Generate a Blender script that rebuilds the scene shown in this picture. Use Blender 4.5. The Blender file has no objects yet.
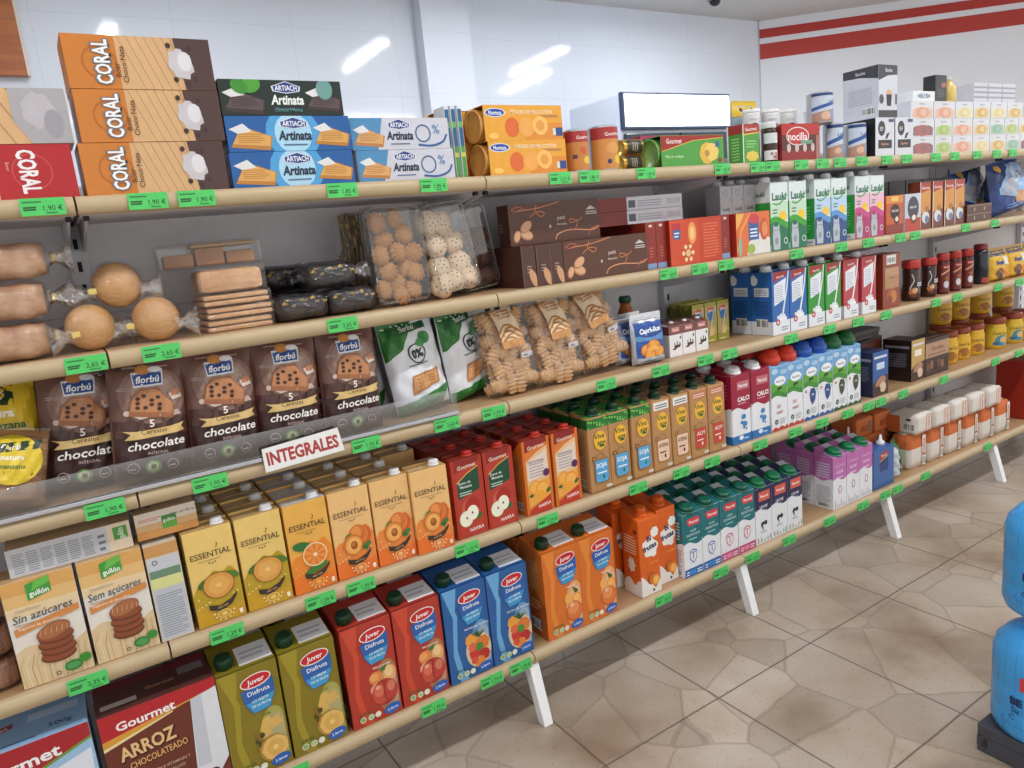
import bpy, bmesh, math, random
from mathutils import Vector, Matrix
from mathutils.geometry import tessellate_polygon
random.seed(7)
SC = bpy.context.scene
COL = SC.collection
PI = math.pi
sin, cos = math.sin, math.cos

# ------------------------------------------------------------------ materials
def lin(h):
    h = h.lstrip('#')
    out = []
    for i in (0, 2, 4):
        c = int(h[i:i + 2], 16) / 255
        out.append(c / 12.92 if c <= .04045 else ((c + .055) / 1.055) ** 2.4)
    return out + [1]

_M = {}
def M(h, rough=.36, metal=0, var=.06):
    """printed / painted surface: plain colour with faint procedural mottling"""
    k = (h, rough, metal, var)
    if k in _M: return _M[k]
    m = bpy.data.materials.new('print_' + h.lstrip('#')); m.use_nodes = True
    nt = m.node_tree; b = nt.nodes['Principled BSDF']
    b.inputs['Roughness'].default_value = rough; b.inputs['Metallic'].default_value = metal
    tc = nt.nodes.new('ShaderNodeTexCoord'); n = nt.nodes.new('ShaderNodeTexNoise')
    n.inputs['Scale'].default_value = 60; n.inputs['Detail'].default_value = 2
    nt.links.new(tc.outputs['Object'], n.inputs['Vector'])
    mx = nt.nodes.new('ShaderNodeMix'); mx.data_type = 'RGBA'
    c = lin(h)
    mx.inputs['A'].default_value = [x * (1 - var) for x in c[:3]] + [1]
    mx.inputs['B'].default_value = [min(1, x * (1 + var)) for x in c[:3]] + [1]
    nt.links.new(n.outputs['Fac'], mx.inputs['Factor'])
    nt.links.new(mx.outputs['Result'], b.inputs['Base Color'])
    _M[k] = m
    return m

def mat_noise(name, cols, scale=12, rough=.7, bump=0, bscale=60, detail=5, stretch=None, metal=0):
    m = bpy.data.materials.new(name); m.use_nodes = True
    nt = m.node_tree; b = nt.nodes['Principled BSDF']
    b.inputs['Roughness'].default_value = rough; b.inputs['Metallic'].default_value = metal
    tc = nt.nodes.new('ShaderNodeTexCoord'); v = tc.outputs['Object']
    if stretch:
        mp = nt.nodes.new('ShaderNodeMapping'); mp.inputs['Scale'].default_value = stretch
        nt.links.new(v, mp.inputs['Vector']); v = mp.outputs['Vector']
    n = nt.nodes.new('ShaderNodeTexNoise'); n.inputs['Scale'].default_value = scale; n.inputs['Detail'].default_value = detail
    nt.links.new(v, n.inputs['Vector'])
    r = nt.nodes.new('ShaderNodeValToRGB'); e = r.color_ramp.elements
    pos = [.3 + .4 * i / max(1, len(cols) - 1) for i in range(len(cols))]
    e[0].position = pos[0]; e[0].color = lin(cols[0]); e[1].position = pos[-1]; e[1].color = lin(cols[-1])
    for p, c in list(zip(pos, cols))[1:-1]:
        x = e.new(p); x.color = lin(c)
    nt.links.new(n.outputs['Fac'], r.inputs['Fac']); nt.links.new(r.outputs['Color'], b.inputs['Base Color'])
    if bump:
        n2 = nt.nodes.new('ShaderNodeTexNoise'); n2.inputs['Scale'].default_value = bscale; n2.inputs['Detail'].default_value = 4
        nt.links.new(v, n2.inputs['Vector'])
        bp = nt.nodes.new('ShaderNodeBump'); bp.inputs['Strength'].default_value = bump; bp.inputs['Distance'].default_value = .004
        nt.links.new(n2.outputs['Fac'], bp.inputs['Height']); nt.links.new(bp.outputs['Normal'], b.inputs['Normal'])
    return m

def mat_film(name, base=.05, edge=.55, tint='ffffff', rough=.12, bscale=35, bump=.6, gcol='ffffff'):
    """clear wrapping film: see-through with wrinkled gloss"""
    m = bpy.data.materials.new(name); m.use_nodes = True
    nt = m.node_tree; nt.nodes.clear()
    out = nt.nodes.new('ShaderNodeOutputMaterial'); mix = nt.nodes.new('ShaderNodeMixShader')
    tr = nt.nodes.new('ShaderNodeBsdfTransparent'); tr.inputs['Color'].default_value = lin(tint)
    gl = nt.nodes.new('ShaderNodeBsdfGlossy'); gl.inputs['Roughness'].default_value = rough
    gl.inputs['Color'].default_value = lin(gcol)
    tc = nt.nodes.new('ShaderNodeTexCoord'); n = nt.nodes.new('ShaderNodeTexNoise')
    n.inputs['Scale'].default_value = bscale; n.inputs['Detail'].default_value = 3; n.inputs['Distortion'].default_value = 1.2
    nt.links.new(tc.outputs['Object'], n.inputs['Vector'])
    bp = nt.nodes.new('ShaderNodeBump'); bp.inputs['Strength'].default_value = bump; bp.inputs['Distance'].default_value = .01
    nt.links.new(n.outputs['Fac'], bp.inputs['Height']); nt.links.new(bp.outputs['Normal'], gl.inputs['Normal'])
    lw = nt.nodes.new('ShaderNodeLayerWeight'); lw.inputs['Blend'].default_value = .35
    nt.links.new(bp.outputs['Normal'], lw.inputs['Normal'])
    mr = nt.nodes.new('ShaderNodeMapRange'); mr.inputs['To Min'].default_value = base; mr.inputs['To Max'].default_value = edge
    nt.links.new(lw.outputs['Facing'], mr.inputs['Value'])
    nt.links.new(mr.outputs['Result'], mix.inputs['Fac'])
    nt.links.new(tr.outputs['BSDF'], mix.inputs[1]); nt.links.new(gl.outputs['BSDF'], mix.inputs[2])
    nt.links.new(mix.outputs['Shader'], out.inputs['Surface'])
    return m

def mat_emit(name, col, strength):
    m = bpy.data.materials.new(name); m.use_nodes = True
    nt = m.node_tree; b = nt.nodes['Principled BSDF']
    b.inputs['Base Color'].default_value = lin(col)
    b.inputs['Emission Color'].default_value = lin(col); b.inputs['Emission Strength'].default_value = strength
    return m

# ------------------------------------------------------------------ mesh builder
class MB:
    def __init__(s): s.v = []; s.f = []; s.m = []; s.mats = []; s.sm = []
    def mi(s, mat):
        if isinstance(mat, str): mat = M(mat)
        if mat not in s.mats: s.mats.append(mat)
        return s.mats.index(mat)
    def add(s, vs, fs, mat, smooth=False):
        o = len(s.v); s.v += [tuple(p) for p in vs]; k = s.mi(mat)
        for f in fs:
            s.f.append([i + o for i in f]); s.m.append(k); s.sm.append(smooth)
    def quad(s, a, b, c, d, mat): s.add([a, b, c, d], [(0, 1, 2, 3)], mat)
    def hexa(s, p, mat, bev=0, skip=()):
        """8 points: bottom ring 0-3 (ccw from front-left), top ring 4-7"""
        fs = [(3, 2, 1, 0), (4, 5, 6, 7), (0, 1, 5, 4), (1, 2, 6, 5), (2, 3, 7, 6), (3, 0, 4, 7)]
        if not bev:
            s.add(p, fs, mat); return
        bm = bmesh.new(); vs = [bm.verts.new(q) for q in p]
        for f in fs: bm.faces.new([vs[i] for i in f])
        bmesh.ops.bevel(bm, geom=bm.edges[:], offset=bev, segments=2, profile=.6, affect='EDGES')
        s.bm(bm, mat)
    def bm(s, bm, mat, smooth=False):
        bm.verts.index_update()
        s.add([v.co[:] for v in bm.verts], [[v.index for v in f.verts] for f in bm.faces], mat, smooth)
        bm.free()
    def box(s, x0, x1, y0, y1, z0, z1, mat, bev=0):
        s.hexa([(x0, y0, z0), (x1, y0, z0), (x1, y1, z0), (x0, y1, z0), (x0, y0, z1), (x1, y0, z1), (x1, y1, z1), (x0, y1, z1)], mat, bev)
    def bar(s, a, b, w, t, mat, bev=0, up=(0, 1, 0)):
        a = Vector(a); b = Vector(b); d = (b - a).normalized(); x = d.cross(Vector(up)).normalized(); y = x.cross(d)
        q = [(-w / 2, -t / 2), (w / 2, -t / 2), (w / 2, t / 2), (-w / 2, t / 2)]
        s.hexa([a + x * i + y * j for i, j in q] + [b + x * i + y * j for i, j in q], mat, bev)
    def lathe(s, prof, mat, seg=24, cx=0, cy=0, smooth=True, mats=None, axis='z', cz=0, sx=1, sy=1):
        vs = []; n = len(prof)
        for r, z in prof:
            for i in range(seg):
                a = 2 * PI * i / seg; x, y = r * cos(a) * sx, r * sin(a) * sy
                vs.append((cx + x, cy + y, cz + z) if axis == 'z' else (cx + z, cy + x, cz + y))
        for k in range(n - 1):
            fs = [(k * seg + i, k * seg + (i + 1) % seg, (k + 1) * seg + (i + 1) % seg, (k + 1) * seg + i) for i in range(seg)]
            if k == 0:
                o = len(s.v); s.v += vs
            m = mats[k] if mats else mat
            kk = s.mi(m)
            for f in fs: s.f.append([i + o for i in f]); s.m.append(kk); s.sm.append(smooth)
        for k, rev in ((0, True), (n - 1, False)):
            if prof[k][0] > 1e-5:
                f = [o + k * seg + i for i in range(seg)]
                if rev: f.reverse()
                s.f.append(f); s.m.append(s.mi((mats[0] if rev else mats[-1]) if mats else mat)); s.sm.append(False)
    def tube(s, pts, r, mat, seg=8):
        pts = [Vector(p) for p in pts]; vs = []
        for i, p in enumerate(pts):
            d = (pts[min(i + 1, len(pts) - 1)] - pts[max(i - 1, 0)]).normalized()
            x = d.cross(Vector((.13, .2, 1)) if abs(d.z) < .95 else Vector((1, 0, 0))).normalized(); y = d.cross(x)
            for k in range(seg):
                a = 2 * PI * k / seg; vs.append(p + x * cos(a) * r + y * sin(a) * r)
        fs = [(i * seg + k, i * seg + (k + 1) % seg, (i + 1) * seg + (k + 1) % seg, (i + 1) * seg + k) for i in range(len(pts) - 1) for k in range(seg)]
        fs += [list(range(seg))[::-1], [(len(pts) - 1) * seg + k for k in range(seg)]]
        s.add(vs, fs, mat, True)
    def grid(s, fn, nu, nv, mat, smooth=True, flip=False):
        vs = [fn(i / nu, j / nv) for j in range(nv + 1) for i in range(nu + 1)]
        fs = []
        for j in range(nv):
            for i in range(nu):
                a = j * (nu + 1) + i; q = (a, a + 1, a + nu + 2, a + nu + 1)
                fs.append(q[::-1] if flip else q)
        s.add(vs, fs, mat, smooth)
    def ico(s, c, r, mat, sub=2, sc=(1, 1, 1), jit=0, rot=None):
        bm = bmesh.new(); bmesh.ops.create_icosphere(bm, subdivisions=sub, radius=1)
        for v in bm.verts:
            k = 1 + jit * (random.random() - .5)
            p = Vector((v.co.x * sc[0] * r * k, v.co.y * sc[1] * r * k, v.co.z * sc[2] * r * k))
            if rot: p = rot @ p
            v.co = p + Vector(c)
        s.bm(bm, mat, True)
    def mesh(s, name):
        me = bpy.data.meshes.new(name); me.from_pydata(s.v, [], s.f)
        for m in s.mats: me.materials.append(m)
        me.polygons.foreach_set('material_index', s.m); me.polygons.foreach_set('use_smooth', s.sm)
        me.update(); return me
    def build(s, name, parent=None, loc=(0, 0, 0), rot=(0, 0, 0)):
        o = bpy.data.objects.new(name, s.mesh(name)); COL.objects.link(o)
        o.location = loc; o.rotation_euler = rot
        if parent: o.parent = parent
        return o

# ------------------------------------------------------------------ lettering
_T = {}
def text_geo(t, bold, shear):
    k = (t, bold, shear)
    if k in _T: return _T[k]
    cu = bpy.data.curves.new('lettering', 'FONT'); cu.body = t; cu.size = 1; cu.offset = bold; cu.shear = shear
    cu.resolution_u = 2; cu.fill_mode = 'FRONT'
    ob = bpy.data.objects.new('lettering', cu); COL.objects.link(ob)
    dg = bpy.context.evaluated_depsgraph_get(); dg.update()
    me = bpy.data.meshes.new_from_object(ob.evaluated_get(dg), depsgraph=dg)
    pts = [(v.co.x, v.co.y) for v in me.vertices]; fs = [list(p.vertices) for p in me.polygons]
    bpy.data.objects.remove(ob); bpy.data.curves.remove(cu); bpy.data.meshes.remove(me)
    if pts:
        x0 = min(p[0] for p in pts); x1 = max(p[0] for p in pts)
    else: x0, x1 = 0, 1
    _T[k] = (pts, fs, x0, x1); return _T[k]

# ------------------------------------------------------------------ printed faces
class Face:
    """artwork printed on a face; fn(u, v, off) gives the point of the face (metres); W, H its size"""
    def __init__(s, mb, fn, W, H, edge=0): s.mb = mb; s.fn = fn; s.W = W; s.H = H; s.edge = edge; s.l = 1
    def put(s, pts, tris, c):
        W, H = s.W, s.H
        pts = [(min(max(u, .003 * W), .997 * W), min(max(v, .003 * H), .997 * H)) for u, v in pts]
        s.l += 1; off = .00007 * s.l + (.0006 + .00008 * s.l if s.edge else 0)
        if s.edge:
            P = list(pts); todo = list(tris); done = []
            while todo:
                t = todo.pop()
                if len(t) > 3:
                    todo += [(t[0], t[i], t[i + 1]) for i in range(1, len(t) - 1)]; continue
                e = [(math.dist(P[t[i]], P[t[(i + 1) % 3]]), i) for i in range(3)]
                m, i = max(e)
                if m <= s.edge or len(P) > 6000: done.append(t); continue
                a, b, cc = t[i], t[(i + 1) % 3], t[(i + 2) % 3]
                P.append(((P[a][0] + P[b][0]) / 2, (P[a][1] + P[b][1]) / 2)); n = len(P) - 1
                todo += [(a, n, cc), (n, b, cc)]
            pts, tris = P, done
        s.mb.add([s.fn(u, v, off) for u, v in pts], tris, c)
    def rect(s, u0, v0, u1, v1, c):
        W, H = s.W, s.H; s.put([(u0 * W, v0 * H), (u1 * W, v0 * H), (u1 * W, v1 * H), (u0 * W, v1 * H)], [(0, 1, 2, 3)], c)
    def poly(s, pts, c):
        p = [(u * s.W, v * s.H) for u, v in pts]
        s.put(p, [tuple(t) for t in tessellate_polygon([[Vector((a, b, 0)) for a, b in p]])], c)
    def ell(s, cu, cv, ru, rv, c, rot=0, n=18, wob=0, nw=7):
        W, H = s.W, s.H; p = [(cu * W, cv * H)]
        for i in range(n):
            a = 2 * PI * i / n; k = 1 + wob * sin(nw * a + cu * 40)
            x, y = ru * W * cos(a) * k, rv * W * sin(a) * k
            p.append((cu * W + x * cos(rot) - y * sin(rot), cv * H + x * sin(rot) + y * cos(rot)))
        s.put(p, [(0, 1 + i, 1 + (i + 1) % n) for i in range(n)], c)
    def ring(s, cu, cv, r, t, c, n=18, a0=0, a1=2 * PI):
        W, H = s.W, s.H; p = []
        for i in range(n + 1):
            a = a0 + (a1 - a0) * i / n
            for q in (r - t / 2, r + t / 2): p.append((cu * W + q * W * cos(a), cv * H + q * W * sin(a)))
        s.put(p, [(2 * i, 2 * i + 1, 2 * i + 3, 2 * i + 2) for i in range(n)], c)
    def stroke(s, pts, t, c):
        p = []; P = [Vector((u * s.W, v * s.H)) for u, v in pts]
        if len(P) > 3:                                   # round the bends of a drawn line
            Q = [P[0] * 2 - P[1]] + P + [P[-1] * 2 - P[-2]]; P = []
            for i in range(1, len(Q) - 2):
                a, b_, c_, d_ = Q[i - 1:i + 3]
                for k in range(5):
                    q = k / 5; P.append(.5 * ((2 * b_) + (c_ - a) * q + (2 * a - 5 * b_ + 4 * c_ - d_) * q * q + (3 * b_ - a - 3 * c_ + d_) * q ** 3))
            P.append(Q[-2])
        for i, q in enumerate(P):
            d = (P[min(i + 1, len(P) - 1)] - P[max(i - 1, 0)]).normalized(); n = Vector((-d.y, d.x)) * t * s.W / 2
            p += [tuple(q + n), tuple(q - n)]
        s.put(p, [(2 * i, 2 * i + 1, 2 * i + 3, 2 * i + 2) for i in range(len(P) - 1)], c)
    def band(s, lo, hi, c, n=14, u0=0, u1=1):
        us = [u0 + (u1 - u0) * i / n for i in range(n + 1)]; p = []
        for u in us: p += [(u * s.W, lo(u) * s.H), (u * s.W, hi(u) * s.H)]
        s.put(p, [(2 * i, 2 * i + 2, 2 * i + 3, 2 * i + 1) for i in range(n)], c)
    def text(s, t, cu, cv, h, c, w=None, bold=.015, shear=0, rot=0, fit=False):
        """h = cap height / face height; w = greatest width / face width"""
        pts, fs, x0, x1 = text_geo(t, bold * (.5 if h * s.H < .012 else .85), shear)
        k = h * s.H / .73; kx = k
        lw = s.W if abs(rot) < .8 else s.H
        if w and ((x1 - x0) * k > w * lw or fit): kx = w * lw / (x1 - x0)
        out = []
        for x, y in pts:
            X, Y = (x - (x0 + x1) / 2) * kx, (y - .36) * k
            out.append((cu * s.W + X * cos(rot) - Y * sin(rot), cv * s.H + X * sin(rot) + Y * cos(rot)))
        s.put(out, fs, c)
    def lines(s, u0, v0, u1, v1, n, c, t=.45):
        """small print, too fine to read"""
        h = (v1 - v0) / n; p = []; f = []; W, H = s.W, s.H
        for i in range(n):
            a = v0 + h * i; b = a + h * t; e = u1 - (u1 - u0) * (.25 * random.random() if i % 3 == 0 else .03); k = len(p)
            p += [(u0 * W, a * H), (e * W, a * H), (e * W, b * H), (u0 * W, b * H)]; f.append((k, k + 1, k + 2, k + 3))
        s.put(p, f, c)
    def barcode(s, u0, v0, u1, v1):
        s.rect(u0, v0, u1, v1, 'f0f0ee'); n = 11; p = []; f = []
        for i in range(n):
            a = u0 + (u1 - u0) * (i + .3) / n; b = a + (u1 - u0) / n * (.3 + .5 * random.random()); k = len(p)
            p += [(a * s.W, (v0 + .1 * (v1 - v0)) * s.H), (b * s.W, (v0 + .1 * (v1 - v0)) * s.H), (b * s.W, (v1 - .1 * (v1 - v0)) * s.H), (a * s.W, (v1 - .1 * (v1 - v0)) * s.H)]
            f.append((k, k + 1, k + 2, k + 3))
        s.put(p, f, '22242a')

def front(mb, w, d, h, z0=0): return Face(mb, lambda u, v, o: (u - w / 2, -d / 2 - o, z0 + v), w, h)
def left(mb, w, d, h, z0=0): return Face(mb, lambda u, v, o: (-w / 2 - o, d / 2 - u, z0 + v), d, h)
def right(mb, w, d, h, z0=0): return Face(mb, lambda u, v, o: (w / 2 + o, -d / 2 + u, z0 + v), d, h)
def top(mb, w, d, hf, hb=None):
    hb = hf if hb is None else hb; L = math.hypot(d, hb - hf); cy, cz = d / L, (hb - hf) / L
    return Face(mb, lambda u, v, o: (u - w / 2, -d / 2 + v * cy - o * cz, hf + v * cz + o * cy), w, L)
def cyl(mb, r, z0, h, cx=0, cy=0, a0=PI):
    """label round a can: u runs over the half that faces the aisle"""
    return Face(mb, lambda u, v, o: (cx + (r + o) * cos(a0 + u / r), cy + (r + o) * sin(a0 + u / r), z0 + v), PI * r, h, edge=r * .3)

# ------------------------------------------------------------------ things
TP = {}
class Tpl: pass
def tpl(key, name, cat, group=None):
    r = bpy.data.objects.new(name, None); r.empty_display_size = .03; COL.objects.link(r)
    r['category'] = cat
    t = Tpl(); t.root = r; t.used = False; t.group = group; TP[key] = t
    return r
def dup(root):
    r = root.copy(); COL.objects.link(r)
    for ch in list(root.children):
        c = ch.copy(); COL.objects.link(c); c.parent = r
        for g in list(ch.children):
            d = g.copy(); COL.objects.link(d); d.parent = c
    return r
def put(key, x, y, z, label, group=None, rz=0, rx=0, ry=0):
    t = TP[key]
    r = dup(t.root) if t.used else t.root
    t.used = True
    z += .0004
    r.location = (x, y, z); r.rotation_euler = (rx, ry, rz)
    if rx or ry:                                        # let a leaning thing rest on its lowest edge
        R = r.rotation_euler.to_matrix(); lo = 9
        for c in list(r.children) + [r]:
            if c.type != 'MESH': continue
            Q = Matrix() if c is r else (Matrix.LocRotScale(c.location, c.rotation_euler, c.scale))
            if 'film' in c.name or not any('film' in q.name for q in r.children):
                lo = min(lo, min((R @ (Q @ v.co)).z for v in c.data.vertices))
        if lo < 9: r.location.z = z - lo
    r['label'] = label
    g = group or t.group
    if g: r['group'] = g
    return r
def one(o, label, cat, group=None):
    o['label'] = label; o['category'] = cat
    if group: o['group'] = group
    return o
def struct(o): o['kind'] = 'structure'; return o
def empty(name, loc, label, cat, group=None):
    o = bpy.data.objects.new(name, None); o.empty_display_size = .03; COL.objects.link(o); o.location = loc
    return one(o, label, cat, group)
ORD = ['first', 'second', 'third', 'fourth', 'fifth', 'sixth', 'seventh', 'eighth', 'ninth']
def pos(i, n):
    if n == 1: return ''
    if n == 2: return ('left', 'right')[i] + ' of the two'
    return ('leftmost', ) [0] if i == 0 else 'rightmost' if i == n - 1 else ORD[i] + ' from left'
ROW = ['front row', 'second row', 'back row']
Z1, Z2, Z3, Z4, Z5 = 1.2305, .9935, .7622, .4874, .1667
BAY = .72
# ------------------------------------------------------------------ room shell
def grid_mask(nt, coord, pitch, offs, width):
    """1 on the joints of a rectangular grid (two of the axes), else 0"""
    sep = nt.nodes.new('ShaderNodeSeparateXYZ'); nt.links.new(coord, sep.inputs[0]); outs = []
    def mth(op, a, b=None, c=None):
        n = nt.nodes.new('ShaderNodeMath'); n.operation = op
        for i, q in enumerate((a, b, c)):
            if q is None: continue
            if isinstance(q, (int, float)): n.inputs[i].default_value = q
            else: nt.links.new(q, n.inputs[i])
        return n.outputs[0]
    for ax, p, o in zip('XYZ', pitch, offs):
        if not p: continue
        a = mth('DIVIDE', mth('SUBTRACT', sep.outputs[ax], o), p)
        f = mth('ABSOLUTE', mth('SUBTRACT', mth('FRACT', a), .5))
        outs.append(mth('GREATER_THAN', f, .5 - width / p / 2))
    return mth('MAXIMUM', outs[0], outs[1]), mth

def floor_material():
    m = bpy.data.materials.new('marble_floor_tiles'); m.use_nodes = True
    nt = m.node_tree; b = nt.nodes['Principled BSDF']; ge = nt.nodes.new('ShaderNodeNewGeometry'); P = ge.outputs['Position']
    nz = nt.nodes.new('ShaderNodeTexNoise'); nz.inputs['Scale'].default_value = 9; nz.inputs['Detail'].default_value = 4
    nt.links.new(P, nz.inputs['Vector'])
    warp = nt.nodes.new('ShaderNodeMix'); warp.data_type = 'VECTOR'; warp.inputs['Factor'].default_value = .02
    nt.links.new(P, warp.inputs['A']); nt.links.new(nz.outputs['Color'], warp.inputs['B'])
    fine = nt.nodes.new('ShaderNodeMix'); fine.data_type = 'VECTOR'; fine.inputs['Factor'].default_value = .006
    nt.links.new(P, fine.inputs['A']); nt.links.new(nz.outputs['Color'], fine.inputs['B'])
    mask, mth = grid_mask(nt, fine.outputs['Result'], (.344, .369, 0), (1.106, .156, 0), .0045)
    vo = nt.nodes.new('ShaderNodeTexVoronoi'); vo.feature = 'DISTANCE_TO_EDGE'; vo.inputs['Scale'].default_value = 5.2
    vc = nt.nodes.new('ShaderNodeTexVoronoi'); vc.inputs['Scale'].default_value = 5.2
    for q in (vo, vc): nt.links.new(warp.outputs['Result'], q.inputs['Vector'])
    crack = mth('LESS_THAN', vo.outputs['Distance'], .016)
    n2 = nt.nodes.new('ShaderNodeTexNoise'); n2.inputs['Scale'].default_value = 3.2; n2.inputs['Detail'].default_value = 6; nt.links.new(P, n2.inputs['Vector'])
    n3 = nt.nodes.new('ShaderNodeTexNoise'); n3.inputs['Scale'].default_value = 130; n3.inputs['Detail'].default_value = 2; nt.links.new(P, n3.inputs['Vector'])
    r = nt.nodes.new('ShaderNodeValToRGB'); e = r.color_ramp.elements
    e[0].position = .3; e[0].color = lin('9a8470'); e[1].position = .68; e[1].color = lin('d0c5b8')
    x = e.new(.48); x.color = lin('bcac9a')
    nt.links.new(n2.outputs['Fac'], r.inputs['Fac'])
    def mixc(fac, a, bcol, blend='MIX'):
        n = nt.nodes.new('ShaderNodeMix'); n.data_type = 'RGBA'; n.blend_type = blend
        if isinstance(fac, (int, float)): n.inputs['Factor'].default_value = fac
        else: nt.links.new(fac, n.inputs['Factor'])
        for k, q in (('A', a), ('B', bcol)):
            if isinstance(q, str): n.inputs[k].default_value = lin(q)
            else: nt.links.new(q, n.inputs[k])
        return n.outputs['Result']
    bw = nt.nodes.new('ShaderNodeRGBToBW'); nt.links.new(vc.outputs['Color'], bw.inputs['Color'])
    cell = mixc(bw.outputs['Val'], 'b4aca4', 'ffffff')
    c = mixc(.55, r.outputs['Color'], cell, 'MULTIPLY')
    c = mixc(mth('MULTIPLY', crack, .3), c, '74685e')
    # fine sandy specks
    sp = mth('GREATER_THAN', n3.outputs['Fac'], .66)
    c = mixc(mth('MULTIPLY', sp, .35), c, '6d5b4c')
    c = mixc(mth('MULTIPLY', mask, .8), c, '5a4c40')
    nt.links.new(c, b.inputs['Base Color'])
    b.inputs['Roughness'].default_value = .38
    bp = nt.nodes.new('ShaderNodeBump'); bp.inputs['Strength'].default_value = .25; bp.inputs['Distance'].default_value = .002
    nt.links.new(mth('SUBTRACT', 1, mask), bp.inputs['Height']); nt.links.new(bp.outputs['Normal'], b.inputs['Normal'])
    return m

def tile_material(name, col, joint, pitch, offs, rough, width=.003, amount=.35):
    m = bpy.data.materials.new(name); m.use_nodes = True
    nt = m.node_tree; b = nt.nodes['Principled BSDF']; ge = nt.nodes.new('ShaderNodeNewGeometry')
    mask, mth = grid_mask(nt, ge.outputs['Position'], pitch, offs, width)
    n = nt.nodes.new('ShaderNodeMix'); n.data_type = 'RGBA'; n.inputs['A'].default_value = lin(col); n.inputs['B'].default_value = lin(joint)
    nt.links.new(mth('MULTIPLY', mask, amount), n.inputs['Factor']); nt.links.new(n.outputs['Result'], b.inputs['Base Color'])
    b.inputs['Roughness'].default_value = rough
    nz = nt.nodes.new('ShaderNodeTexNoise'); nz.inputs['Scale'].default_value = 6; nt.links.new(ge.outputs['Position'], nz.inputs['Vector'])
    bp = nt.nodes.new('ShaderNodeBump'); bp.inputs['Strength'].default_value = .05; bp.inputs['Distance'].default_value = .02
    nt.links.new(nz.outputs['Fac'], bp.inputs['Height']); nt.links.new(bp.outputs['Normal'], b.inputs['Normal'])
    return m

X0R, X1R, Y0R, YB, HC = -1.6, 8.6, -3.4, 2.97, 2.62
b = MB(); b.box(X0R - .1, X1R + .2, Y0R, YB + .1, -.08, 0, floor_material()); struct(b.build('floor'))
b = MB(); b.box(X0R - .1, X1R + .2, Y0R, YB + .1, HC, HC + .06, M('cccccc', .85, 0, .01)); struct(b.build('ceiling'))
tile = tile_material('white_glazed_wall_tiles', 'dae1ec', 'b0b8c6', (.62, 0, .36), (.24, 0, .19), .075)
b = MB(); b.box(X0R, 6.12, YB, YB + .1, 0, HC, tile)
b.box(2.86, 3.19, YB - .1, YB, 0, HC, tile)             # the pier that stands out of the wall
struct(b.build('wall_back'))
b = MB(); b.box(X0R - .1, X0R, Y0R, YB + .1, 0, HC, tile_material('white_painted_wall', 'e4e6ea', 'c8ccd0', (0, .62, .36), (0, .2, .19), .3)); struct(b.build('wall_left'))
# far end wall runs across the aisle at a slant
dv = Vector((.745, -.667, 0)).normalized(); nv = Vector((dv.y, -dv.x, 0))
A = Vector((6.03, 2.96, 0)); Pq = Vector((6.235, 2.776, 0)); Bq = Pq + dv * 3.2
white = M('e0e4ec', .5, 0, .008)
b = MB()
def slab(mb, p, q, z0, z1, t, mat):
    nn = Vector(((q - p).y, -(q - p).x, 0)).normalized(); u = Vector((0, 0, 1))
    # nn points away from the room (towards +x, +y side flipped below)
    if nn.x < 0: nn = -nn
    mb.hexa([p + u * z0, q + u * z0, q + nn * t + u * z0, p + nn * t + u * z0, p + u * z1, q + u * z1, q + nn * t + u * z1, p + nn * t + u * z1], mat)
slab(b, A, Pq, 0, HC, .12, white); slab(b, Pq - dv * .02, Bq, 0, HC, .12, white)
struct(b.build('wall_right'))
red = M('b03028', .5)
nin = Vector((-dv.y, dv.x, 0)); nin = nin if nin.x < 0 else -nin
for k, (z0, z1) in enumerate(((2.485, 2.553), (2.322, 2.44))):
    b = MB()
    slab(b, A + nin * .004, Pq + nin * .004, z0, z1, .004, red); slab(b, Pq + nin * .004, Bq + nin * .004, z0, z1, .004, red)
    struct(b.build('trim_%d' % (k + 1)))
# ------------------------------------------------------------------ ceiling lamps (above the aisle, out of the frame)
tube_m = mat_emit('fluorescent_tube', 'f4f7ff', 9)
def lamp(x, y, L, rz=0, e=1):
    r = empty('ceiling_lamp', (x, y, HC), 'long white fluorescent batten lamp under the ceiling', 'lamp', 'fluorescent ceiling lamps')
    r.rotation_euler.z = rz
    b = MB(); b.box(-L / 2, L / 2, -.05, .05, -.05, 0, M('eceff2', .4), .004); b.build('lamp_body', r)
    for s in (-1, 1):
        b = MB(); b.lathe([(0, -L / 2 + .03), (.013, -L / 2 + .03), (.013, L / 2 - .03), (0, L / 2 - .03)], tube_m, 10, cx=0, axis='x', cy=s * .028, cz=-.066); b.build('tube', r)
    li = bpy.data.lights.new('lamp_light', 'AREA'); li.shape = 'RECTANGLE'; li.size = L; li.size_y = .04; li.energy = ELAMP * e; li.color = (.97, .985, 1)
    lo = bpy.data.objects.new('lamp_light', li); COL.objects.link(lo); lo.location = (0, 0, -.09); lo.parent = r
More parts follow.
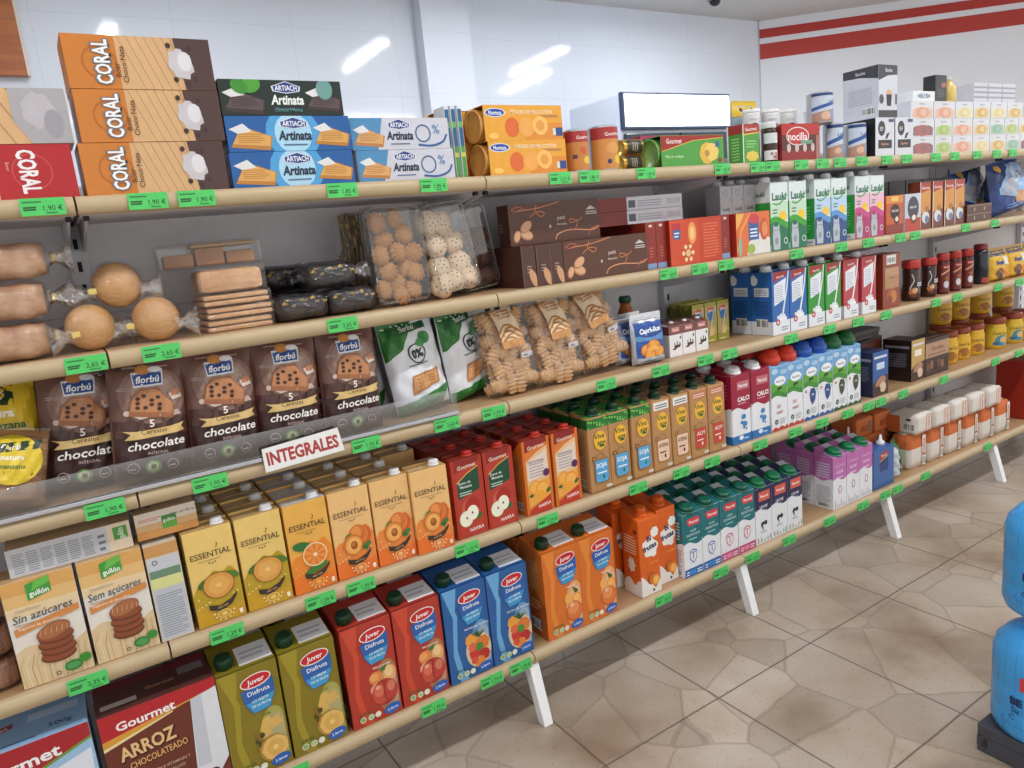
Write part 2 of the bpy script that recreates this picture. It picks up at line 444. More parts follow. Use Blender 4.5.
# ------------------------------------------------------------------ shelving bays
cream = M('bba684', .4); board_m = mat_noise('shelf_board', ['a88460', 'b8946e', 'b08c66'], 3, .4, stretch=(1, 9, 1))
steel = M('d2d2d8', .5); steel_d = M('b4b4ba', .55); slot_m = M('16161a', .7); legm = M('f2f3f5', .45)
green = M('4fc864', .55); lab_k = '1d4a2a'
TAGS = {1: [.678, .819, .891, 1.137, 1.321, 1.624, 1.704, 1.872, 2.138, 2.262, 2.322, 2.441, 2.535, 2.615, 2.721, 2.851, 2.956, 3.123, 3.239, 3.385, 3.519, 3.634],
        2: [.736, .796, 1.102, 1.925, 2.033, 2.13, 2.414, 2.618, 2.753, 2.924, 3.009, 3.321, 3.521],
        3: [.672, .831, 1.114, 1.288, 1.40, 1.708, 1.882, 2.038, 2.13, 2.382, 2.559, 2.7, 2.907, 3.141, 3.276, 3.56, 3.723],
        4: [.596, .812, .982, 1.063, 1.3, 1.51, 1.784, 1.932, 2.046, 2.238, 2.391, 2.517, 2.644, 2.754, 2.82, 2.948, 3.199, 3.56, 3.742],
        5: [.881, 1.178, 1.323, 1.40, 1.845, 2.06, 2.19, 2.353, 2.548, 2.724, 2.85, 2.92, 3.093, 3.524]}
PRICE = {1: ['1,90', '1,90', '1,90', '1,85', '1,85'], 2: ['2,65', '2,65', '2,65'], 3: ['1,90', '1,95', '1,95', '2,60', '1,79'],
         4: ['2,35', '1,29', '1,39', '1,39', '1,35', '1,29'], 5: ['1,79', '1,79', '1,79', '1,79', '1,45']}
ZS = {1: Z1, 2: Z2, 3: Z3, 4: Z4, 5: Z5}
_tagm = {}
def tag_mesh(price):
    if price in _tagm: return _tagm[price]
    b = MB(); w, h = .057, .025
    b.hexa([(-w / 2, 0, -h / 2), (w / 2, 0, -h / 2), (w / 2, .0012, -h / 2), (-w / 2, .0012, -h / 2), (-w / 2, 0, h / 2), (w / 2, 0, h / 2), (w / 2, .0012, h / 2), (-w / 2, .0012, h / 2)], green)
    f = Face(b, lambda u, v, o: (u - w / 2, -o, v - h / 2), w, h)
    f.text(price + ' €', .72, .42, .3, lab_k, bold=.02)
    f.lines(.06, .3, .36, .56, 2, lab_k, .7); f.lines(.06, .74, .5, .88, 1, '2d7a40', .6); f.lines(.55, .1, .85, .2, 1, '2d7a40', .7)
    _tagm[price] = b.mesh('price_label'); return _tagm[price]
DESC = ['wafer boxes and bread packs at the left edge', 'chocolate biscuit bags and orange nectar cartons', 'almond biscuit boxes and bagged butter biscuits',
        'blue, green and red plant drink cartons', 'tall coffee jars and stacked flour bags', 'tea boxes and yellow cocoa at the far end']
DEP = .262
for k in range(6):
    x0, x1 = BAY * k, BAY * (k + 1)
    r = empty('shelving_bay', (x0, 0, 0), 'cream metal shelving bay holding ' + DESC[k], 'shelf', 'shelving bays of the long gondola')
    b = MB(); b.box(.001, BAY - .001, DEP, DEP + .014, .08, 1.27, steel)
    for i in range(1, 5): b.box(.002, BAY - .002, DEP - .0006, DEP, .08 + i * .24, .082 + i * .24, steel_d)
    b.build('back_panel', r)
    ups = [0, BAY] if k == 5 else [0]
    for ux in ups:
        b = MB(); b.box(ux - .016, ux + .016, DEP - .022, DEP - .001, .02, 1.27, M('c6c8cf', .45), .002)
        z = .12
        while z < 1.25:
            b.box(ux - .0035, ux + .0035, DEP - .0232, DEP - .0222, z, z + .018, slot_m); z += .04
        b.build('upright', r)
    for n, z in ZS.items():
        b = MB(); yb = DEP - .024
        b.box(.0015, BAY - .0015, .012, yb, z - .022, z, board_m)
        # rolled front lip
        prof = [(.014, 0), (.006, -.0004), (.0012, -.003), (-.0028, -.009), (-.003, -.015), (-.0008, -.024), (.003, -.0275), (.014, -.028)]
        vs = []; m = len(prof)
        for xx in (.0015, BAY - .0015): vs += [(xx, y, z + dz) for y, dz in prof]
        b.add(vs, [(i, i + 1, m + i + 1, m + i) for i in range(m - 1)], cream, True)
        b.add(vs, [tuple(range(m))[::-1], tuple(range(m, 2 * m))], cream)
        b.box(.004, BAY - .004, .016, yb, z - .0285, z - .0225, steel)
        sh = b.build('shelf', r)
        for i, tx in enumerate(TAGS[n]):
            if x0 + .03 <= tx < x1 + .03 and (tx < x1 or k < 5):
                p = PRICE[n][i] if i < len(PRICE[n]) else ('1,%02d' % (15 + (i * 37 + n * 11) % 80))
                o = bpy.data.objects.new('price_label', tag_mesh(p)); COL.objects.link(o); o.parent = sh
                o.location = (min(max(tx, x0 + .031), x1 - .031) - x0, -.0052, z - .0135); o.rotation_euler = (-.06, 0, random.uniform(-.02, .02) * 0)
        for bx in (.012, BAY - .012):
            b = MB(); b.hexa([(bx - .002, .03, z - .034), (bx + .002, .03, z - .034), (bx + .002, yb, z - .075), (bx - .002, yb, z - .075), (bx - .002, .03, z - .0286), (bx + .002, .03, z - .0286), (bx + .002, yb, z - .0286), (bx - .002, yb, z - .0286)], steel)
            b.box(bx - .004, bx + .004, .02, .03, z - .036, z - .0286, slot_m)
            b.build('bracket', r)
    for lx in ups:
        b = MB(); b.hexa([(lx - .012, -.036, 0), (lx + .012, -.036, 0), (lx + .012, -.01, 0), (lx - .012, -.01, 0), (lx - .013, .004, .138), (lx + .013, .004, .138), (lx + .013, .032, .138), (lx - .013, .032, .138)], legm, .0015)
        b.box(lx - .012, lx + .012, .03, DEP - .024, .112, .137, legm)
        b.hexa([(lx - .013, DEP - .022, 0), (lx + .013, DEP - .022, 0), (lx + .013, DEP + .012, 0), (lx - .013, DEP + .012, 0), (lx - .013, DEP - .022, .079), (lx + .013, DEP - .022, .079), (lx + .013, DEP + .012, .079), (lx - .013, DEP + .012, .079)], legm)
        b.build('leg', r)

# clear plastic fence along the third shelf, and the hand-cut sign hung on it
r = empty('shelf_fence', (.72, .0, Z3), 'clear plastic fence with silver edge along the biscuit bag shelf', 'shelf fence')
clear = mat_film('clear_plastic_sheet', .10, .5, 'eef0f4', .08, 4, .05)
b = MB(); b.box(-.62, .60, .0015, .0035, .004, .052, clear); b.build('clear_panel', r)
b = MB(); b.box(-.62, .60, -.004, .0075, .0005, .0075, M('c9ccd6', .22, 1), .001); b.build('silver_edge', r)
b = MB(); w, h = .146, .046
b.hexa([(-w / 2, 0, 0), (w / 2, 0, .006), (w / 2, .0012, .006), (-w / 2, .0012, 0), (-w / 2, 0, h - .004), (w / 2 - .006, 0, h + .004), (w / 2 - .006, .0012, h + .004), (-w / 2, .0012, h - .004)], M('e6e6e4', .3))
f = Face(b, lambda u, v, o: (u - w / 2, -o, v + .002), w, h)
f.text('INTEGRALES', .49, .5, .5, 'a83232', w=.9, bold=.045, fit=True, rot=.03)
one(b.build('paper_sign', loc=(.995, -.0135, Z3 - .018), rot=(-.1, 0, 0)), 'white paper sign lettered INTEGRALES in red below the biscuit bags', 'sign')
# ------------------------------------------------------------------ carton bodies
def slant_body(mb, w, d, hf, hb, mat, bev=.0015, topmat=None):
    a, c = w / 2, d / 2
    mb.hexa([(-a, -c, 0), (a, -c, 0), (a, c, 0), (-a, c, 0), (-a, -c, hf), (a, -c, hf), (a, c, hb), (-a, c, hb)], mat, bev)
def flat_body(mb, w, d, h, mat, bev=.0012):
    slant_body(mb, w, d, h, h, mat, bev)
    a, c = w / 2, d / 2
    mb.box(-a, a, -.0012, .0012, h, h + .004, mat)                           # folded top seam
    for sx in (-1, 1):                                                       # ears folded against the sides
        mb.add([(sx * (a + .0004), -c * .9, h), (sx * (a + .0004), c * .9, h), (sx * (a + .001), 0, h - c * .8)], [(0, 1, 2)] if sx > 0 else [(0, 2, 1)], mat)
def cap_obj(root, x, y, z, r, h, col, tilt=0, collar=None, name='cap'):
    b = MB(); n = 24
    if collar: b.lathe([(r * 1.3, 0), (r * 1.3, h * .18), (r * 1.08, h * .3)], M(collar, .4), n)
    pr = [(r, h * .05), (r, h * .78), (r * .9, h * .97), (r * .55, h), (0, h)]
    b.lathe(pr, M(col, .35), n)
    for i in range(14):
        a = 2 * PI * i / 14; b.box(r * cos(a) - .0007, r * cos(a) + .0007, r * sin(a) - .0007, r * sin(a) + .0007, h * .12, h * .75, M(col, .35))
    return b.build(name, root, (x, y, z), (tilt, 0, 0))
def wave(a, k, s, c): return lambda u: c + a * sin(k * u + s)

# ---- large fruit nectar cartons of the bottom shelf
def nectar(key, name, base, dark, light, swirl, fruit, cap='0e3d24'):
    r = tpl(key, 'juice_carton', 'carton', 'large juice cartons on the bottom shelf')
    w, d, hf, hb = .107, .092, .219, .236
    b = MB(); slant_body(b, w, d, hf, hb, base)
    f = front(b, w, d, hf)
    f.band(lambda u: 0, lambda u: 1, swirl, 10, 0, .34)
    f.band(lambda u: 0, lambda u: min(1, .25 + 3.6 * u * u + u), base, 10, .12, .36)
    f.poly([(0, 0), (.42, 0), (.3, .12), (.22, .35), (.3, .7), (.12, 1), (0, 1)], swirl)
    f.poly([(0, 0), (.22, 0), (.12, .3), (.2, .7), (.02, 1), (0, 1)], base)
    f.ell(.8, .3, .26, .58, light[0]); f.ell(.84, .3, .2, .44, light[1])
    f.rect(.965, 0, 1, 1, base)
    fruit(f)
    f.poly([(.34, .8), (.9, .85), (.89, .71), (.78, .59), (.5, .575), (.39, .66)], '2c62ae')
    f.poly([(.395, .68), (.885, .715), (.775, .595), (.505, .58)], '3f9bd0')
    f.ell(.61, .87, .265, .13, 'efe4e0', .1); f.ell(.61, .87, .245, .108, 'c3262e', .1)
    f.text('Juver', .61, .87, .048, 'ffffff', bold=.03, rot=.06, shear=.1)
    f.text('Disfruta', .63, .77, .042, 'f4f8ff', w=.5, bold=.02, rot=.06)
    f.text('LO MEJOR', .64, .69, .022, 'eef8ff', w=.36, rot=.05, bold=.03); f.text('DE LA FRUTA', .645, .645, .022, 'eef8ff', w=.32, rot=.05, bold=.03)
    f.text(name, .7, .535, .02, 'ffffff' if key != 'pine' else '4a4a20', bold=.01)
    f.ell(.8, .075, .17, .1, '2a62b8', .15); f.text('2 litros', .8, .075, .026, 'ffffff', bold=.02, rot=.1)
    for q, cc in ((.2, '86b070'), (.36, 'a8c890'), (.5, 'e4e4d8')):
        f.ell(q, .075, .062, .062, 'd8dcc4'); f.ell(q, .075, .045, .045, cc)
    f.lines(.14, .125, .42, .15, 1, '3b6b30')
    t = top(b, w, d, hf, hb); t.rect(.42, .12, .98, .7, 'f2f2f6'); t.lines(.48, .3, .92, .6, 2, 'c4c8d8'); t.rect(0, 0, 1, .05, dark)
    l = left(b, w, d, hf); l.poly([(.0, 0), (1, 0), (1, .4), (.5, .55), (0, .2)], dark); l.lines(.25, .55, .8, .9, 9, light[0]); l.lines(.2, .32, .8, .45, 3, light[0]); l.barcode(.3, .08, .75, .2)
    b.build('carton_body', r)
    cap_obj(r, -w * .3, -d * .2, hf + (hb - hf) * .3 - .001, .0155, .022, cap, math.atan2(hb - hf, d))
def fr_pine(f):
    for cx, cy, q in ((.66, .44, .13), (.82, .42, .12), (.62, .36, .12)): f.poly([(cx - q, cy - .05), (cx + q, cy - .02), (cx + q * .5, cy + .07), (cx - q * .4, cy + .05)], 'd8b060')
    for i in range(9): f.ell(.52 + .05 * sin(i * 2.1), .2 + .022 * i, .045, .05, '4d4a22' if i % 2 else '8a6b2c')
    f.ell(.72, .2, .25, .25, 'b08838'); f.ell(.74, .2, .225, .225, 'e0b868', wob=.03, nw=11); f.ell(.74, .2, .15, .15, 'd8ac58', wob=.05, nw=13); f.ell(.74, .2, .05, .05, 'ecc878')
def fr_peach(f):
    f.ell(.56, .43, .14, .13, 'e08848'); f.ell(.53, .44, .09, .08, 'eca468'); f.ell(.84, .43, .13, .17, 'e8b070'); f.ell(.83, .45, .08, .11, 'f0cc98'); f.ell(.56, .32, .14, .12, 'e0a080')
    f.poly([(.64, .5), (.82, .53), (.74, .47)], '3c7a34')
    f.ell(.7, .26, .26, .27, 'a83434'); f.ell(.61, .26, .16, .22, 'c4503f'); f.ell(.59, .29, .1, .12, 'd87058'); f.ell(.81, .27, .13, .21, 'bc4038'); f.ell(.83, .3, .08, .11, 'd07a60'); f.ell(.57, .33, .05, .04, 'e8a890'); f.stroke([(.7, .36), (.68, .28), (.7, .18)], .02, '8c2428')
def fr_trop(f):
    f.ell(.7, .27, .3, .38, 'd8c8a0')
    for cx, cy, q, c in ((.55, .4, .14, 'e8a040'), (.8, .33, .16, 'd87838'), (.62, .25, .15, 'c83a34'), (.82, .2, .13, 'b82c30'), (.7, .14, .12, 'e08a3c'), (.56, .32, .1, 'e06848'), (.72, .3, .09, '4c8a38'), (.58, .17, .08, 'd85040')): f.ell(cx, cy, q, q, c, wob=.08)
    for i in range(8): a = .3 + i * .34; f.poly([(.72, .4), (.72 + .2 * cos(a), .43 + .1 * sin(a)), (.74, .43)], '2c5c30')
def fr_orange(f):
    f.poly([(.6, .5), (.7, .36), (.58, .33)], 'f0a850'); f.poly([(.74, .52), (.82, .4), (.9, .46)], '4a5a24'); f.ell(.62, .4, .1, .12, 'f4b058')
    f.ell(.84, .38, .12, .12, 'ee9838'); f.ell(.84, .38, .09, .09, 'f6b868'); f.ell(.75, .23, .23, .24, 'd0642c'); f.ell(.76, .24, .2, .21, 'de7a3c'); f.ell(.73, .27, .14, .14, 'e8935a'); f.ell(.7, .31, .06, .05, 'f4b890')
nectar('pine', 'PIÑA', '86761f', '5e5418', ('a8a456', 'b0a878'), 'a0902c', fr_pine)
nectar('peach', 'MELOCOTÓN', 'b23a2c', '7c2420', ('b07848', 'b8987c'), 'cc4c34', fr_peach)
nectar('trop', 'FRUTAS DEL TRÓPICO', '2a5f9e', '1c3f74', ('6aa0c8', '9cb0c4'), '6aa8d8', fr_trop)
nectar('nara', 'NARANJA', 'd8722a', 'b45820', ('e8a870', 'e0b898'), 'e48838', fr_orange)
BS = 'on bottom shelf'
for i, x in enumerate((.834, .945)):
    put('pine', x, .015 + .046, Z5, f'olive pineapple juice carton with green cap {BS}, front {("left", "right")[i]}')
    put('pine', x + .004, .17, Z5, f'olive pineapple juice carton {BS}, behind the front {("left", "right")[i]} one')
for i, x in enumerate((1.064, 1.175)):
    put('peach', x, .061, Z5, f'red peach juice carton with green cap {BS}, front {("left", "right")[i]}')
    put('peach', x, .165, Z5, f'red peach juice carton {BS}, behind the front {("left", "right")[i]} one')
for i, x in enumerate((1.288, 1.398)):
    put('trop', x, .061, Z5, f'blue tropical juice carton with green cap {BS}, front {("left", "right")[i]}')
    put('trop', x + .015, .182, Z5, f'blue tropical juice carton {BS}, behind the front {("left", "right")[i]} one')
for i, x in enumerate((1.548, 1.655)):
    put('nara', x, .061, Z5, f'orange juice carton with orange fruit {BS}, front {("left", "right")[i]} of pair')
    put('nara', x, .163, Z5, f'orange juice carton {BS}, behind the front {("left", "right")[i]} of pair')

# ---- fruit and milk drink
r = tpl('bif', 'juice_carton', 'carton', 'orange milk drink cartons on the bottom shelf')
w, d, hf, hb = .068, .066, .208, .222
b = MB(); slant_body(b, w, d, hf, hb, 'dd6420', .004)
f = front(b, w, d, hf)
f.ell(.55, .62, .36, .42, 'f2efec', .5, wob=.14, nw=5); f.ell(.8, .8, .2, .2, 'f2efec', wob=.1)
f.text('Bi', .5, .74, .07, '1f2c58', bold=.05, rot=.15); f.text('frutas', .52, .63, .07, '1f2c58', w=.8, bold=.05, rot=.18, shear=.1)
f.text('tropical', .66, .42, .035, 'f6a83a', bold=.02)
f.band(lambda u: 0, lambda u: .06 + .12 * abs(sin(4 * u + .3)) + (.18 * (1 - u / .3) if u < .3 else 0), 'ece9e6', 18)
f.ell(.55, .2, .24, .22, '9c4820'); f.ell(.62, .19, .2, .2, 'd47a28'); f.ell(.74, .17, .18, .2, 'f0a23c'); f.ell(.74, .17, .12, .14, 'f6bc60'); f.ell(.5, .27, .14, .1, 'c85a28')
f.ell(.6, .05, .05, .06, '22242c')
l = left(b, w, d, hf); l.band(lambda u: 0, lambda u: .12 + .1 * abs(sin(5 * u)), 'ece9e6', 12); l.ell(.5, .4, .2, .3, 'e8e0d8', wob=.2); l.lines(.15, .55, .85, .8, 7, 'f2c8a8'); l.ell(.8, .85, .1, .1, '8c3a18')
b.build('carton_body', r)
cap_obj(r, 0, -.004, hf + .005, .0145, .022, 'e0661e', .21, 'd85f1c')
for (x, y, t) in ((1.826, .05, 'front left'), (1.906, .068, 'front right'), (1.815, .135, 'behind the front left one'), (1.9, .143, 'behind the front right one')):
    put('bif', x, y, Z5, f'orange and white milk drink carton {BS}, {t}')

# ---- milk cartons with big screw caps and slanting tops
def milk(key, cat_group, top_c, w, d, hf, hb, cap, art, side=None, white='e9ebf0', split=.52, bar=None, name='milk_carton', shape=.0015, capr=.38, capy=-.2, foil='cdd2d8'):
    r = tpl(key, name, 'carton', cat_group)
    b = MB(); slant_body(b, w, d, hf, hb, white, shape)
    for F, k in ((front(b, w, d, hf), 0), (left(b, w, d, hf), 1), (right(b, w, d, hf), 2)):
        F.band(lambda u: split + .03 * sin(6.3 * u + k * 2), lambda u: 1, top_c)
        if k == 0: art(F)
        elif side: side(F)
    F = left(b, w, d, hf)
    if hb > hf: b.add([(-w / 2 - .0003, -d / 2, hf), (-w / 2 - .0003, d / 2, hf), (-w / 2 - .0003, d / 2, hb)], [(0, 2, 1)], top_c)
    t = top(b, w, d, hf, hb); t.rect(.0, .0, 1, 1, top_c); t.rect(.5, .56, .98, .97, foil)
    b.build('carton_body', r)
    q = (hb - hf)
    cap_obj(r, -w * .05, capy * d, hf + q * (.5 + capy), w * capr * .78, w * .2, cap, math.atan2(q, d), cap)
def side_txt(F): F.lines(.12, .12, .88, .45, 10, 'a8acb8'); F.barcode(.2, .03, .8, .11); F.lines(.15, .6, .85, .9, 6, 'c8ccd8')
def art_skim(c, c2):
    def art(F):
        F.rect(.3, .8, .9, .92, 'd8404a'); F.text('Pascual', .6, .86, .05, 'ffffff', w=.52, bold=.03); F.ell(.28, .87, .06, .1, 'd8404a', .4)
        F.text('LECHE', .55, .72, .03, 'e4f2f2', bold=.01); F.text('DESNATADA', .55, .66, .035, 'e4f2f2', w=.75, bold=.01); F.lines(.3, .58, .8, .62, 1, '9cc8c8')
        F.poly([(.3, .4), (.5, .43), (.7, .4), (.68, .27), (.5, .2), (.32, .27)], c); F.poly([(.33, .385), (.5, .41), (.67, .385), (.65, .28), (.5, .22), (.35, .28)], 'eceef2')
        F.text('1', .5, .315, .09, c, bold=.03); F.rect(.36, .365, .64, .38, c)
        F.rect(0, 0, 1, .13, c); F.rect(.3, .03, .6, .1, c2); F.lines(.08, .03, .26, .11, 2, 'dfe6f0'); F.lines(.66, .03, .94, .11, 2, 'dfe6f0')
    return art
PG = 'slant-topped milk cartons on the bottom shelf'
milk('teal_b', PG, '157078', .069, .068, .178, .2, '0c5a48', art_skim('2a66b0', '3f8ad0'), side_txt)
milk('teal_p', PG, '157078', .069, .068, .178, .2, '0c5a48', art_skim('c8487c', 'e08aac'), side_txt)
def art_whole(F):
    F.rect(.22, .76, .92, .93, 'd8604e'); F.text('Pascual', .57, .845, .05, 'ffffff', w=.62, bold=.03)
    F.text('LECHE', .52, .66, .05, 'f2f4fa', w=.6, bold=.03); F.text('ENTERA', .52, .59, .03, 'd4dcf0', bold=.01)
    F.ell(.45, .34, .13, .13, '2a2c34'); F.ell(.62, .36, .09, .1, '2a2c34'); F.ell(.5, .31, .06, .07, 'eceef2'); F.poly([(.4, .3), (.46, .3), (.46, .24), (.42, .24)], '2a2c34'); F.lines(.3, .2, .75, .24, 1, '9a9eaa')
    for q in (.1, .3, .5, .7, .88): F.rect(q, .03, q + .05, .1 + .03 * sin(q * 9), '8a8e78')
milk('navy', PG, '1b2450', .069, .068, .17, .193, '0c6a44', art_whole, side_txt, split=.6)
def art_pur(F):
    F.text('Pascual', .5, .9, .04, 'd84a60', bold=.03); F.rect(.15, .8, .85, .83, 'd49ac0'); F.text('LECHE', .5, .7, .05, 'f6e8f4', w=.6, bold=.02); F.lines(.2, .58, .8, .64, 1, 'e8c8e0')
    F.ell(.5, .36, .12, .2, 'b04a88'); F.ell(.5, .36, .08, .155, 'eceef2')
    for q in (.12, .26, .4, .56, .7, .84): F.rect(q, .03, q + .035, .12 + .05 * sin(q * 14), '8e92a0')
milk('pur', PG, 'c070b4', .068, .068, .172, .194, '0c7048', art_pur, side_txt, split=.56)
def rows(key, xs, y0, z, pitch, n, desc, skip=()):
    for i, x in enumerate(xs):
        for k in range(n):
            if (i, k) in skip: continue
            put(key, x, y0 + pitch * k, z, f'{desc}, {pos(i, len(xs))}, {ROW[k]}' if len(xs) > 1 else f'{desc}, {ROW[k]}')
rows('teal_b', (1.979, 2.05), .049, Z5, .071, 3, 'teal skimmed milk carton with blue base band')
rows('teal_p', (2.122, 2.194), .049, Z5, .071, 3, 'teal skimmed milk carton with pink base band')
rows('navy', (2.266, 2.337, 2.408), .049, Z5, .071, 3, 'navy and white whole milk carton')
rows('pur', (2.63, 2.701, 2.771), .049, Z5, .071, 3, 'lilac and white milk carton')
b = MB(); flat_body(b, .075, .06, .21, '6a2444'); F = front(b, .075, .06, .21); F.text('LECHE', .5, .7, .06, 'c890a8', bold=.02); F.lines(.2, .3, .8, .5, 4, '9c5c78')
r = tpl('maroon', 'milk_carton', 'carton', 'dark maroon cartons at the back of the bottom shelf'); b.build('carton_body', r)
b = MB(); b.box(-.03, .03, -.012, -.002, 0, .004, M('d8d4d8', .3)); b.build('pull_tab', r, (0, -.006, .21))
put('maroon', 2.49, .215, Z5, 'dark maroon carton behind the navy and lilac milk'); 

# ---- red capped calcium milk (fourth shelf)
S4 = 'on the fourth shelf'
def art_calci(F):
    F.rect(.3, .78, .92, .9, 'c4707c'); F.text('Pascual', .61, .84, .05, 'ffffff', w=.52, bold=.03)
    F.text('CALCI', .62, .645, .065, 'ffffff', w=.7, bold=.04); F.lines(.3, .575, .85, .6, 1, 'e8b8c4')
    F.rect(0, 0, 1, .12, '2470b8'); F.ell(.45, .08, .12, .08, 'e8f0f8'); F.lines(.6, .05, .9, .09, 1, 'cfe2f4')
    for cx, cy, q in ((.6, .38, .12), (.5, .3, .08), (.66, .27, .13), (.6, .22, .06), (.72, .2, .05)): F.ell(cx, cy, q, q * .8, '3c84c4', wob=.12)
milk('calci', 'crimson calcium milk cartons on the fourth shelf', '9c1438', .076, .07, .192, .208, 'e8eaee', art_calci, lambda F: (F.rect(0, 0, 1, .12, '2470b8'), F.rect(.15, .2, .5, .48, '9aa4a0'), F.lines(.2, .65, .8, .9, 5, 'c06078')), split=.5, shape=.005, capr=.3, capy=-.16)
for (x, y, t) in ((2.19, .051, 'front left'), (2.27, .051, 'front right'), (2.165, .13, 'behind the left one'), (2.25, .13, 'behind the right one')):
    put('calci', x, y, Z4, f'crimson and white calcium milk carton with white cap, {t}')
# ---- cow-meadow milk with coloured gable tops
def ast(key, capc, low, word, badge):
    r = tpl(key, 'milk_carton', 'carton', 'meadow milk cartons with coloured caps on the fourth shelf'); w, d, hf, hb = .069, .068, .186, .205
    b = MB(); slant_body(b, w, d, hf, hb, 'e9ecf2', .0015); F = front(b, w, d, hf)
    F.rect(0, .62, 1, 1, '6aa6d8'); F.ell(.25, .93, .2, .12, 'b8d4ec'); F.ell(.8, .9, .22, .1, 'a8cae8')
    F.band(lambda u: .52 + .03 * sin(5 * u), lambda u: .72 + .03 * sin(4 * u + 1), '5da838'); F.band(lambda u: .52 + .03 * sin(5 * u), lambda u: .6 + .03 * sin(5 * u), '3d8c34')
    F.ell(.56, .77, .36, .2, 'f2f4f6'); F.text('Asturiana', .56, .77, .04, '2a3a5a', w=.5, bold=.02); F.ell(.45, .65, .07, .07, '1c2024'); F.ell(.6, .66, .08, .06, '1c2024')
    if badge:
        F.poly([(.4, .42), (.5, .5), (.75, .5), (.85, .42), (.78, .3), (.6, .23), (.47, .3)], badge); F.text('100', .62, .4, .035, 'ffffff', bold=.03); F.rect(.12, .45, .22, .49, 'c03a3a'); F.ell(.9, .46, .04, .03, '3a8a4a')
    else:
        F.text('Ω3', .45, .38, .05, low, w=.4, bold=.02); F.text('nutri', .5, .29, .055, low, w=.6, bold=.03)
    F.ell(.28, .14, .11, .11, '2c5e44'); F.text('A', .28, .14, .04, 'dfeee4', bold=.02); F.lines(.48, .1, .88, .2, 3, 'b0b6c0')
    F.band(lambda u: 0, lambda u: .025 + .035 * abs(sin(8 * u)), low, 20)
    t = top(b, w, d, hf, hb); t.rect(0, 0, 1, 1, '7ab0dc')
    b.build('carton_body', r)
    # broad ridged cap covering the slanting top
    b = MB(); n = 20; W = w * .5
    pr = [(W, 0), (W * .97, .016), (W * .85, .025), (W * .62, .028), (W * .6, .036), (0, .038)]
    b.lathe(pr, M(capc, .35), n, sy=.95); b.build('cap', r, (0, .002, hf + .0085), (math.atan2(hb - hf, d), 0, 0))
ast('ast_r', 'd83a20', 'c03a30', 'nutri', None); ast('ast_b', '1f55b4', '2a5aa8', '', '2c4a8c'); ast('ast_g', '14602c', '2c5a34', '', '3c4a34')
for key, nm, xs in (('ast_r', 'red', (2.349, 2.42)), ('ast_b', 'blue', (2.492, 2.564)), ('ast_g', 'green', (2.635, 2.707))):
    rows(key, xs, .049, Z4, .072, 2, f'white meadow milk carton with broad {nm} cap')

# ---- kraft soy and oat drink
def vive(key, lab, word, lw, topc, leaf):
    r = tpl(key, 'drink_carton', 'carton', 'kraft plant drink cartons on the fourth shelf'); w, d, hf, hb = .064, .064, .184, .196
    k = 'b98a58'
    b = MB(); slant_body(b, w, d, hf, hb, k, .006); F = front(b, w, d, hf)
    if leaf:
        F.rect(0, .86, 1, .985, '2f7a34')
        for i in range(26): F.ell(.05 + .9 * ((i * .618) % 1), .875 + .1 * ((i * .37) % 1), .05, .035, ('5cb84a', '8cd060', '1c5428')[i % 3], i)
    else: F.rect(.12, .86, .9, .97, topc); F.lines(.2, .885, .85, .95, 2, '5a5a5a' if topc > 'd' else 'f0d0c0')
    F.ell(.55, .69, .3, .37, 'f0b83a'); F.text('Vive', .52, .75, .07, '23502c', w=.62, bold=.02, shear=.1); F.text('soy', .6, .665, .07, '23502c', w=.5, bold=.03); F.rect(.5, .6, .72, .63, '2c6a34')
    F.ring(.5, .46, .17, .02, '7c5830', 12, 0, PI); F.ell(.2, .46, .09, .09, '4a3420'); F.ell(.2, .46, .06, .06, 'c08a48')
    F.poly([(.2, .44), (.86, .44), (.86, .16), (.78, .12), (.28, .12), (.2, .16)], '8c6a44'); F.poly([(.23, .43), (.83, .43), (.83, .17), (.76, .135), (.3, .135), (.23, .17)], lab)
    F.text(word, .53, .36, .06, lw, w=.5, bold=.035); F.lines(.32, .25, .76, .29, 1, lw); F.ell(.6, .2, .05, .08, '2f7a3c' if leaf else lw)
    F.rect(.7, .04, .96, .08, 'd8d0c4')
    if leaf:
        L_ = left(b, w, d, hf); L_.rect(0, .86, 1, .985, '2a6a30'); t = top(b, w, d, hf, hb); t.rect(0.05, .05, .95, .95, '3c8a3c')
        for i in range(20): t.ell(.08 + .84 * ((i * .618) % 1), .1 + .8 * ((i * .37) % 1), .06, .05, ('5cb84a', '8cd060', '1c5428')[i % 3], i)
    else: t = top(b, w, d, hf, hb); t.rect(.05, .05, .95, .95, 'b08c6a'); t.lines(.1, .5, .9, .9, 3, '8a6c50')
    L_ = left(b, w, d, hf); L_.lines(.2, .2, .6, .5, 12, 'd8c4a8'); L_.barcode(.2, .07, .7, .17)
    b.build('carton_body', r); cap_obj(r, -.002, -.012, hf + .003, .0125, .019, '12402a', .19, '0f3624')
vive('soy', '5aa8dc', 'SOJA', 'ffffff', '', True); vive('oat', 'f0c8ac', 'AVENA', '33302e', 'ecebe8', False); vive('almond_d', 'c84438', 'ALM', 'ffe8e0', 'c07858', False)
rows('soy', (1.688, 1.752, 1.824), .047, Z4, .067, 3, 'kraft soy drink carton with leafy top and blue label')
rows('oat', (1.892, 1.959), .047, Z4, .067, 3, 'kraft oat drink carton with pale pink label')
rows('almond_d', (2.026, 2.093), .047, Z4, .067, 2, 'kraft almond drink carton with red label')
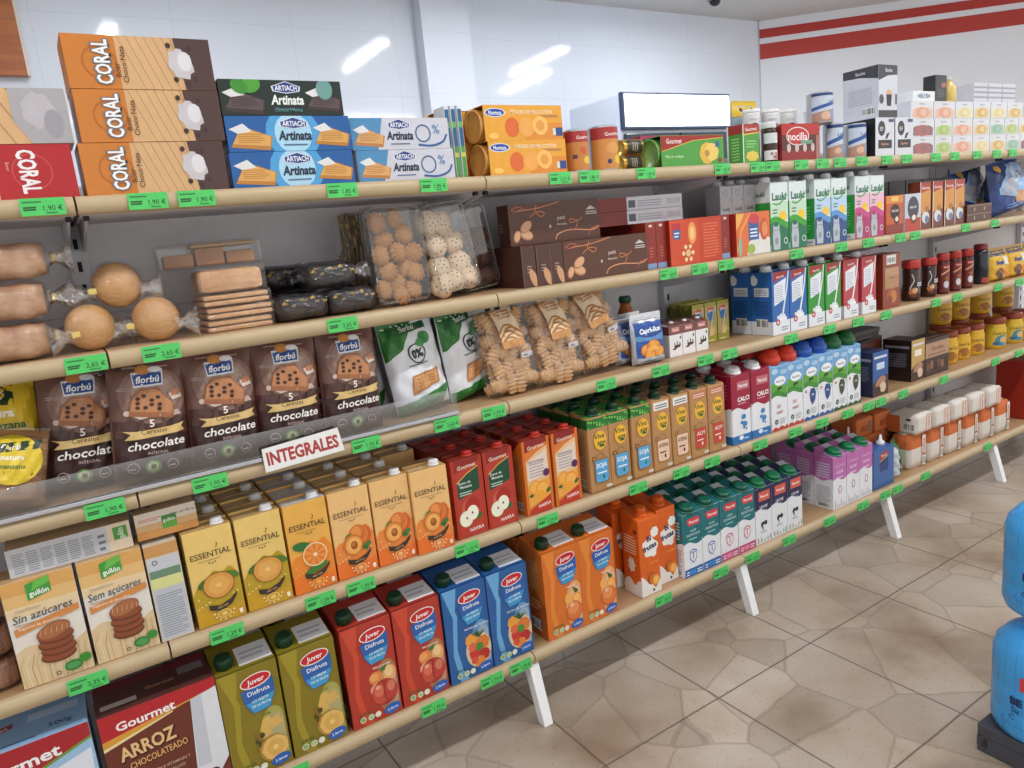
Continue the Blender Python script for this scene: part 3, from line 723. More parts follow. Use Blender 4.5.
# ------------------------------------------------------------------ nectar bricks of the fourth shelf
def essential(key, base, mid, low, fruit, foil=False):
    r = tpl(key, 'juice_carton', 'carton', 'nectar brick cartons on the fourth shelf'); w, d, h = .081, .072, .177
    b = MB(); flat_body(b, w, d, h, base); F = front(b, w, d, h)
    F.band(lambda u: .1, lambda u: .42 + .13 * sin(3.3 * u - .6) + .03 * sin(17 * u), mid, 20)
    F.band(lambda u: 0, lambda u: .2 - .05 * u + .02 * sin(14 * u), low, 18)
    for i in range(16): F.ell(.06 + .88 * ((i * .618) % 1), .2 + .3 * ((i * .41) % 1), .025, .025, base)
    F.text('ESSENTIAL', .5, .74, .062, '3a3226', w=.84, bold=.0, fit=True); F.stroke([(.62, .79), (.66, .83), (.63, .84)], .014, '3a3226')
    F.lines(.2, .675, .8, .685, 1, '6a5c40')
    for q in (.44, .5, .56): F.ell(q, .65 - .01 * (q == .5), .022, .012, '3a3226', .5)
    fruit(F)
    F.poly([(.26, .215), (.5, .185), (.74, .225), (.88, .285), (.86, .24), (.74, .17), (.5, .125), (.28, .16)], '3a2f2a'); F.text('NÉCTAR', .55, .17, .02, 'd8b070', bold=.01, rot=.15)
    F.ell(.55, .09, .15, .1, base); F.ell(.55, .09, .12, .08, low); F.ell(.55, .09, .06, .05, base); F.rect(.86, .04, .93, .09, 'f2ece0')
    for i in range(7): a = PI * (1 + i / 6); F.ell(.55 + .2 * cos(a), .11 + .08 * sin(a), .018, .018, 'f6ead0')
    L_ = left(b, w, d, h); L_.rect(0, 0, 1, .2, low); L_.lines(.2, .3, .8, .62, 10, 'f0ead8'); L_.barcode(.25, .05, .75, .16)
    t = top(b, w, d, h); t.rect(0, 0, 1, 1, 'b8bac0' if foil else 'c09a60'); t.rect(.06, .08, .5, .44, 'd8d2c4' if foil else 'ccac78')
    b.build('carton_body', r); cap_obj(r, w * .26, -.019, h + .0002, .0095, .011, 'e8e8ea', 0, 'dcdce0')
def fp(F): F.ell(.26, .45, .16, .08, '3f6a24', .5); F.ell(.84, .47, .16, .08, '4c7a2c', -.4); F.ell(.54, .4, .33, .3, '8a5c20'); F.ell(.54, .4, .31, .28, 'd89a48', wob=.02, nw=15); F.ell(.54, .4, .22, .2, 'e0a858', wob=.05, nw=12); F.ell(.54, .4, .06, .05, 'ecc078')
def fo(F): F.ell(.3, .52, .22, .11, '2f7034', -.2); F.ell(.56, .25, .28, .09, '3c7a34', .3); F.ell(.57, .4, .29, .29, 'f0d8a0'); F.ell(.57, .4, .26, .26, 'e07a2c'); [F.poly([(.57, .4), (.57 + .25 * cos(a), .4 + .114 * sin(a)), (.57 + .25 * cos(a + .5), .4 + .114 * sin(a + .5))], 'ea9448') for a in [i * PI / 4 + .15 for i in range(8)]]; F.ell(.57, .4, .05, .05, 'f4dcac')
def fa(F): F.ell(.73, .44, .19, .25, 'c8602c'); F.ell(.7, .46, .15, .2, 'dc7e3c'); F.ell(.6, .48, .2, .22, 'd4702e'); F.ell(.57, .5, .14, .14, 'e8904c'); F.stroke([(.66, .55), (.7, .46), (.68, .36)], .012, 'a84c20'); F.ell(.36, .47, .1, .06, '3f7a34', .6); F.ell(.45, .37, .24, .26, 'd07830'); F.ell(.46, .36, .2, .22, 'eaa654'); F.ell(.46, .37, .14, .16, 'f0b468'); F.ell(.47, .36, .09, .11, 'a0561f'); F.ell(.455, .375, .045, .05, 'bc7434'); F.ell(.8, .33, .1, .06, '3c7a3a', .5); F.ell(.74, .3, .08, .05, '2f6a30', -.5)
essential('ess_p', 'e6c472', 'b89a28', 'c89a24', fp); essential('ess_o', 'e6ae50', 'e88830', 'e87a28', fo, True); essential('ess_a', 'eabc7c', 'e88840', 'e8742c', fa)
rows('ess_p', (.813, .899), .052, Z4, .076, 3, 'yellow pineapple nectar brick with white cap')
rows('ess_o', (.985,), .052, Z4, .076, 3, 'orange nectar brick with silver top and halved orange')
rows('ess_a', (1.07, 1.155), .052, Z4, .076, 3, 'peach-coloured apricot nectar brick with white cap')
put('ess_a', 1.239, .042, Z4, 'apricot nectar brick standing forward beside the red apple juice', ry=0, rz=-.04)
put('ess_a', 1.24, .2, Z4, 'apricot nectar brick at the back, behind the forward-standing one', rz=.02)

def gjuice(key, base, panel, art, word, edge):
    r = tpl(key, 'juice_carton', 'carton', 'red capped juice cartons on the fourth shelf'); w, d, h = .075, .07, .174
    b = MB(); flat_body(b, w, d, h, '8c2a1c'); F = front(b, w, d, h)
    F.rect(0, 0, 1, 1, base); F.rect(0, 0, .1, 1, edge); F.rect(.9, 0, 1, 1, edge); F.poly([(.1, .84), (.9, .93), (.9, 1), (.1, 1)], '8e2420')
    F.text('Gourmet', .5, .9, .05, 'f2dcc8', w=.62, bold=.03, shear=.1, rot=.06)
    art(F)
    L_ = left(b, w, d, h); L_.rect(0, 0, 1, 1, edge if word == 'o' else 'a83420'); L_.lines(.2, .3, .8, .8, 12, 'd89060'); L_.barcode(.2, .05, .8, .16)
    t = top(b, w, d, h); t.rect(.05, .1, .95, .42, '9c3826'); t.rect(.05, .58, .95, .9, '983220')
    b.build('carton_body', r); cap_obj(r, w * .16, -.018, h + .0004, .0105, .011, 'b82a22', 0, 'b83a2c')
def ga(F):
    F.poly([(.14, .7), (.5, .8), (.86, .86), (.86, .58), (.14, .5)], '1d4a34'); F.stroke([(.14, .71), (.5, .81), (.86, .87)], .03, 'd8b050')
    F.text('Zumo de', .38, .7, .035, 'eef4ee', w=.4, bold=.01); F.text('Manzana', .42, .65, .035, 'eef4ee', w=.5, bold=.02); F.lines(.2, .54, .6, .6, 2, 'b8ccbc')
    F.ell(.5, .36, .3, .3, 'c86048'); F.ell(.56, .38, .25, .27, 'a8281e'); F.ell(.72, .24, .13, .08, '3a6a30', .4); F.ell(.32, .24, .22, .24, 'd8e0b8'); F.ell(.32, .24, .19, .21, 'f0eeda'); F.ell(.54, .3, .19, .22, 'f2f0de'); F.ell(.34, .25, .03, .04, '6a5030'); F.ell(.53, .3, .03, .04, '6a5030'); F.text('NARRA', .62, .09, .045, 'f4e4e0', w=.46, bold=.04, shear=.15, rot=.05)
def go(F):
    F.poly([(.1, .72), (.5, .82), (.9, .88), (.9, .2), (.1, .2)], 'e8c090'); F.poly([(.1, .4), (.9, .45), (.9, .2), (.1, .1)], 'eaa850'); F.poly([(.14, .7), (.86, .82), (.86, .5), (.14, .46)], 'e4d4c8'); F.lines(.2, .5, .75, .74, 6, 'b4a8a8')
    F.text('Zumo de Naranja', .45, .7, .03, '7a6a70', w=.6)
    F.ell(.8, .52, .12, .12, '5c2a5c'); F.ell(.35, .36, .22, .22, 'e8962c'); F.ell(.35, .36, .18, .18, 'f0b050'); F.ell(.62, .32, .24, .24, 'e89028'); F.ell(.62, .32, .2, .2, 'f4b458'); F.ell(.5, .24, .2, .16, 'f0a63c'); F.ell(.82, .28, .1, .06, '3a6a2c', .7); F.ell(.2, .26, .08, .05, '3a6a2c'); F.poly([(.1, 0), (.9, 0), (.9, .22), (.1, .06)], 'c03a24'); F.text('NARRA', .64, .1, .045, 'f4e4e0', w=.46, bold=.04, shear=.15, rot=.08)
gjuice('g_apple', 'b43c2c', '', ga, 'a', 'b03424'); gjuice('g_orange', 'd87a34', '', go, 'o', 'd8722a')
rows('g_apple', (1.33, 1.408), .05, Z4, .073, 3, 'red apple juice carton with green label panel')
rows('g_orange', (1.508, 1.589), .05, Z4, .073, 3, 'red and orange orange-juice carton with red cap')

# ------------------------------------------------------------------ plant drinks on the third shelf
def plant(key, col, band):
    r = tpl(key, 'drink_carton', 'carton', 'plant drink cartons on the third shelf'); w, d, h = .074, .07, .175
    b = MB(); flat_body(b, w, d, h, col); F = front(b, w, d, h)
    F.poly([(.08, .84), (.88, .93), (.88, 1), (.08, 1)], '9c2424'); F.text('Gourmet', .48, .92, .035, 'f6e8e4', w=.5, bold=.03, shear=.1, rot=.08)
    F.poly([(.12, .8), (.82, .89), (.72, .55), (.12, .47)], 'e6eaf2'); F.lines(.18, .52, .65, .8, 8, 'b8c0d0')
    F.poly([(.94, 1), (1, 1), (.9, .74), (.6, .25), (.5, .25), (.84, .76)], 'e8ecf2')
    F.ell(.52, .26, .28, .16, 'dfe6ee', wob=.2); F.ell(.6, .24, .22, .1, 'f0f2f6')
    F.rect(0, 0, 1, .22, 'e4e7ee'); F.ell(.3, .2, .12, .12, 'b83038'); F.ell(.3, .2, .06, .06, 'e8c8c8'); F.lines(.5, .06, .9, .14, 2, '8a90a0')
    L_ = left(b, w, d, h); L_.rect(0, 0, 1, .22, 'dfe3ea'); L_.rect(.15, .62, .85, .76, 'dce2ec'); L_.lines(.2, .64, .8, .74, 4, '8a94a8'); L_.barcode(.22, .12, .78, .26); L_.ell(.15, .88, .18, .22, 'e4eaf4'); L_.lines(.15, .32, .85, .56, 8, band)
    b.build('carton_body', r); cap_obj(r, -w * .22, 0, h + .0004, .0135, .017, 'e6eaf0', 0, 'dde2e8')
plant('pl_b', '2a66b0', '16407c'); plant('pl_g', '2c9432', '1c7024'); plant('pl_r', 'b8404a', '8c2a30')
rows('pl_b', (2.366, 2.443), .05, Z3, .072, 2, 'blue plant drink carton with milk splash'); rows('pl_g', (2.526, 2.606), .05, Z3, .072, 2, 'green plant drink carton with milk splash'); rows('pl_r', (2.694, 2.787), .05, Z3, .072, 2, 'red plant drink carton with milk splash')

# ------------------------------------------------------------------ kids' milk on the second shelf
def laiki(key, low, midc, side):
    r = tpl(key, 'milk_carton', 'carton', 'cat picture milk cartons on the second shelf'); w, d, h = .074, .07, .182
    b = MB(); flat_body(b, w, d, h, 'd8e4e4'); F = front(b, w, d, h)
    F.rect(0, .45, 1, .72, midc); F.band(lambda u: 0, lambda u: .44 + .05 * sin(4 * u + .5), low); F.band(lambda u: .38 + .05 * sin(4 * u + .5), lambda u: .46 + .05 * sin(4 * u + .5), side)
    F.text('Lauki', .5, .8, .11, '1f6a44', w=.8, bold=.04, fit=True); F.stroke([(.15, .7), (.4, .68), (.65, .72), (.95, .82)], .05, '2c9a3c')
    F.ell(.68, .5, .2, .2, 'f0c81e'); F.band(lambda u: .36 + .05 * sin(4 * u + .5), lambda u: .46 + .05 * sin(4 * u + .5), side, 8, .45, .92); F.lines(.12, .55, .4, .64, 2, '5a8a6c')
    # sitting grey cat
    g = 'b4bcc4'; F.poly([(.12, .02), (.5, .02), (.52, .22), (.46, .33), (.14, .33), (.08, .22)], g); F.poly([(.12, .28), (.12, .4), (.2, .36), (.38, .36), (.47, .41), (.47, .28)], g); F.ell(.3, .15, .1, .13, '8c949c'); F.ell(.22, .31, .03, .025, '404850'); F.ell(.37, .31, .03, .025, '404850'); F.ring(.82, .14, .1, .035, 'd4e0e4', 14)
    L_ = left(b, w, d, h); L_.rect(0, .1, 1, .72, '2c9a3c'); L_.lines(.2, .2, .8, .62, 9, '7cc884'); L_.text('Lauki', .5, .85, .07, '1f6a44', w=.6, bold=.03); L_.lines(.3, .04, .9, .09, 1, '8a94a0')
    b.build('carton_body', r); cap_obj(r, -w * .2, 0, h + .0004, .0135, .017, 'e8ecf0', 0, 'e0e4e8')
laiki('la_g', '14704c', 'c0dcc4', '38a030'); laiki('la_b', '244a88', 'b8d0ec', '5a96d4'); laiki('la_p', 'b02a68', 'e8b8d0', 'c84488')
rows('la_g', (2.369, 2.449), .05, Z2, .072, 2, 'green kitten milk carton on second shelf', skip=((0, 1), (1, 1))); rows('la_b', (2.56, 2.638), .05, Z2, .072, 2, 'blue kitten milk carton on second shelf'); rows('la_p', (2.752, 2.828), .05, Z2, .072, 2, 'pink kitten milk carton on second shelf')
r = tpl('la_grey', 'milk_carton', 'carton', 'grey milk cartons behind the orange multipack'); w, d, h = .0455, .05, .184
b = MB(); flat_body(b, w, d, h, 'a8acb4'); F = front(b, w, d, h); F.text('Lauki', .5, .68, .055, '2c4a4c', w=.7, bold=.04); F.ring(.45, .9, .16, .03, '6a7078', 14); F.stroke([(.2, .61), (.5, .59), (.85, .66)], .04, '3c6a5c'); F.ell(.84, .8, .06, .06, '7c8490')
b.build('carton_body', r); cap_obj(r, -.004, .004, h + .0004, .013, .015, 'b4b8be', 0, 'aab0b6')
rows('la_grey', (2.2125, 2.2595, 2.3065), .086, Z2, .07, 1, 'grey milk carton behind the small orange box')

# ------------------------------------------------------------------ small drinks, third shelf
r = tpl('choc_milk', 'drink_carton', 'carton', 'small chocolate milk cartons on the third shelf'); w, d, hf, hb = .0455, .042, .08, .09
b = MB(); slant_body(b, w, d, hf, hb, 'e8e6e8'); F = front(b, w, d, hf); F.rect(0, .72, 1, 1, '7c4a48'); F.rect(.2, .8, .8, .95, 'c88880'); F.text('Pascual', .5, .87, .06, 'f6ecec', w=.5, bold=.03)
F.ell(.55, .42, .2, .13, '4a2c28'); F.ell(.5, .34, .16, .12, '4a2c28'); F.ell(.72, .38, .12, .16, '4a2c28'); F.rect(.42, .38, .55, .5, 'e8e6e8'); F.rect(.62, .38, .74, .5, 'e8e6e8'); F.ell(.35, .26, .14, .05, '4a2c28'); F.ell(.85, .6, .06, .09, '2c7a48')
L_ = left(b, w, d, hf); L_.rect(0, 0, 1, 1, 'c8c4c6'); L_.rect(0, .72, 1, 1, '6a3c3c'); t = top(b, w, d, hf, hb); t.rect(0, 0, 1, 1, '6a403e'); b.build('carton_body', r)
b = MB(); b.lathe([(.0065, 0), (.0065, .003), (0, .0032)], M('e8e2e2'), 12); b.build('straw_hole_tab', r, (.006, 0, (hf + hb) / 2), (.23, 0, 0))
rows('choc_milk', (1.983, 2.03, 2.078), .062, Z3, .045, 1, 'small brown and white chocolate milk carton')
r = tpl('mini_pine', 'juice_carton', 'carton', 'small pineapple juice cartons on the third shelf'); w, d, h = .046, .04, .112
b = MB(); flat_body(b, w, d, h, 'a09a3c'); F = front(b, w, d, h); F.rect(0, .2, 1, .9, 'b8ac60'); F.ell(.5, .8, .36, .2, 'c8584c'); F.poly([(.15, .78), (.85, .78), (.75, .55), (.3, .55)], '3a74b0'); F.text('Juver', .5, .8, .07, 'ffffff', w=.55, bold=.03); F.ell(.5, .3, .34, .32, 'd8b868'); F.ell(.55, .26, .24, .22, 'e4cc88'); F.lines(.2, .04, .8, .1, 1, 'e0e0b0')
L_ = left(b, w, d, h); L_.rect(0, 0, 1, 1, '6a6a20'); b.build('carton_body', r)
b = MB(); b.tube([(-.012, -d / 2 - .002, .02), (.012, -d / 2 - .002, .095)], .0018, M('e8e8ea'), 6); b.build('straw', r)
rows('mini_pine', (2.135, 2.184, 2.233), .125, Z3, .044, 1, 'small green and yellow pineapple juice carton')
for i, x in enumerate((2.15, 2.2)): put('mini_pine', x, .185, Z3, f'small olive pineapple juice carton behind the front three, {("left", "right")[i]}')
# ------------------------------------------------------------------ flat boxes
def bx(key, name, cat, group, w, d, h, col, fr=None, lf=None, tp=None, bev=.0008, part='box_body'):
    """a folded card box: one mesh, print and all"""
    b = MB(); b.box(-w / 2, w / 2, -d / 2, d / 2, 0, h, col, bev)
    if fr: fr(front(b, w, d, h))
    if lf: lf(left(b, w, d, h))
    if tp: tp(top(b, w, d, h))
    t = Tpl(); t.used = False; t.group = group; t.root = b.build(name); t.root['category'] = cat; TP[key] = t
def cookie_stack(F, cx, cy, s):
    for i in range(4): F.ell(cx + .02 * (i % 2), cy + i * s * .32, s * 1.32, s * .62, '6a3420'); F.ell(cx + .02 * (i % 2), cy + .012 + i * s * .32, s * 1.26, s * .55, '8a4a2e')
    y = cy + .02 + 3.6 * s * .32; F.ell(cx, y, s * 1.3, s * .72, '8f5232', .25); F.ell(cx, y + .004, s * 1.15, s * .6, 'a86a44', .25)
    for i in range(6): u = cx - s + i * s * .4; F.stroke([(u, y - .02), (u + .02, y + .03)], .012, 'd8a070')
def gullon(word):
    def art(F):
        F.rect(0, .84, 1, 1, 'd8a45c'); F.rect(0, .74, 1, .87, 'e0b878'); F.rect(0, .64, 1, .76, 'e4cca4'); F.rect(0, .3, 1, .66, 'e2dcd2')
        F.band(lambda u: 0, lambda u: .34 + .05 * sin(7 * u), 'd8c098', 14); 
        for i in range(14): F.stroke([(.05 + .07 * i, 0), (.02 + .075 * i, .2 + .08 * sin(i * 3)), (.1 + .07 * i, .3)], .012, ('c8a870', 'e6d4ac', 'b8945c')[i % 3])
        F.poly([(.33, .8), (.66, .84), (.66, .99), (.33, .95)], '3f9a3c'); F.poly([(.4, .88), (.66, .93), (.66, .99), (.45, .96)], '6ab84c'); F.text('gullón', .495, .86, .05, 'ffffff', w=.27, bold=.035, rot=.05)
        F.text('DietNature', .3, .73, .03, 'b0a488', w=.4, shear=.2, rot=.05); F.text(word, .48, .67, .075, '3c4654', w=.84, bold=.005, shear=.25, rot=.07); F.lines(.08, .595, .5, .61, 1, '9a8a78')
        F.poly([(.06, .5), (.97, .6), (.97, .66), (.06, .57)], 'd08848'); F.text('Digestive de chocolate', .4, .57, .025, 'f6e8d8', w=.6, rot=.04)
        cookie_stack(F, .56, .23, .19); F.ell(.72, .09, .13, .09, '2c7a3c'); F.ell(.72, .09, .1, .06, '4f9a54'); F.ell(.9, .13, .09, .08, '3c8a30'); F.ring(.5, .06, .03, .012, '3a3a40', 10)
    return art
bx('gul_a', 'biscuit_box', 'box', 'tall biscuit boxes on the fourth shelf', .098, .065, .177, 'e0d8cc', gullon('Sin azúcares'), lambda F: (F.rect(0, 0, 1, 1, 'd4b890'), F.lines(.2, .2, .8, .7, 14, '9a8a78')), lambda F: F.rect(0, 0, 1, 1, 'c8a070'))
bx('gul_b', 'biscuit_box', 'box', 'tall biscuit boxes on the fourth shelf', .094, .065, .177, 'e0d8cc', gullon('Sem açúcares'), None, lambda F: F.rect(0, 0, 1, 1, 'c8a070'))
put('gul_a', .561, .048, Z4, 'tall biscuit box lettered Sin azúcares, cookie stack picture')
put('gul_b', .662, .048, Z4, 'tall biscuit box lettered Sem açúcares, cookie stack picture')
bx('gul_l', 'biscuit_box', 'box', None, .173, .065, .046, 'd8d4d2', lambda F: (F.rect(0, .0, .8, 1, 'c4c6cc'), F.rect(.8, 0, 1, 1, 'e0d0b8'), *[F.lines(.04 + i * .11, .12, .13 + i * .11, .85, 9, '8a92a0') for i in range(6)], F.lines(.72, .15, .78, .85, 3, '6c7888'), F.rect(.85, .4, .97, .86, '4a9a3c'), F.text('gullón', .91, .6, .2, 'f0f8ee', rot=PI / 2, bold=.02, w=.4)), None, lambda F: F.rect(0, 0, 1, 1, 'd0b080'))
put('gul_l', .615, .06, Z4 + .178, 'biscuit box lying on its side across the two tall biscuit boxes')
bx('gul_n', 'biscuit_box', 'box', None, .052, .09, .174, 'd4cab8', lambda F: (F.rect(.04, .02, .96, .55, 'bcc0c8'), F.lines(.1, .05, .9, .5, 18, '8e96a4'), F.rect(.04, .55, .96, .72, 'd4d890'), F.rect(.04, .66, .96, .76, '6a8a70'), F.rect(.04, .74, .96, .86, 'c4c8d0'), F.ring(.25, .82, .07, .03, '4a5058', 10), F.rect(0, .88, 1, 1, 'c89458')), lambda F: F.rect(0, 0, 1, 1, 'c8a878'))
put('gul_n', .738, .06, Z4, 'narrow biscuit box standing end-on beside the pineapple nectar')
bx('gul_t', 'biscuit_box', 'box', None, .096, .055, .046, 'd8b890', lambda F: (F.rect(0, 0, 1, .35, 'cc9050'), F.rect(0, .3, 1, .6, 'd8b080'), F.rect(0, .55, 1, 1, 'dcd2c4'), F.rect(.42, .25, .66, .75, '3f8a3c'), F.rect(.42, .25, .66, .5, '66b048'), F.text('gullón', .54, .57, .13, 'f0f8ee', w=.2, bold=.03), F.lines(.05, .66, .42, .8, 2, 'd8806c'), F.text('rico en fibra', .77, .76, .12, '6a7470', w=.4)))
put('gul_t', .757, .055, Z4 + .1818, 'small biscuit box lying on top of the narrow box')
# cereal boxes, bottom shelf
def arroz(F):
    F.rect(0, 0, 1, 1, '6c3226'); F.poly([(0, .8), (1, .9), (1, 1), (0, 1)], 'b4242c'); F.poly([(0, .8), (0, .74), (.7, .87), (1, .9), (1, .915)], 'd89a3c'); F.poly([(0, .745), (0, .72), (.6, .84), (.6, .85)], 'e8d8a0')
    F.text('Gourmet', .38, .89, .07, 'f6f2f0', w=.5, bold=.03, fit=True, rot=.04)
    F.text('ARROZ', .36, .66, .11, '3c1810', w=.5, bold=.07, fit=True, rot=.08); F.text('ARROZ', .35, .67, .11, 'e6c088', w=.48, bold=.035, fit=True, rot=.08)
    F.text('CHOCOLATEADO', .43, .55, .055, '3c1810', w=.52, bold=.06, fit=True, rot=.08); F.text('CHOCOLATEADO', .425, .555, .055, 'e2b070', w=.5, bold=.02, fit=True, rot=.08)
    F.text('ALTO CONTENIDO EN 8 VITAMINAS Y', .36, .43, .025, 'd8b8a8', w=.62, rot=.03); F.text('HIERRO Y FUENTE DE CALCIO', .34, .38, .025, 'd8b8a8', w=.55, rot=.03)
    F.poly([(.76, .88), (1, .92), (1, .3), (.82, .1), (.7, .25)], 'dcdfe6'); F.poly([(.76, .88), (.86, .9), (.84, .3), (.72, .3)], 'c4c9d4'); F.ell(.7, .15, .2, .12, 'e8e4e4', wob=.2); F.ell(.45, .1, .2, .1, '8c4a34', wob=.1); F.ell(.85, .2, .05, .06, '5a2418'); F.ell(.6, .22, .04, .04, 'e8e4e4')
bx('arroz', 'cereal_box', 'box', 'cereal boxes on the bottom shelf', .186, .108, .228, '6c2a22', arroz, lambda F: F.rect(0, 0, 1, 1, '1c1416'), lambda F: (F.rect(0, 0, 1, .75, '5a3430'), F.rect(0, .72, 1, 1, '7c2428'), F.rect(.04, .18, .34, .32, 'd0c4c0'), F.text('Gourmet', .55, .42, .1, 'd8a078', w=.25, bold=.02), F.rect(.72, .45, .95, .7, '8a7c80')))
put('arroz', .6865, .069, Z5, 'brown chocolate rice cereal box with red band on bottom shelf')
def copos(F):
    F.rect(0, 0, 1, 1, '9cc0e0'); F.poly([(0, .62), (1, .88), (1, 1), (0, 1)], 'a8242c'); F.poly([(0, .6), (1, .87), (1, .89), (0, .62)], '6a9c3c'); F.text('Gourmet', .42, .86, .09, 'f2f2f4', w=.7, bold=.03, fit=True, rot=.06)
    F.poly([(.78, 0), (.94, 0), (.98, .8), (.72, .74)], 'dde2ec'); F.text('COPOS DE MAÍZ', .4, .4, .09, '2c5a9c', w=.7, bold=.03); F.ell(.4, .15, .3, .2, 'e0b050', wob=.1)
bx('copos', 'cereal_box', 'box', 'cereal boxes on the bottom shelf', .192, .108, .233, '9cc0e0', copos, None, lambda F: (F.rect(0, 0, 1, 1, '94bade'), F.poly([(.1, .42), (.45, .6), (.45, .75), (.1, .6)], 'a82a34'), F.text('Gourmet', .275, .59, .1, 'f0e8ea', w=.3, bold=.02, rot=.25), F.rect(.56, .6, .94, .82, 'c8dcf0'), F.text('500g', .8, .3, .12, '2a4a88', w=.2, bold=.02), F.lines(.35, .1, .62, .2, 1, '5c84b4')))
put('copos', .4865, .069, Z5, 'light blue cereal box with red band at the left end')
# chocolate and coffee boxes, fourth shelf
def chb(c1, c2): return lambda F: (F.rect(0, 0, 1, 1, c1), F.rect(.1, .85, .9, .9, 'd8dce4'), F.rect(.25, .6, .75, .75, 'c8d8f0' if c1 < '5' else 'f0e8d8'), F.poly([(0, 0), (1, 0), (1, .45), (.4, .42), (0, .3)], c2), F.ell(.5, .3, .35, .2, 'b08068', .4), F.ell(.65, .18, .2, .2, 'd8c0a8'), F.ell(.3, .14, .2, .15, '3c2420'))
dkl = lambda c: (lambda F: (F.rect(0, 0, 1, 1, c), F.rect(.08, .8, .92, .86, '8a8e9c'), F.lines(.1, .35, .85, .7, 8, '6a6e7c')))
bx('ch_b', 'chocolate_box', 'box', None, .086, .075, .144, '1c2f5c', chb('2c5ca0', '4a3028'), dkl('1c2848'))
put('ch_b', 2.849, .052, Z4, 'dark blue chocolate powder box beside the meadow milk')
bx('ch_g', 'chocolate_box', 'box', None, .082, .1, .142, '2c1c1a', chb('c0a05c', '4a3028'), dkl('2a1c1c'))
put('ch_g', 3.099, .081, Z4, 'dark brown chocolate box with gold front')
bx('ch_w', 'chocolate_box', 'box', None, .152, .075, .128, '3c2620', lambda F: (F.rect(0, 0, 1, .52, '3c2420'), F.rect(0, .5, 1, .9, 'b08c70'), F.text('Chocolate', .5, .74, .11, '6a3c34', w=.8, bold=.03), F.lines(.1, .56, .9, .64, 1, '7c5448'), *[F.ell(.12 + .15 * i, .25 + .05 * (i % 2), .07, .1, ('6a4634', '8a6248', '241614')[i % 3]) for i in range(6)]), None, lambda F: (F.rect(0, 0, 1, 1, '3a2a28'), F.rect(.2, .2, .8, .4, '6a5a58')))
put('ch_w', 3.222, .069, Z4, 'wide tan and brown chocolate box before the cocoa jars')
bx('ch_d', 'chocolate_box', 'box', 'dark chocolate boxes at the back of the fourth shelf', .075, .07, .155, '2c2020', lambda F: (F.rect(0, .7, 1, .95, '5c2c1c'), F.lines(.1, .2, .9, .6, 8, '4c3c3a')), lambda F: F.lines(.1, .2, .9, .8, 12, '4a4048'))
for i, x in enumerate((2.87, 2.95, 3.03)): put('ch_d', x, .175 - .02 * (i == 1), Z4, f'dark brown chocolate box at back of fourth shelf, {pos(i, 3)}')
bx('ch_f', 'chocolate_bar_box', 'box', 'flat dark bar boxes stacked at the back', .15, .07, .016, '2a2224', lambda F: F.lines(.1, .3, .9, .7, 1, '6a5c58'), None, lambda F: F.lines(.1, .2, .9, .8, 3, '453a3c'))
for i in range(2): put('ch_f', 2.965 + .006 * (i % 2), .17, Z4 + .1555 + .0165 * i, f'flat dark bar box, {("lower", "upper")[i]} of two behind the blue box')

# almond biscuit boxes, second shelf
def alm(F):
    F.rect(0, 0, 1, 1, '583426'); A_ = 'c8784c'
    F.stroke([(.03, .86), (.1, .93), (.16, .86), (.08, .82), (.03, .86)], .008, 'b85a38')
    F.stroke([(.1, .84), (.28, .86), (.44, .93), (.55, .99)], .009, A_); F.stroke([(.3, .95), (.28, .8), (.34, .66), (.38, .74), (.3, .78), (.22, .66)], .008, A_)
    F.stroke([(.48, .06), (.52, .2), (.66, .27), (.9, .22), (.99, .3)], .01, 'd89468'); F.stroke([(.86, .1), (.9, .26), (.98, .3)], .009, 'b85a38'); F.stroke([(.7, .24), (.74, .46), (.66, .54), (.66, .44), (.76, .5), (.8, .56)], .008, A_)
    for cx, cy, q, t in ((.07, .22, .055, 1.2), (.17, .24, .07, -.3), (.17, .44, .07, .55)): F.ell(cx, cy, q, q * .62, 'b07a54', t); F.ell(cx + .004, cy + .015, q * .86, q * .5, 'd8a880', t)
    F.text('petit', .56, .6, .1, 'd8c8bc', w=.1, bold=.02); F.text('Almendra', .56, .44, .06, 'd8c8bc', w=.12, bold=.02); F.ell(.43, .4, .012, .014, 'd8c0a8')
    F.poly([(.84, .74), (.9, .84), (.96, .74)], 'c8c0bc'); F.lines(.84, .62, .97, .72, 2, 'd0c8c4')
def alms(F): F.rect(0, 0, 1, 1, '4a2c22'); F.stroke([(.05, .1), (.05, .95)], .02, '7c5c4c'); F.lines(.1, .35, .4, .6, 3, '8a7064')
bx('alm', 'almond_biscuit_box', 'box', 'brown almond biscuit boxes on the second shelf', .252, .045, .089, '4c2c22', alm, alms)
bx('alm_e', 'almond_biscuit_box', 'box', 'brown almond biscuit boxes on the second shelf', .036, .2, .089, '4c2c22', lambda F: (F.rect(0, 0, 1, 1, '4e2e24'), F.stroke([(.06, .02), (.06, .98)], .05, '6a4c40'), F.lines(.35, .35, .7, .55, 3, '9c8478'), F.ell(.8, .2, .25, .6, 'c89870', .4)))
for i, x in enumerate((1.541, 1.579, 1.615)): put('alm_e', x, .122, Z2, f'almond box standing end-on under the top almond box, {pos(i, 3)}')
put('alm', 1.7605, .045, Z2, 'long brown almond biscuit box standing at the front, lower one')
put('alm', 1.6525, .085, Z2 + .0895, 'long brown almond biscuit box lying across the others, top one')
def rdl(F): F.rect(0, 0, 1, 1, '8c2a20'); F.rect(.35, .9, .65, .95, 'e8d0c0'); F.rect(.05, 0, .95, .12, '7c98c0'); F.lines(.3, .25, .7, .5, 4, 'b85c48')
bx('red_s', 'bar_box', 'box', 'upright red bar boxes on the second shelf', .033, .18, .111, '8c2a20', rdl)
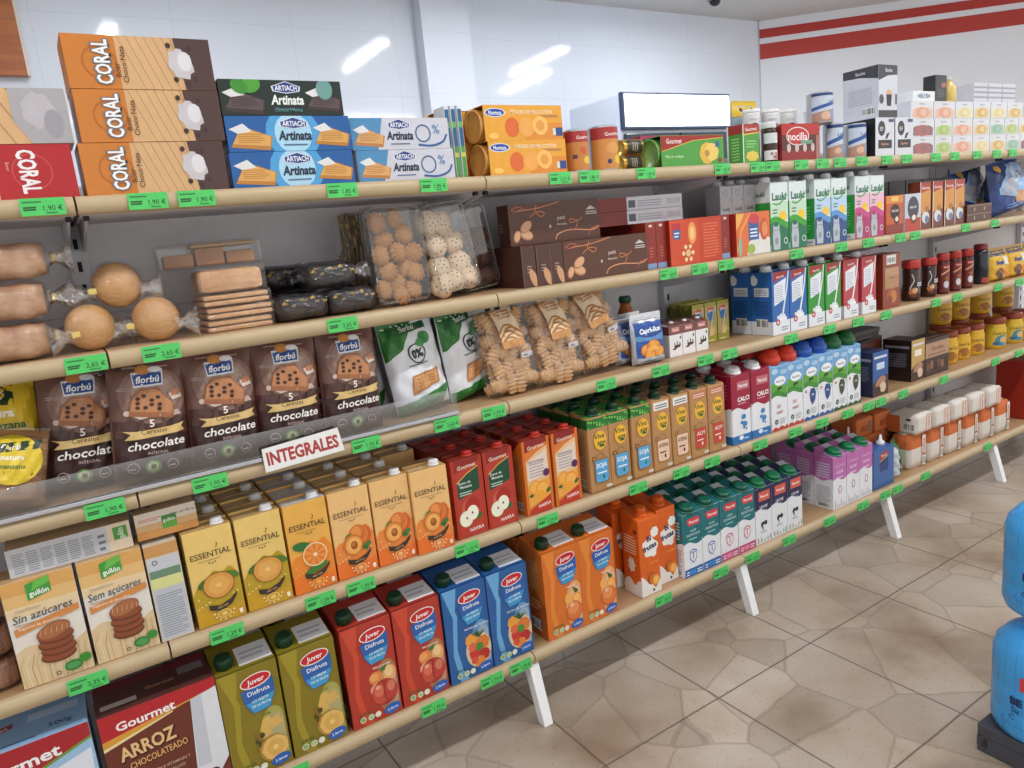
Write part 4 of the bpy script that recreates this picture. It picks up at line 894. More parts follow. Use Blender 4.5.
for i, x in enumerate((1.905, 1.939)): put('red_s', x, .118, Z2, f'upright red bar box end-on beside the almond box, {("left", "right")[i]} one')
def rwo(F): F.rect(0, 0, .32, 1, '7c2218'); F.rect(.32, 0, 1, 1, 'cfd2dc'); F.rect(.34, .2, .42, .75, '50566a'); F.lines(.45, .25, .75, .8, 3, 'a0a6b6'); F.rect(.8, .3, .97, .7, 'b8bccb')
bx('rw', 'bar_box', 'box', 'long red and white boxes stacked on the bar boxes', .275, .06, .032, '7c2218', rwo)
for i in range(2): put('rw', 1.917 + .006 * i, .095 + .006 * i, Z2 + .1115 + .0325 * i, f'long red and white box lying on bar boxes, {("lower", "upper")[i]} one')
bx('redor', 'bar_box', 'box', None, .182, .035, .111, 'b83c20', lambda F: (F.rect(0, 0, 1, 1, 'cc4822'), F.rect(.55, 0, 1, 1, 'c03c1e'), F.lines(.64, .1, .94, .9, 12, 'd86a40'), F.rect(.06, .58, .2, .85, '3a6094'), F.rect(.06, .78, .2, .92, 'b83038'), F.lines(.08, .62, .18, .76, 2, 'dce4f0'), F.ell(.42, .68, .08, .15, 'e89a50'), F.ell(.42, .68, .04, .09, 'f4c880'), *[F.ell(.33 + .09 * cos(i * 1.05), .25 + .16 * sin(i * 1.05), .03, .03, 'ecd0a0') for i in range(6)], F.ell(.33, .25, .05, .05, 'e8b888')), lambda F: F.rect(0, 0, 1, 1, '8c2418'))
put('redor', 2.048, .0345, Z2, 'bright orange-red bar box with round fruit pictures, front of second shelf')
put('red_s', 2.167, .118, Z2, 'upright red bar box between the two orange fruit boxes')
bx('redor2', 'juice_pack', 'box', None, .134, .04, .111, 'd86c3c', lambda F: (F.rect(0, 0, 1, 1, 'dc7038'), F.poly([(0, .98), (.0, .6), (.25, .98)], 'e8b058'), F.stroke([(.02, .1), (.15, .6), (.4, .96)], .05, 'e89858'), F.poly([(.3, 0), (1, 0), (1, .35), (.7, .5), (.35, .3)], 'dcdcd8'), F.rect(.36, .35, .66, .85, '3a5c98'), F.ell(.52, .84, .16, .1, 'c8404c'), F.lines(.4, .42, .62, .66, 3, 'e0ecf8'), F.ell(.82, .58, .13, .22, 'c85430'), F.ell(.84, .58, .09, .15, 'e08a58'), F.ell(.42, .14, .12, .1, '98b850'), F.ell(.1, .2, .05, .2, '8cb4a0')), lambda F: F.rect(0, 0, 1, 1, 'b03428'))
put('redor2', 2.263, .037, Z2, 'small orange juice multipack before the grey milk cartons')
bx('nes_o', 'coffee_box', 'box', None, .094, .06, .117, 'c0502c', lambda F: (F.rect(0, 0, 1, 1, 'c05a2c'), F.rect(0, .8, 1, 1, 'd88840'), F.rect(.3, .85, .7, .97, 'e8c060'), F.rect(0, 0, 1, .25, '8c2c1c'), F.ell(.52, .58, .28, .24, '241a1c'), F.text('NESCAFÉ', .52, .6, .06, 'f0e8e4', w=.42, bold=.02), F.ell(.62, .36, .16, .14, '4c2c20'), F.ell(.62, .38, .1, .08, 'e8d8c8')))
put('nes_o', 2.926, .046, Z2, 'orange coffee box with dark oval beside the pink milk')
bx('nes_w', 'coffee_box', 'box', None, .09, .06, .117, 'c8c8d0', lambda F: (F.rect(0, 0, 1, 1, 'c4c8d4'), F.rect(0, 0, 1, .35, 'b83a28'), F.ell(.52, .62, .36, .4, '3a3c48'), F.text('NESCAFÉ', .52, .64, .06, 'f0f0f4', w=.5, bold=.02), F.ell(.56, .34, .2, .18, '5a3020'), F.ell(.56, .36, .13, .1, 'e8ddd0')))
put('nes_w', 3.029, .046, Z2, 'white and red coffee box with dark oval')
bx('br_st', 'brown_sugar_box', 'box', 'brown boxes stacked at the back of the second shelf', .11, .06, .036, '5c3020', lambda F: (F.rect(.03, .1, .97, .9, '70402a'),))
for i in range(4): put('br_st', 2.975, .19, Z2 + .0365 * i, f'brown box behind the coffee boxes, {("lowest", "second", "third", "topmost")[i]} of the stack')
bx('br_fl', 'chocolate_box', 'box', 'flat brown chocolate boxes before the blue bag', .17, .06, .029, '50281e', lambda F: (F.rect(.0, .8, 1, 1, '7c5a54'), F.ell(.3, .45, .02, .04, 'c8a078'), F.ell(.7, .45, .02, .04, 'c8a078')))
for i in range(2): put('br_fl', 3.462, .05, Z2 + .0295 * i, f'flat brown chocolate box before the blue bag, {("lower", "upper")[i]} one')
bx('dk_row', 'chocolate_box', 'box', 'dark boxes standing at the back of the second shelf', .1, .05, .165, '2c1e20', lambda F: (F.rect(0, .85, 1, 1, '20181c'), F.lines(.1, .3, .9, .6, 5, '4a3434')))
for i in range(4): put('dk_row', 3.12 + .105 * i, .205, Z2, f'dark chocolate box behind the coffee cans, {pos(i, 4)}')
# third shelf tall box
bx('tall', 'coffee_box', 'box', None, .096, .06, .172, '7c3020', lambda F: (F.rect(0, 0, 1, 1, '8c3c28'), F.rect(.2, .8, .75, .97, 'd8d4d0'), F.barcode(.24, .82, .7, .94), F.rect(.12, .36, .92, .72, 'b0845c'), F.rect(.12, .6, .92, .74, 'b8906c'), F.text('Estrella', .5, .56, .04, '6a3424', w=.6, bold=.02), F.ell(.5, .22, .3, .25, 'a8582c'), F.ell(.6, .2, .2, .2, 'c0783c'), F.ell(.4, .16, .14, .14, '8c3c1c')))
put('tall', 2.911, .046, Z3, 'tall brown coffee box with white top label, third shelf')
bx('redbig', 'detergent_box', 'box', 'big red boxes at the far end of the bottom shelf', .16, .12, .24, 'a02c1c', lambda F: (F.rect(.05, .6, .5, .72, '3a2c30'), F.rect(.15, .74, .45, .84, 'c8a8a0'), F.lines(.1, .2, .8, .4, 3, '7c2014')))
for i, x in enumerate((3.985, 4.15)): put('redbig', x, .085, Z5, f'big red box at the far end of bottom shelf, {("left", "right")[i]} one')
# ------------------------------------------------------------------ pillow bags
def pillow(W, H, T, seed=0, taper=.0, crimp=.012, wr=.0016, belly=.38, fullw=2.6):
    """front(u,v,o) / back surfaces of a filled bag standing on its base; origin at base centre"""
    def th(u, v):
        a = max(0, 1 - abs(2 * u - 1) ** fullw) ** .55
        lo = min(1, v / .1) ** .5; up = max(0, 1 - ((v - belly) / (1 - belly - crimp / H)) ** 2) if v > belly else 1
        return T / 2 * a * lo * max(0, up) ** .6
    def xs(u, v):
        k = 1 - taper * v - .035 * sin(PI * v) * 0
        return (u - .5) * W * k
    def wv(u, v): return wr * (sin(17 * u + 9 * v + seed) * sin(13 * v + seed * 2) + .6 * sin(31 * u - 22 * v + seed * 3))
    def fr(u, v, o): t = th(u, v); return (xs(u, v), -t - o - wv(u, v) * min(1, t / (T * .2)) - .0003, v * H)
    def bk(u, v, o=0): t = th(u, v); return (xs(u, v), t + wv(u, 1 - v) * min(1, t / (T * .2)) + .0003, v * H)
    return fr, bk
def bag_mesh(mb, W, H, T, mat, nu=18, nv=26, **k):
    fr, bk = pillow(W, H, T, **k)
    mb.grid(lambda u, v: fr(u, v, 0), nu, nv, mat); mb.grid(lambda u, v: bk(u, v), nu, nv, mat, flip=True)
    fn = lambda u, v, o: fr(u / W, v / H, o)
    return Face(mb, fn, W, H, edge=W * .06)
def crumbly(F, cx, cy, s, c1, c2, spots='3c2018'):
    q = F.W / F.H; Y = lambda t: cy + s * t * q
    F.poly([(cx - s, Y(-.5)), (cx + s * .9, Y(-.75)), (cx + s, Y(-.1)), (cx + s * .35, Y(.72)), (cx - s * .4, Y(.7)), (cx - s * .8, Y(.3))], c1)
    F.poly([(cx - s * .92, Y(-.28)), (cx + s * .88, Y(-.5)), (cx + s * .92, Y(-.05)), (cx + s * .3, Y(.66)), (cx - s * .36, Y(.64)), (cx - s * .76, Y(.28))], c2)
    for i in range(10): F.ell(cx - .6 * s + 1.2 * s * ((i * .7549) % 1), Y(-.3 + .75 * ((i * .5698 + .2) % 1)), s * .1, s * .085, spots)
r = tpl('florbu', 'biscuit_bag', 'bag', 'brown chocolate biscuit bags on the third shelf'); W, H, T = .119, .203, .046
b = MB(); foil = M('6c4a40', .3); F = bag_mesh(b, W, H, T, foil, seed=1, taper=.03)
F.rect(.02, .02, .98, .4, '3c1e1c'); F.rect(.02, .38, .98, .5, '4c2c28'); F.ell(.55, .69, .44, .4, '856458'); F.ell(.55, .71, .36, .32, '987a6e'); F.ell(.55, .73, .27, .22, 'aa8e82')
for i in range(7): F.poly([(.04 + .14 * i, .36), (.1 + .14 * i, .5 + .04 * (i % 3)), (.15 + .14 * i, .36)], ('543830', '4a2c28')[i % 2])
F.stroke([(.1, .9), (.9, .9)], .01, '6c4c42'); F.lines(.2, .915, .8, .945, 1, 'a88c80')
F.poly([(.32, .76), (.7, .77), (.72, .9), (.3, .88)], 'dfe2ea'); F.poly([(.335, .775), (.685, .785), (.7, .885), (.315, .865)], '20488e'); F.ell(.46, .9, .1, .07, 'c88a48'); F.ell(.62, .9, .09, .04, 'e8e8ec')
F.text('florbú', .51, .825, .055, 'f4f6fa', w=.34, bold=.04, shear=.2, rot=.04)
F.lines(.1, .74, .32, .77, 2, 'b09a92', .4); F.poly([(.76, .7), (.9, .72), (.94, .66), (.8, .64)], 'd8c8bc'); F.poly([(.79, .72), (.93, .74), (.9, .68), (.8, .67)], 'b87c58')
F.ell(.2, .56, .04, .04, 'c8b0a4'); F.poly([(.18, .57), (.36, .5), (.5, .52), (.4, .56)], 'cdbcb0'); F.poly([(.5, .54), (.86, .56), (.9, .52), (.7, .5)], 'b8a498')
crumbly(F, .52, .625, .3, '9a603c', 'b67c52')
F.text('5', .5, .47, .062, 'efe4dc', bold=.03); F.poly([(.12, .42), (.22, .39), (.14, .345), (.3, .345), (.8, .37), (.92, .385), (.88, .42), (.92, .455), (.75, .43), (.3, .41)], 'd8b878')
F.text('Cereales', .52, .405, .04, '6a4c34', w=.42, bold=.02, rot=.06); F.text('chocolate', .54, .3, .07, 'f4eeea', w=.74, bold=.02, shear=.2, rot=.05, fit=True); F.text('INTEGRAL', .55, .225, .025, 'c8b0a8', w=.42, bold=.01)
F.ell(.47, .11, .105, .105, '5c8a3c'); F.ell(.47, .11, .075, .08, 'c0cc88'); F.ell(.47, .115, .035, .035, '6c4428')
for q in (.22, .72): F.ring(q, .115, .07, .012, 'b09a94'); F.lines(q - .05, .1, q + .05, .13, 1, 'b09a94')
b.rows = 0; b.build('bag', r)
b = MB(); b.box(-.058, .058, -.0012, .0012, H - .002, H + .006, M('6c4a40', .35)); b.build('crimped_seal', r)
S3 = 'on third shelf'
for i, (x, y, ry, rz) in enumerate(((.764, .045, .1, .02), (.881, .045, .06, 0), (.996, .045, .07, -.05), (1.118, .045, .05, .03))):
    put('florbu', x - ry * .1, y, Z3, f'brown chocolate biscuit bag in the front row, {pos(i, 4)}', ry=ry, rz=rz, rx=-.06)
put('florbu', .656, .09, Z3, 'dark brown chocolate biscuit bag set back at the left end', ry=.1, rx=-.05)
for i, x in enumerate((.81, .925, 1.045)): put('florbu', x, .135, Z3, f'brown chocolate biscuit bag behind the front row, {pos(i, 3)}', rx=-.05, ry=.05)
def white_bag(key, W, H, T, seed, flip):
    r = tpl(key, 'biscuit_bag', 'bag', 'white and green biscuit bags on the third shelf'); b = MB(); F = bag_mesh(b, W, H, T, M('e8ebf2', .3), seed=seed, wr=.003)
    F.poly([(0, 0), (.75, 0), (.98, .22), (.0, .12)], '2c7a34'); F.poly([(0, .6), (.3, .7), (.6, .95), (.6, 1), (0, 1)], '2f7434') if flip else F.poly([(0, .82), (.9, .92), (.9, 1), (0, 1)], '2f7434')
    F.poly([(.1, .84), (.8, .86), (.85, .97), (.15, .95)], '1f5a30'); F.text('florbú', .48, .9, .055, 'f0f4f0', w=.5, bold=.03, shear=.2)
    F.ring(.5, .62, .15, .02, '2a3a34'); F.text('0%', .5, .62, .09, '22302c', w=.24, bold=.04); F.lines(.3, .5, .7, .53, 1, '6a7a74')
    F.poly([(.25, .2), (.75, .26), (.8, .42), (.3, .4)], 'b87c4c'); F.poly([(.28, .23), (.72, .28), (.76, .4), (.32, .38)], 'd8a068'); F.lines(.35, .27, .7, .38, 4, 'b07c4c', .3); F.ell(.72, .76, .1, .1, '3c8a48'); F.ell(.6, .72, .08, .06, '4f9a58')
    b.build('bag', r); b = MB(); b.box(-W * .47, W * .47, -.0012, .0012, H - .002, H + .006, M('2f6a34', .35)); b.build('crimped_seal', r)
white_bag('wb1', .11, .2, .05, 2, False); white_bag('wb2', .13, .195, .06, 5, True)
put('wb1', 1.18, .15, Z3, 'white biscuit bag with green base leaning behind the chocolate bags', ry=-.12, rx=-.04)
put('wb2', 1.285, .085, Z3, 'white and green biscuit bag standing right of the chocolate bags', ry=-.1, rx=-.08, rz=.1)
put('wb2', 1.418, .115, Z3, 'bluish white biscuit bag leaning beside the bagged butter biscuits', ry=-.13, rz=.3)
# wheat biscuit bags at the left end
film = mat_film('clear_bag_film', .05, .4, 'ffffff', .1, 55, 1.0); film_d = mat_film('dull_bag_film', .05, .34, 'f2f2f4', .14, 55, 1.0)
wheat = mat_noise('wheat_biscuit', ['8c5a30', 'b4804c', 'c89860'], 8, .75, .6, 120, stretch=(1, 1, 16))
def wheat_bag(key, W, H, T, seed, lab):
    r = tpl(key, 'wheat_biscuit_bag', 'bag', 'bags of shredded wheat biscuits on the third shelf'); b = MB(); F = bag_mesh(b, W, H, T, wheat, seed=seed, wr=.003); b.build('biscuits', r)
    b = MB(); bag_mesh(b, W * 1.04, H * 1.03, T * 1.12, film, seed=seed + 1, wr=.002); b.build('film_bag', r)
    b = MB(); fr, bk = pillow(W * 1.04, H * 1.03, T * 1.14, seed=seed + 1, wr=.002); F = Face(b, lambda u, v, o: fr(u / W, v / H, o + .001), W, H, edge=W * .1); lab(F); b.build('label', r)
def wl1(F):
    F.rect(.05, .52, .95, .98, 'e0bc2c'); F.rect(.05, .8, .7, .98, '1c3424'); F.text('florbú', .4, .88, .07, 'f0f0e8', w=.5, bold=.03, shear=.2); F.text('natura', .48, .74, .07, 'f4f0e4', w=.6, bold=.05); F.text('manzana', .55, .64, .065, '2c6a3c', w=.66, bold=.03); F.text('integral', .5, .565, .05, '4c5a2c', w=.5, bold=.02)
def wl2(F): F.ell(.5, .6, .42, .42, 'dcc030'); F.poly([(.1, .66), (.85, .74), (.9, .86), (.15, .78)], '1f3a26'); F.text('florbú', .5, .76, .08, 'f0f0e8', w=.5, bold=.03, shear=.2, rot=.1); F.text('natura', .5, .63, .07, 'f4f0e4', w=.5, bold=.03); F.text('manzana', .5, .52, .06, '2c6a3c', w=.5, bold=.02)
wheat_bag('wh1', .112, .19, .06, 3, wl1); wheat_bag('wh2', .09, .12, .05, 6, wl2)
put('wh1', .546, .12, Z3, 'large wheat biscuit bag with yellow and dark green label at left', ry=.08, rx=-.08)
put('wh2', .548, .042, Z3, 'small wheat biscuit bag with round yellow label before the large bag', ry=.25, rx=-.2)
# bagged butter biscuits: every biscuit its own piece
bis_m = mat_noise('butter_biscuit', ['a87850', 'c69a6c', 'd4ac80'], 30, .75, .4, 90)
b = MB()
def ridged(mb, R, t, n, mat, wave=.06, hole=0, lobes=12, dome=.4):
    vs = []; rings = [(0, 1), (.35, .98), (.7, .9), (.92, .6), (1, 0), (.92, -.6), (0, -.7)]
    for q, zz in rings:
        for i in range(n):
            a = 2 * PI * i / n; k = 1 + wave * sin(lobes * a) * q
            vs.append((R * q * k * cos(a), t * zz * (1 + .18 * sin(lobes * a) * q) * (1 if zz < 0 else 1 + dome * (1 - q)), R * q * k * sin(a)))
    vs = [(x, -y, z) for x, y, z in vs]
    fs = [(k * n + i, k * n + (i + 1) % n, (k + 1) * n + (i + 1) % n, (k + 1) * n + i) for k in range(len(rings) - 1) for i in range(n)]
    mb.add(vs, fs, mat, True)
ridged(b, .02, .007, 24, bis_m, .05, lobes=10); bis_me = b.mesh('biscuit')
def rope_biscuit():
    b = MB(); vs = []; n = 10; m = 22
    for i in range(m + 1):
        t = i / m; w = .0085 * (1 + .22 * sin(t * PI * 11)) * (sin(PI * min(1, max(.0, .06 + t * .9))) ** .35)
        for k in range(n):
            a = 2 * PI * k / n; vs.append((w * 1.5 * cos(a), w * .8 * sin(a), (t - .5) * .056))
    fs = [(i * n + k, i * n + (k + 1) % n, (i + 1) * n + (k + 1) % n, (i + 1) * n + k) for i in range(m) for k in range(n)] + [list(range(n))[::-1], [m * n + k for k in range(n)]]
    b.add(vs, fs, bis_m, True); return b.mesh('biscuit')
rope_me = rope_biscuit()
r = tpl('butter', 'butter_biscuit_bag', 'bag', 'clear bags of butter biscuits on the third shelf'); W, H, T = .132, .192, .064
rnd = random.Random(3)
for row in range(5):
    for c in range(4):
        for dd in range(2):
            o = bpy.data.objects.new('biscuit', rope_me); COL.objects.link(o); o.parent = r
            o.location = ((c - 1.5) * .0245 + rnd.uniform(-.003, .003), (-.012 if dd == 0 else .011) * (1 - row * .09), .024 + row * .034 + rnd.uniform(-.003, .003)); o.rotation_euler = (rnd.uniform(-.2, .2), rnd.uniform(-.5, .5) + (PI / 2 if (row + c) % 3 == 0 else 0), rnd.uniform(-.3, .3)); o.scale = (1.15, 1.05, .9)
b = MB(); bag_mesh(b, W * 1.06, H * 1.04, T, film, seed=4, wr=.0025, fullw=4); b.build('film_bag', r)
b = MB(); fr, bk = pillow(W * 1.06, H * 1.04, T * 1.04, seed=4, wr=.0025, fullw=4); F = Face(b, lambda u, v, o: fr(u / (W * 1.06), v / (H * 1.04), o + .0012), W * 1.06, H * 1.04, edge=.012)
F.rect(.34, .55, .72, .97, 'e2cdb0'); F.lines(.4, .86, .66, .93, 2, 'a86a58'); F.text('Carmen', .53, .84, .035, 'a03c30', w=.26, bold=.02)
for i in range(5): F.ring(.5 + .06 * (i % 2), .5 + .035 * i, .16, .028, 'b07438', 14, .2, 2.9)
F.poly([(.34, .5), (.72, .5), (.76, .58), (.34, .58)], 'c89058'); F.rect(.62, .36, .84, .42, 'c4bec0'); F.lines(.64, .375, .82, .41, 1, '6a6a74')
b.build('label', r)
for (x, y, rz, ry, t) in ((1.492, .052, .0, -.08, 'front left'), (1.622, .052, 0, -.08, 'front middle'), (1.765, .055, -.1, -.3, 'front right, leaning left')):
    put('butter', x, y, Z3, f'clear bag of butter biscuits with paper label, {t}', rz=rz, ry=ry, rx=-.12)
put('butter', 1.52, .175, Z3, 'clear bag of butter biscuits standing behind the first two', rz=.3, ry=-.1, rx=-.08)
# drink pouch and juice bottle
r = tpl('pouch', 'drink_pouch', 'pouch', 'silver drink pouches on the third shelf'); W, H, T = .098, .122, .034
b = MB(); F = bag_mesh(b, W, H, T, M('c4c8d0', .22, .7), seed=8, wr=.001, fullw=6)
F.rect(.06, .16, .95, .86, '2a55a0'); F.poly([(.06, .6), (.95, .6), (.95, .48), (.06, .5)], '5c94c8'); F.ell(.5, .68, .42, .16, '244a94'); F.text('Capri-Sun', .52, .7, .1, 'f0f4fa', w=.74, bold=.05, shear=.15, rot=.05)
for cx, cy, q in ((.36, .3, .2), (.58, .36, .22), (.72, .24, .2), (.45, .2, .18)): F.ell(cx, cy, q, q * .8, 'd07a28'); F.ell(cx, cy + .01, q * .85, q * .62, 'eca048')
F.poly([(.3, .3), (.6, .4), (.78, .28)], 'f4b458'); F.rect(.06, .04, .95, .15, 'a8b0bc'); F.lines(.3, .06, .7, .12, 1, '586070')
b.build('pouch_body', r); b = MB(); b.box(-W * .49, W * .49, -.001, .001, H - .004, H + .005, M('d4d8de', .25, .7)); b.build('crimped_seal', r)
put('pouch', 1.885, .045, Z3, 'blue and silver drink pouch with orange fruit, front one', rz=-.05); put('pouch', 1.866, .092, Z3, 'silver drink pouch standing right behind the front one', rz=.1)
r = tpl('jbot', 'juice_bottle', 'bottle'); b = MB(); b.lathe([(.001, 0), (.025, 0), (.028, .006), (.028, .09), (.025, .105), (.016, .13), (.0135, .136), (.0135, .145)], M('a8642c', .15), 24); F = cyl(b, .0282, .02, .06); F.rect(.1, 0, .9, 1, 'c88a3c'); F.ell(.5, .5, .2, .2, 'e8a84c'); b.build('bottle_body', r); cap_obj(r, 0, 0, .143, .0155, .018, '175234')
put('jbot', 1.93, .165, Z3, 'brown juice bottle with green cap behind the drink pouches')

# ------------------------------------------------------------------ bread on the second shelf
crust = mat_noise('bread_crust', ['86583c', 'b08460', 'c8a486'], 26, .75, 1.0, 40); crumb = mat_noise('toast_slice', ['b08058', 'cc9c70', 'd8ae84'], 14, .8, .3, 90)
clasp = M('d8c070', .5)
film_e = mat_film('crumpled_film_end', .2, .75, 'ffffff', .12, 60, 1.0)
def fan(mb, x, z, s=1, y=0):
    n = 18; vs = []
    for k, (q, e) in enumerate(((0, .011), (.008, .006), (.02, .013), (.032, .021))):
        for i in range(n):
            a = 2 * PI * i / n; wv = e * abs(s) * (1 + .38 * sin(5 * a + k * .8)); vs.append((x + s * q, y + wv * cos(a) * .7, max(.0008, z + wv * sin(a))))
    mb.add(vs, [(k * n + i, k * n + (i + 1) % n, (k + 1) * n + (i + 1) % n, (k + 1) * n + i) for k in range(3) for i in range(n)], film_e, True)
def rounded_loaf(mb, L, w, h, mat, nb=10, amp=.03):
    n = 28; m = 18; vs = []
    for j in range(m + 1):
        t = j / m; e = (1 - abs(2 * t - 1) ** 5) ** .4 if 0 < j < m else .55
        for i in range(n):
            a = 2 * PI * i / n; ca, sa = cos(a), sin(a)
            x = abs(ca) ** .6 * (1 if ca > 0 else -1) * w / 2 * (.7 + .3 * e); z = abs(sa) ** .6 * (1 if sa > 0 else -1) * h / 2 * (.7 + .3 * e) * (1 + amp * sin(nb * t * 6.28))
            q = 1 + amp * (sin(9 * t + 3 * a) * .8 + sin(23 * t + 2 * a) * .5); vs.append(((t - .5) * L, x * q, max(.001, h / 2 + z * q)))
    fs = [(j * n + i, (j + 1) * n + i, (j + 1) * n + (i + 1) % n, j * n + (i + 1) % n) for j in range(m) for i in range(n)] + [list(range(n)), [m * n + i for i in range(n)][::-1]]
    mb.add(vs, fs, mat, True)
def film_wrap(mb, L, w, h, mat, tail=.03, seed=0):
    n = 24; prof = [(-L / 2 - tail, .35), (-L / 2 - tail * .3, .25), (-L / 2 - .002, .72), (-L / 2 + .012, 1.02), (-L / 4, 1.03), (0, 1.02), (L / 4, 1.03), (L / 2 - .012, 1.02), (L / 2 + .002, .72), (L / 2 + tail * .3, .25), (L / 2 + tail, .35)]
    vs = []
    for k, (x, q) in enumerate(prof):
        for i in range(n):
            a = 2 * PI * i / n; wv = 1 + .05 * sin(5 * a + k * 1.7 + seed) * (1 if q > .9 else 3); ca, sa = cos(a), sin(a)
            vs.append((x, abs(ca) ** .7 * (1 if ca > 0 else -1) * w / 2 * q * wv, max(.0006, h / 2 + abs(sa) ** .7 * (1 if sa > 0 else -1) * h / 2 * q * wv)))
    mb.add(vs, [(k * n + i, (k + 1) * n + i, (k + 1) * n + (i + 1) % n, k * n + (i + 1) % n) for k in range(len(prof) - 1) for i in range(n)], mat, True)
def wrapped(key, name, cat, group, L, w, h, mat, filmm, part, nb=6, amp=.03, tail=.02, deco=None):
    r = tpl(key, name, cat, group); b = MB(); rounded_loaf(b, L, w * .93, h * .92, mat, nb, amp); b.build(part, r, (0, 0, h * .025))
    b = MB(); film_wrap(b, L * 1.02, w, h, filmm, tail); b.build('film_wrap', r)
    b = MB(); fan(b, L / 2 + .006, h * .5, 1); b.build('film_end', r)
    b = MB(); b.box(L / 2 + .01, L / 2 + .016, -.008, .008, h * .42, h * .6, clasp, .001); b.build('tie_clip', r)
wrapped('loaf', 'sliced_bread_pack', 'bread', 'sliced bread packs on the second shelf', .165, .09, .06, crust, film, 'bread', 5, .05)
for i, (x, y) in enumerate(((.565, .07), (.572, .07), (.583, .07))): put('loaf', x, y, Z2 + .0605 * i, f'film-wrapped bread pack at left end, {("lowest", "middle", "topmost")[i]} of three stacked')
bunm = mat_noise('bun_crust', ['b07c44', 'd0a068', 'dcb07c'], 8, .5, .1, 30)
r = tpl('bun', 'wrapped_bun', 'bread', 'round buns in clear film on the second shelf')
b = MB(); b.lathe([(0, -.028), (.009, -.0275), (.018, -.025), (.026, -.021), (.032, -.015), (.0355, -.007), (.037, .002), (.0355, .011), (.031, .019), (.023, .025), (.012, .029), (0, .03)], bunm, 28, axis='z'); b.build('bun', r, (0, 0, .0365), (PI / 2, 0, 0))
b = MB(); n = 26; prof = [(.0005, -.034), (.018, -.032), (.031, -.022), (.0375, -.008), (.0385, .004), (.037, .014), (.028, .028), (.014, .036), (.0005, .04)]
vs = [(max(0, q * (1 + .06 * sin(6 * 2 * PI * i / n + k * 2) * (1 if q > .03 else 2))) * cos(2 * PI * i / n), q * (1 + .06 * sin(6 * 2 * PI * i / n + k * 2)) * sin(2 * PI * i / n), z) for k, (q, z) in enumerate(prof) for i in range(n)]
vs = [(q[0] if False else .0, 0, 0) if False else (prof[k][0] * (1 + .05 * sin(6 * 2 * PI * i / n + k * 2)) * cos(2 * PI * i / n), prof[k][0] * (1 + .05 * sin(5 * 2 * PI * i / n + k)) * sin(2 * PI * i / n), prof[k][1]) for k in range(len(prof)) for i in range(n)]
b.add(vs, [(k * n + i, k * n + (i + 1) % n, (k + 1) * n + (i + 1) % n, (k + 1) * n + i) for k in range(len(prof) - 1) for i in range(n)], film, True); b.build('film_wrap', r, (0, 0, .0385), (PI / 2, 0, .0))
for sx in (-1, 1):
    b = MB(); fan(b, sx * .034, .027, sx, -.014); b.build('film_end', r)
b = MB(); b.box(-.007, .005, -.002, .002, -.004, .005, clasp, .0008); b.build('tie_clip', r, (-.034, -.026, .03))
put('bun', .707, .065, Z2, 'round bun in film lying left on the shelf', rz=.4); put('bun', .806, .062, Z2, 'round bun in film lying right, beside the toast packs', rz=-.35); put('bun', .76, .085, Z2 + .062, 'round bun in film lying on top of the two others', rz=-.15)
# toast packs
def toast(key, L, w, h, nsl, rows_):
    r = tpl(key, 'toast_pack', 'bread', 'stacked toast packs on the second shelf'); b = MB()
    for q in range(rows_):
        z = .001 + q * (h - .002) / rows_
        b.box(-L / 2 + .004, L / 2 - .004, -w / 2 + .004, w / 2 - .004, z, z + (h - .004) / rows_ - .0012, crumb, min(.012, (h - .004) / rows_ * .32))
    b.build('toast_slices', r)
    b = MB(); b.box(-L / 2, L / 2, -w / 2, w / 2, 0, h, film, .002); b.build('film_wrap', r)
toast('toast3', .118, .1, .022, 1, 2); toast('toast5', .115, .1, .044, 1, 1)
for i in range(3): put('toast3', .936 + .003 * (i % 2), .092, Z2 + .0222 * i, f'thin toast pack in film, {("lowest", "second", "third")[i]} of the toast stack', rz=.03)
put('toast5', .934, .092, Z2 + .067, 'thick golden toast pack lying on the thin toast packs')
r = tpl('tray', 'pastry_tray', 'tray'); b = MB(); L, w, h = .17, .1, .044
clearp = mat_film('clear_tray_plastic', .05, .4, 'f4f4f4', .06, 6, .1)
b.box(-L / 2, L / 2, -w / 2, w / 2, 0, h, clearp, .006); b.build('clear_tray', r)
b = MB(); [b.box(-.075 + .05 * i, -.028 + .05 * i, -.04, .03, .004, .026 + .008 * (i % 2), mat_noise('pastry', ['8c5a34', 'b07c50'], 20, .7), .004) for i in range(3)]; b.box(-.03, .075, -.044, .04, .0345, .041, M('a8845c', .6), .003); b.build('pastries', r)
put('tray', .912, .1, Z2 + .1115, 'clear pastry tray lying on top of the toast packs', rz=-.08)
# dark loaf packs
dark = mat_noise('dark_pastry', ['1a1618', '2c2428', '3a3034'], 7, .55, .3, 40); dfilm = mat_film('smoky_film', .05, .3, 'd0d0d4', .16, 50, 1.0)
r0 = wrapped('darkl', 'dark_cake_pack', 'cake', 'dark cake packs in film on the second shelf', .09, .085, .05, dark, dfilm, 'cake', 4, .05, .016)
r = TP['darkl'].root; b = MB()
gm = M('b89a50', .5)
for i in range(9): b.ico((-.036 + .009 * i + .003 * sin(i * 5), -.0405 + .002 * abs(sin(i)), .034 + .006 * sin(i * 2.3)), .0045, gm, 1, (1.2, .08, .7), 1.2)
b.build('gold_print', r)
for (x, y, z, t) in ((1.048, .07, 0, 'lower left'), (1.143, .07, 0, 'lower right'), (1.11, .075, .0505, 'top one in front'), (1.06, .165, .0, 'lower one at the back left'), (1.055, .165, .0505, 'top one at the back left')):
    put('darkl', x, y, Z2 + z, f'dark cake pack in film with gold print, {t}', rz=.03)
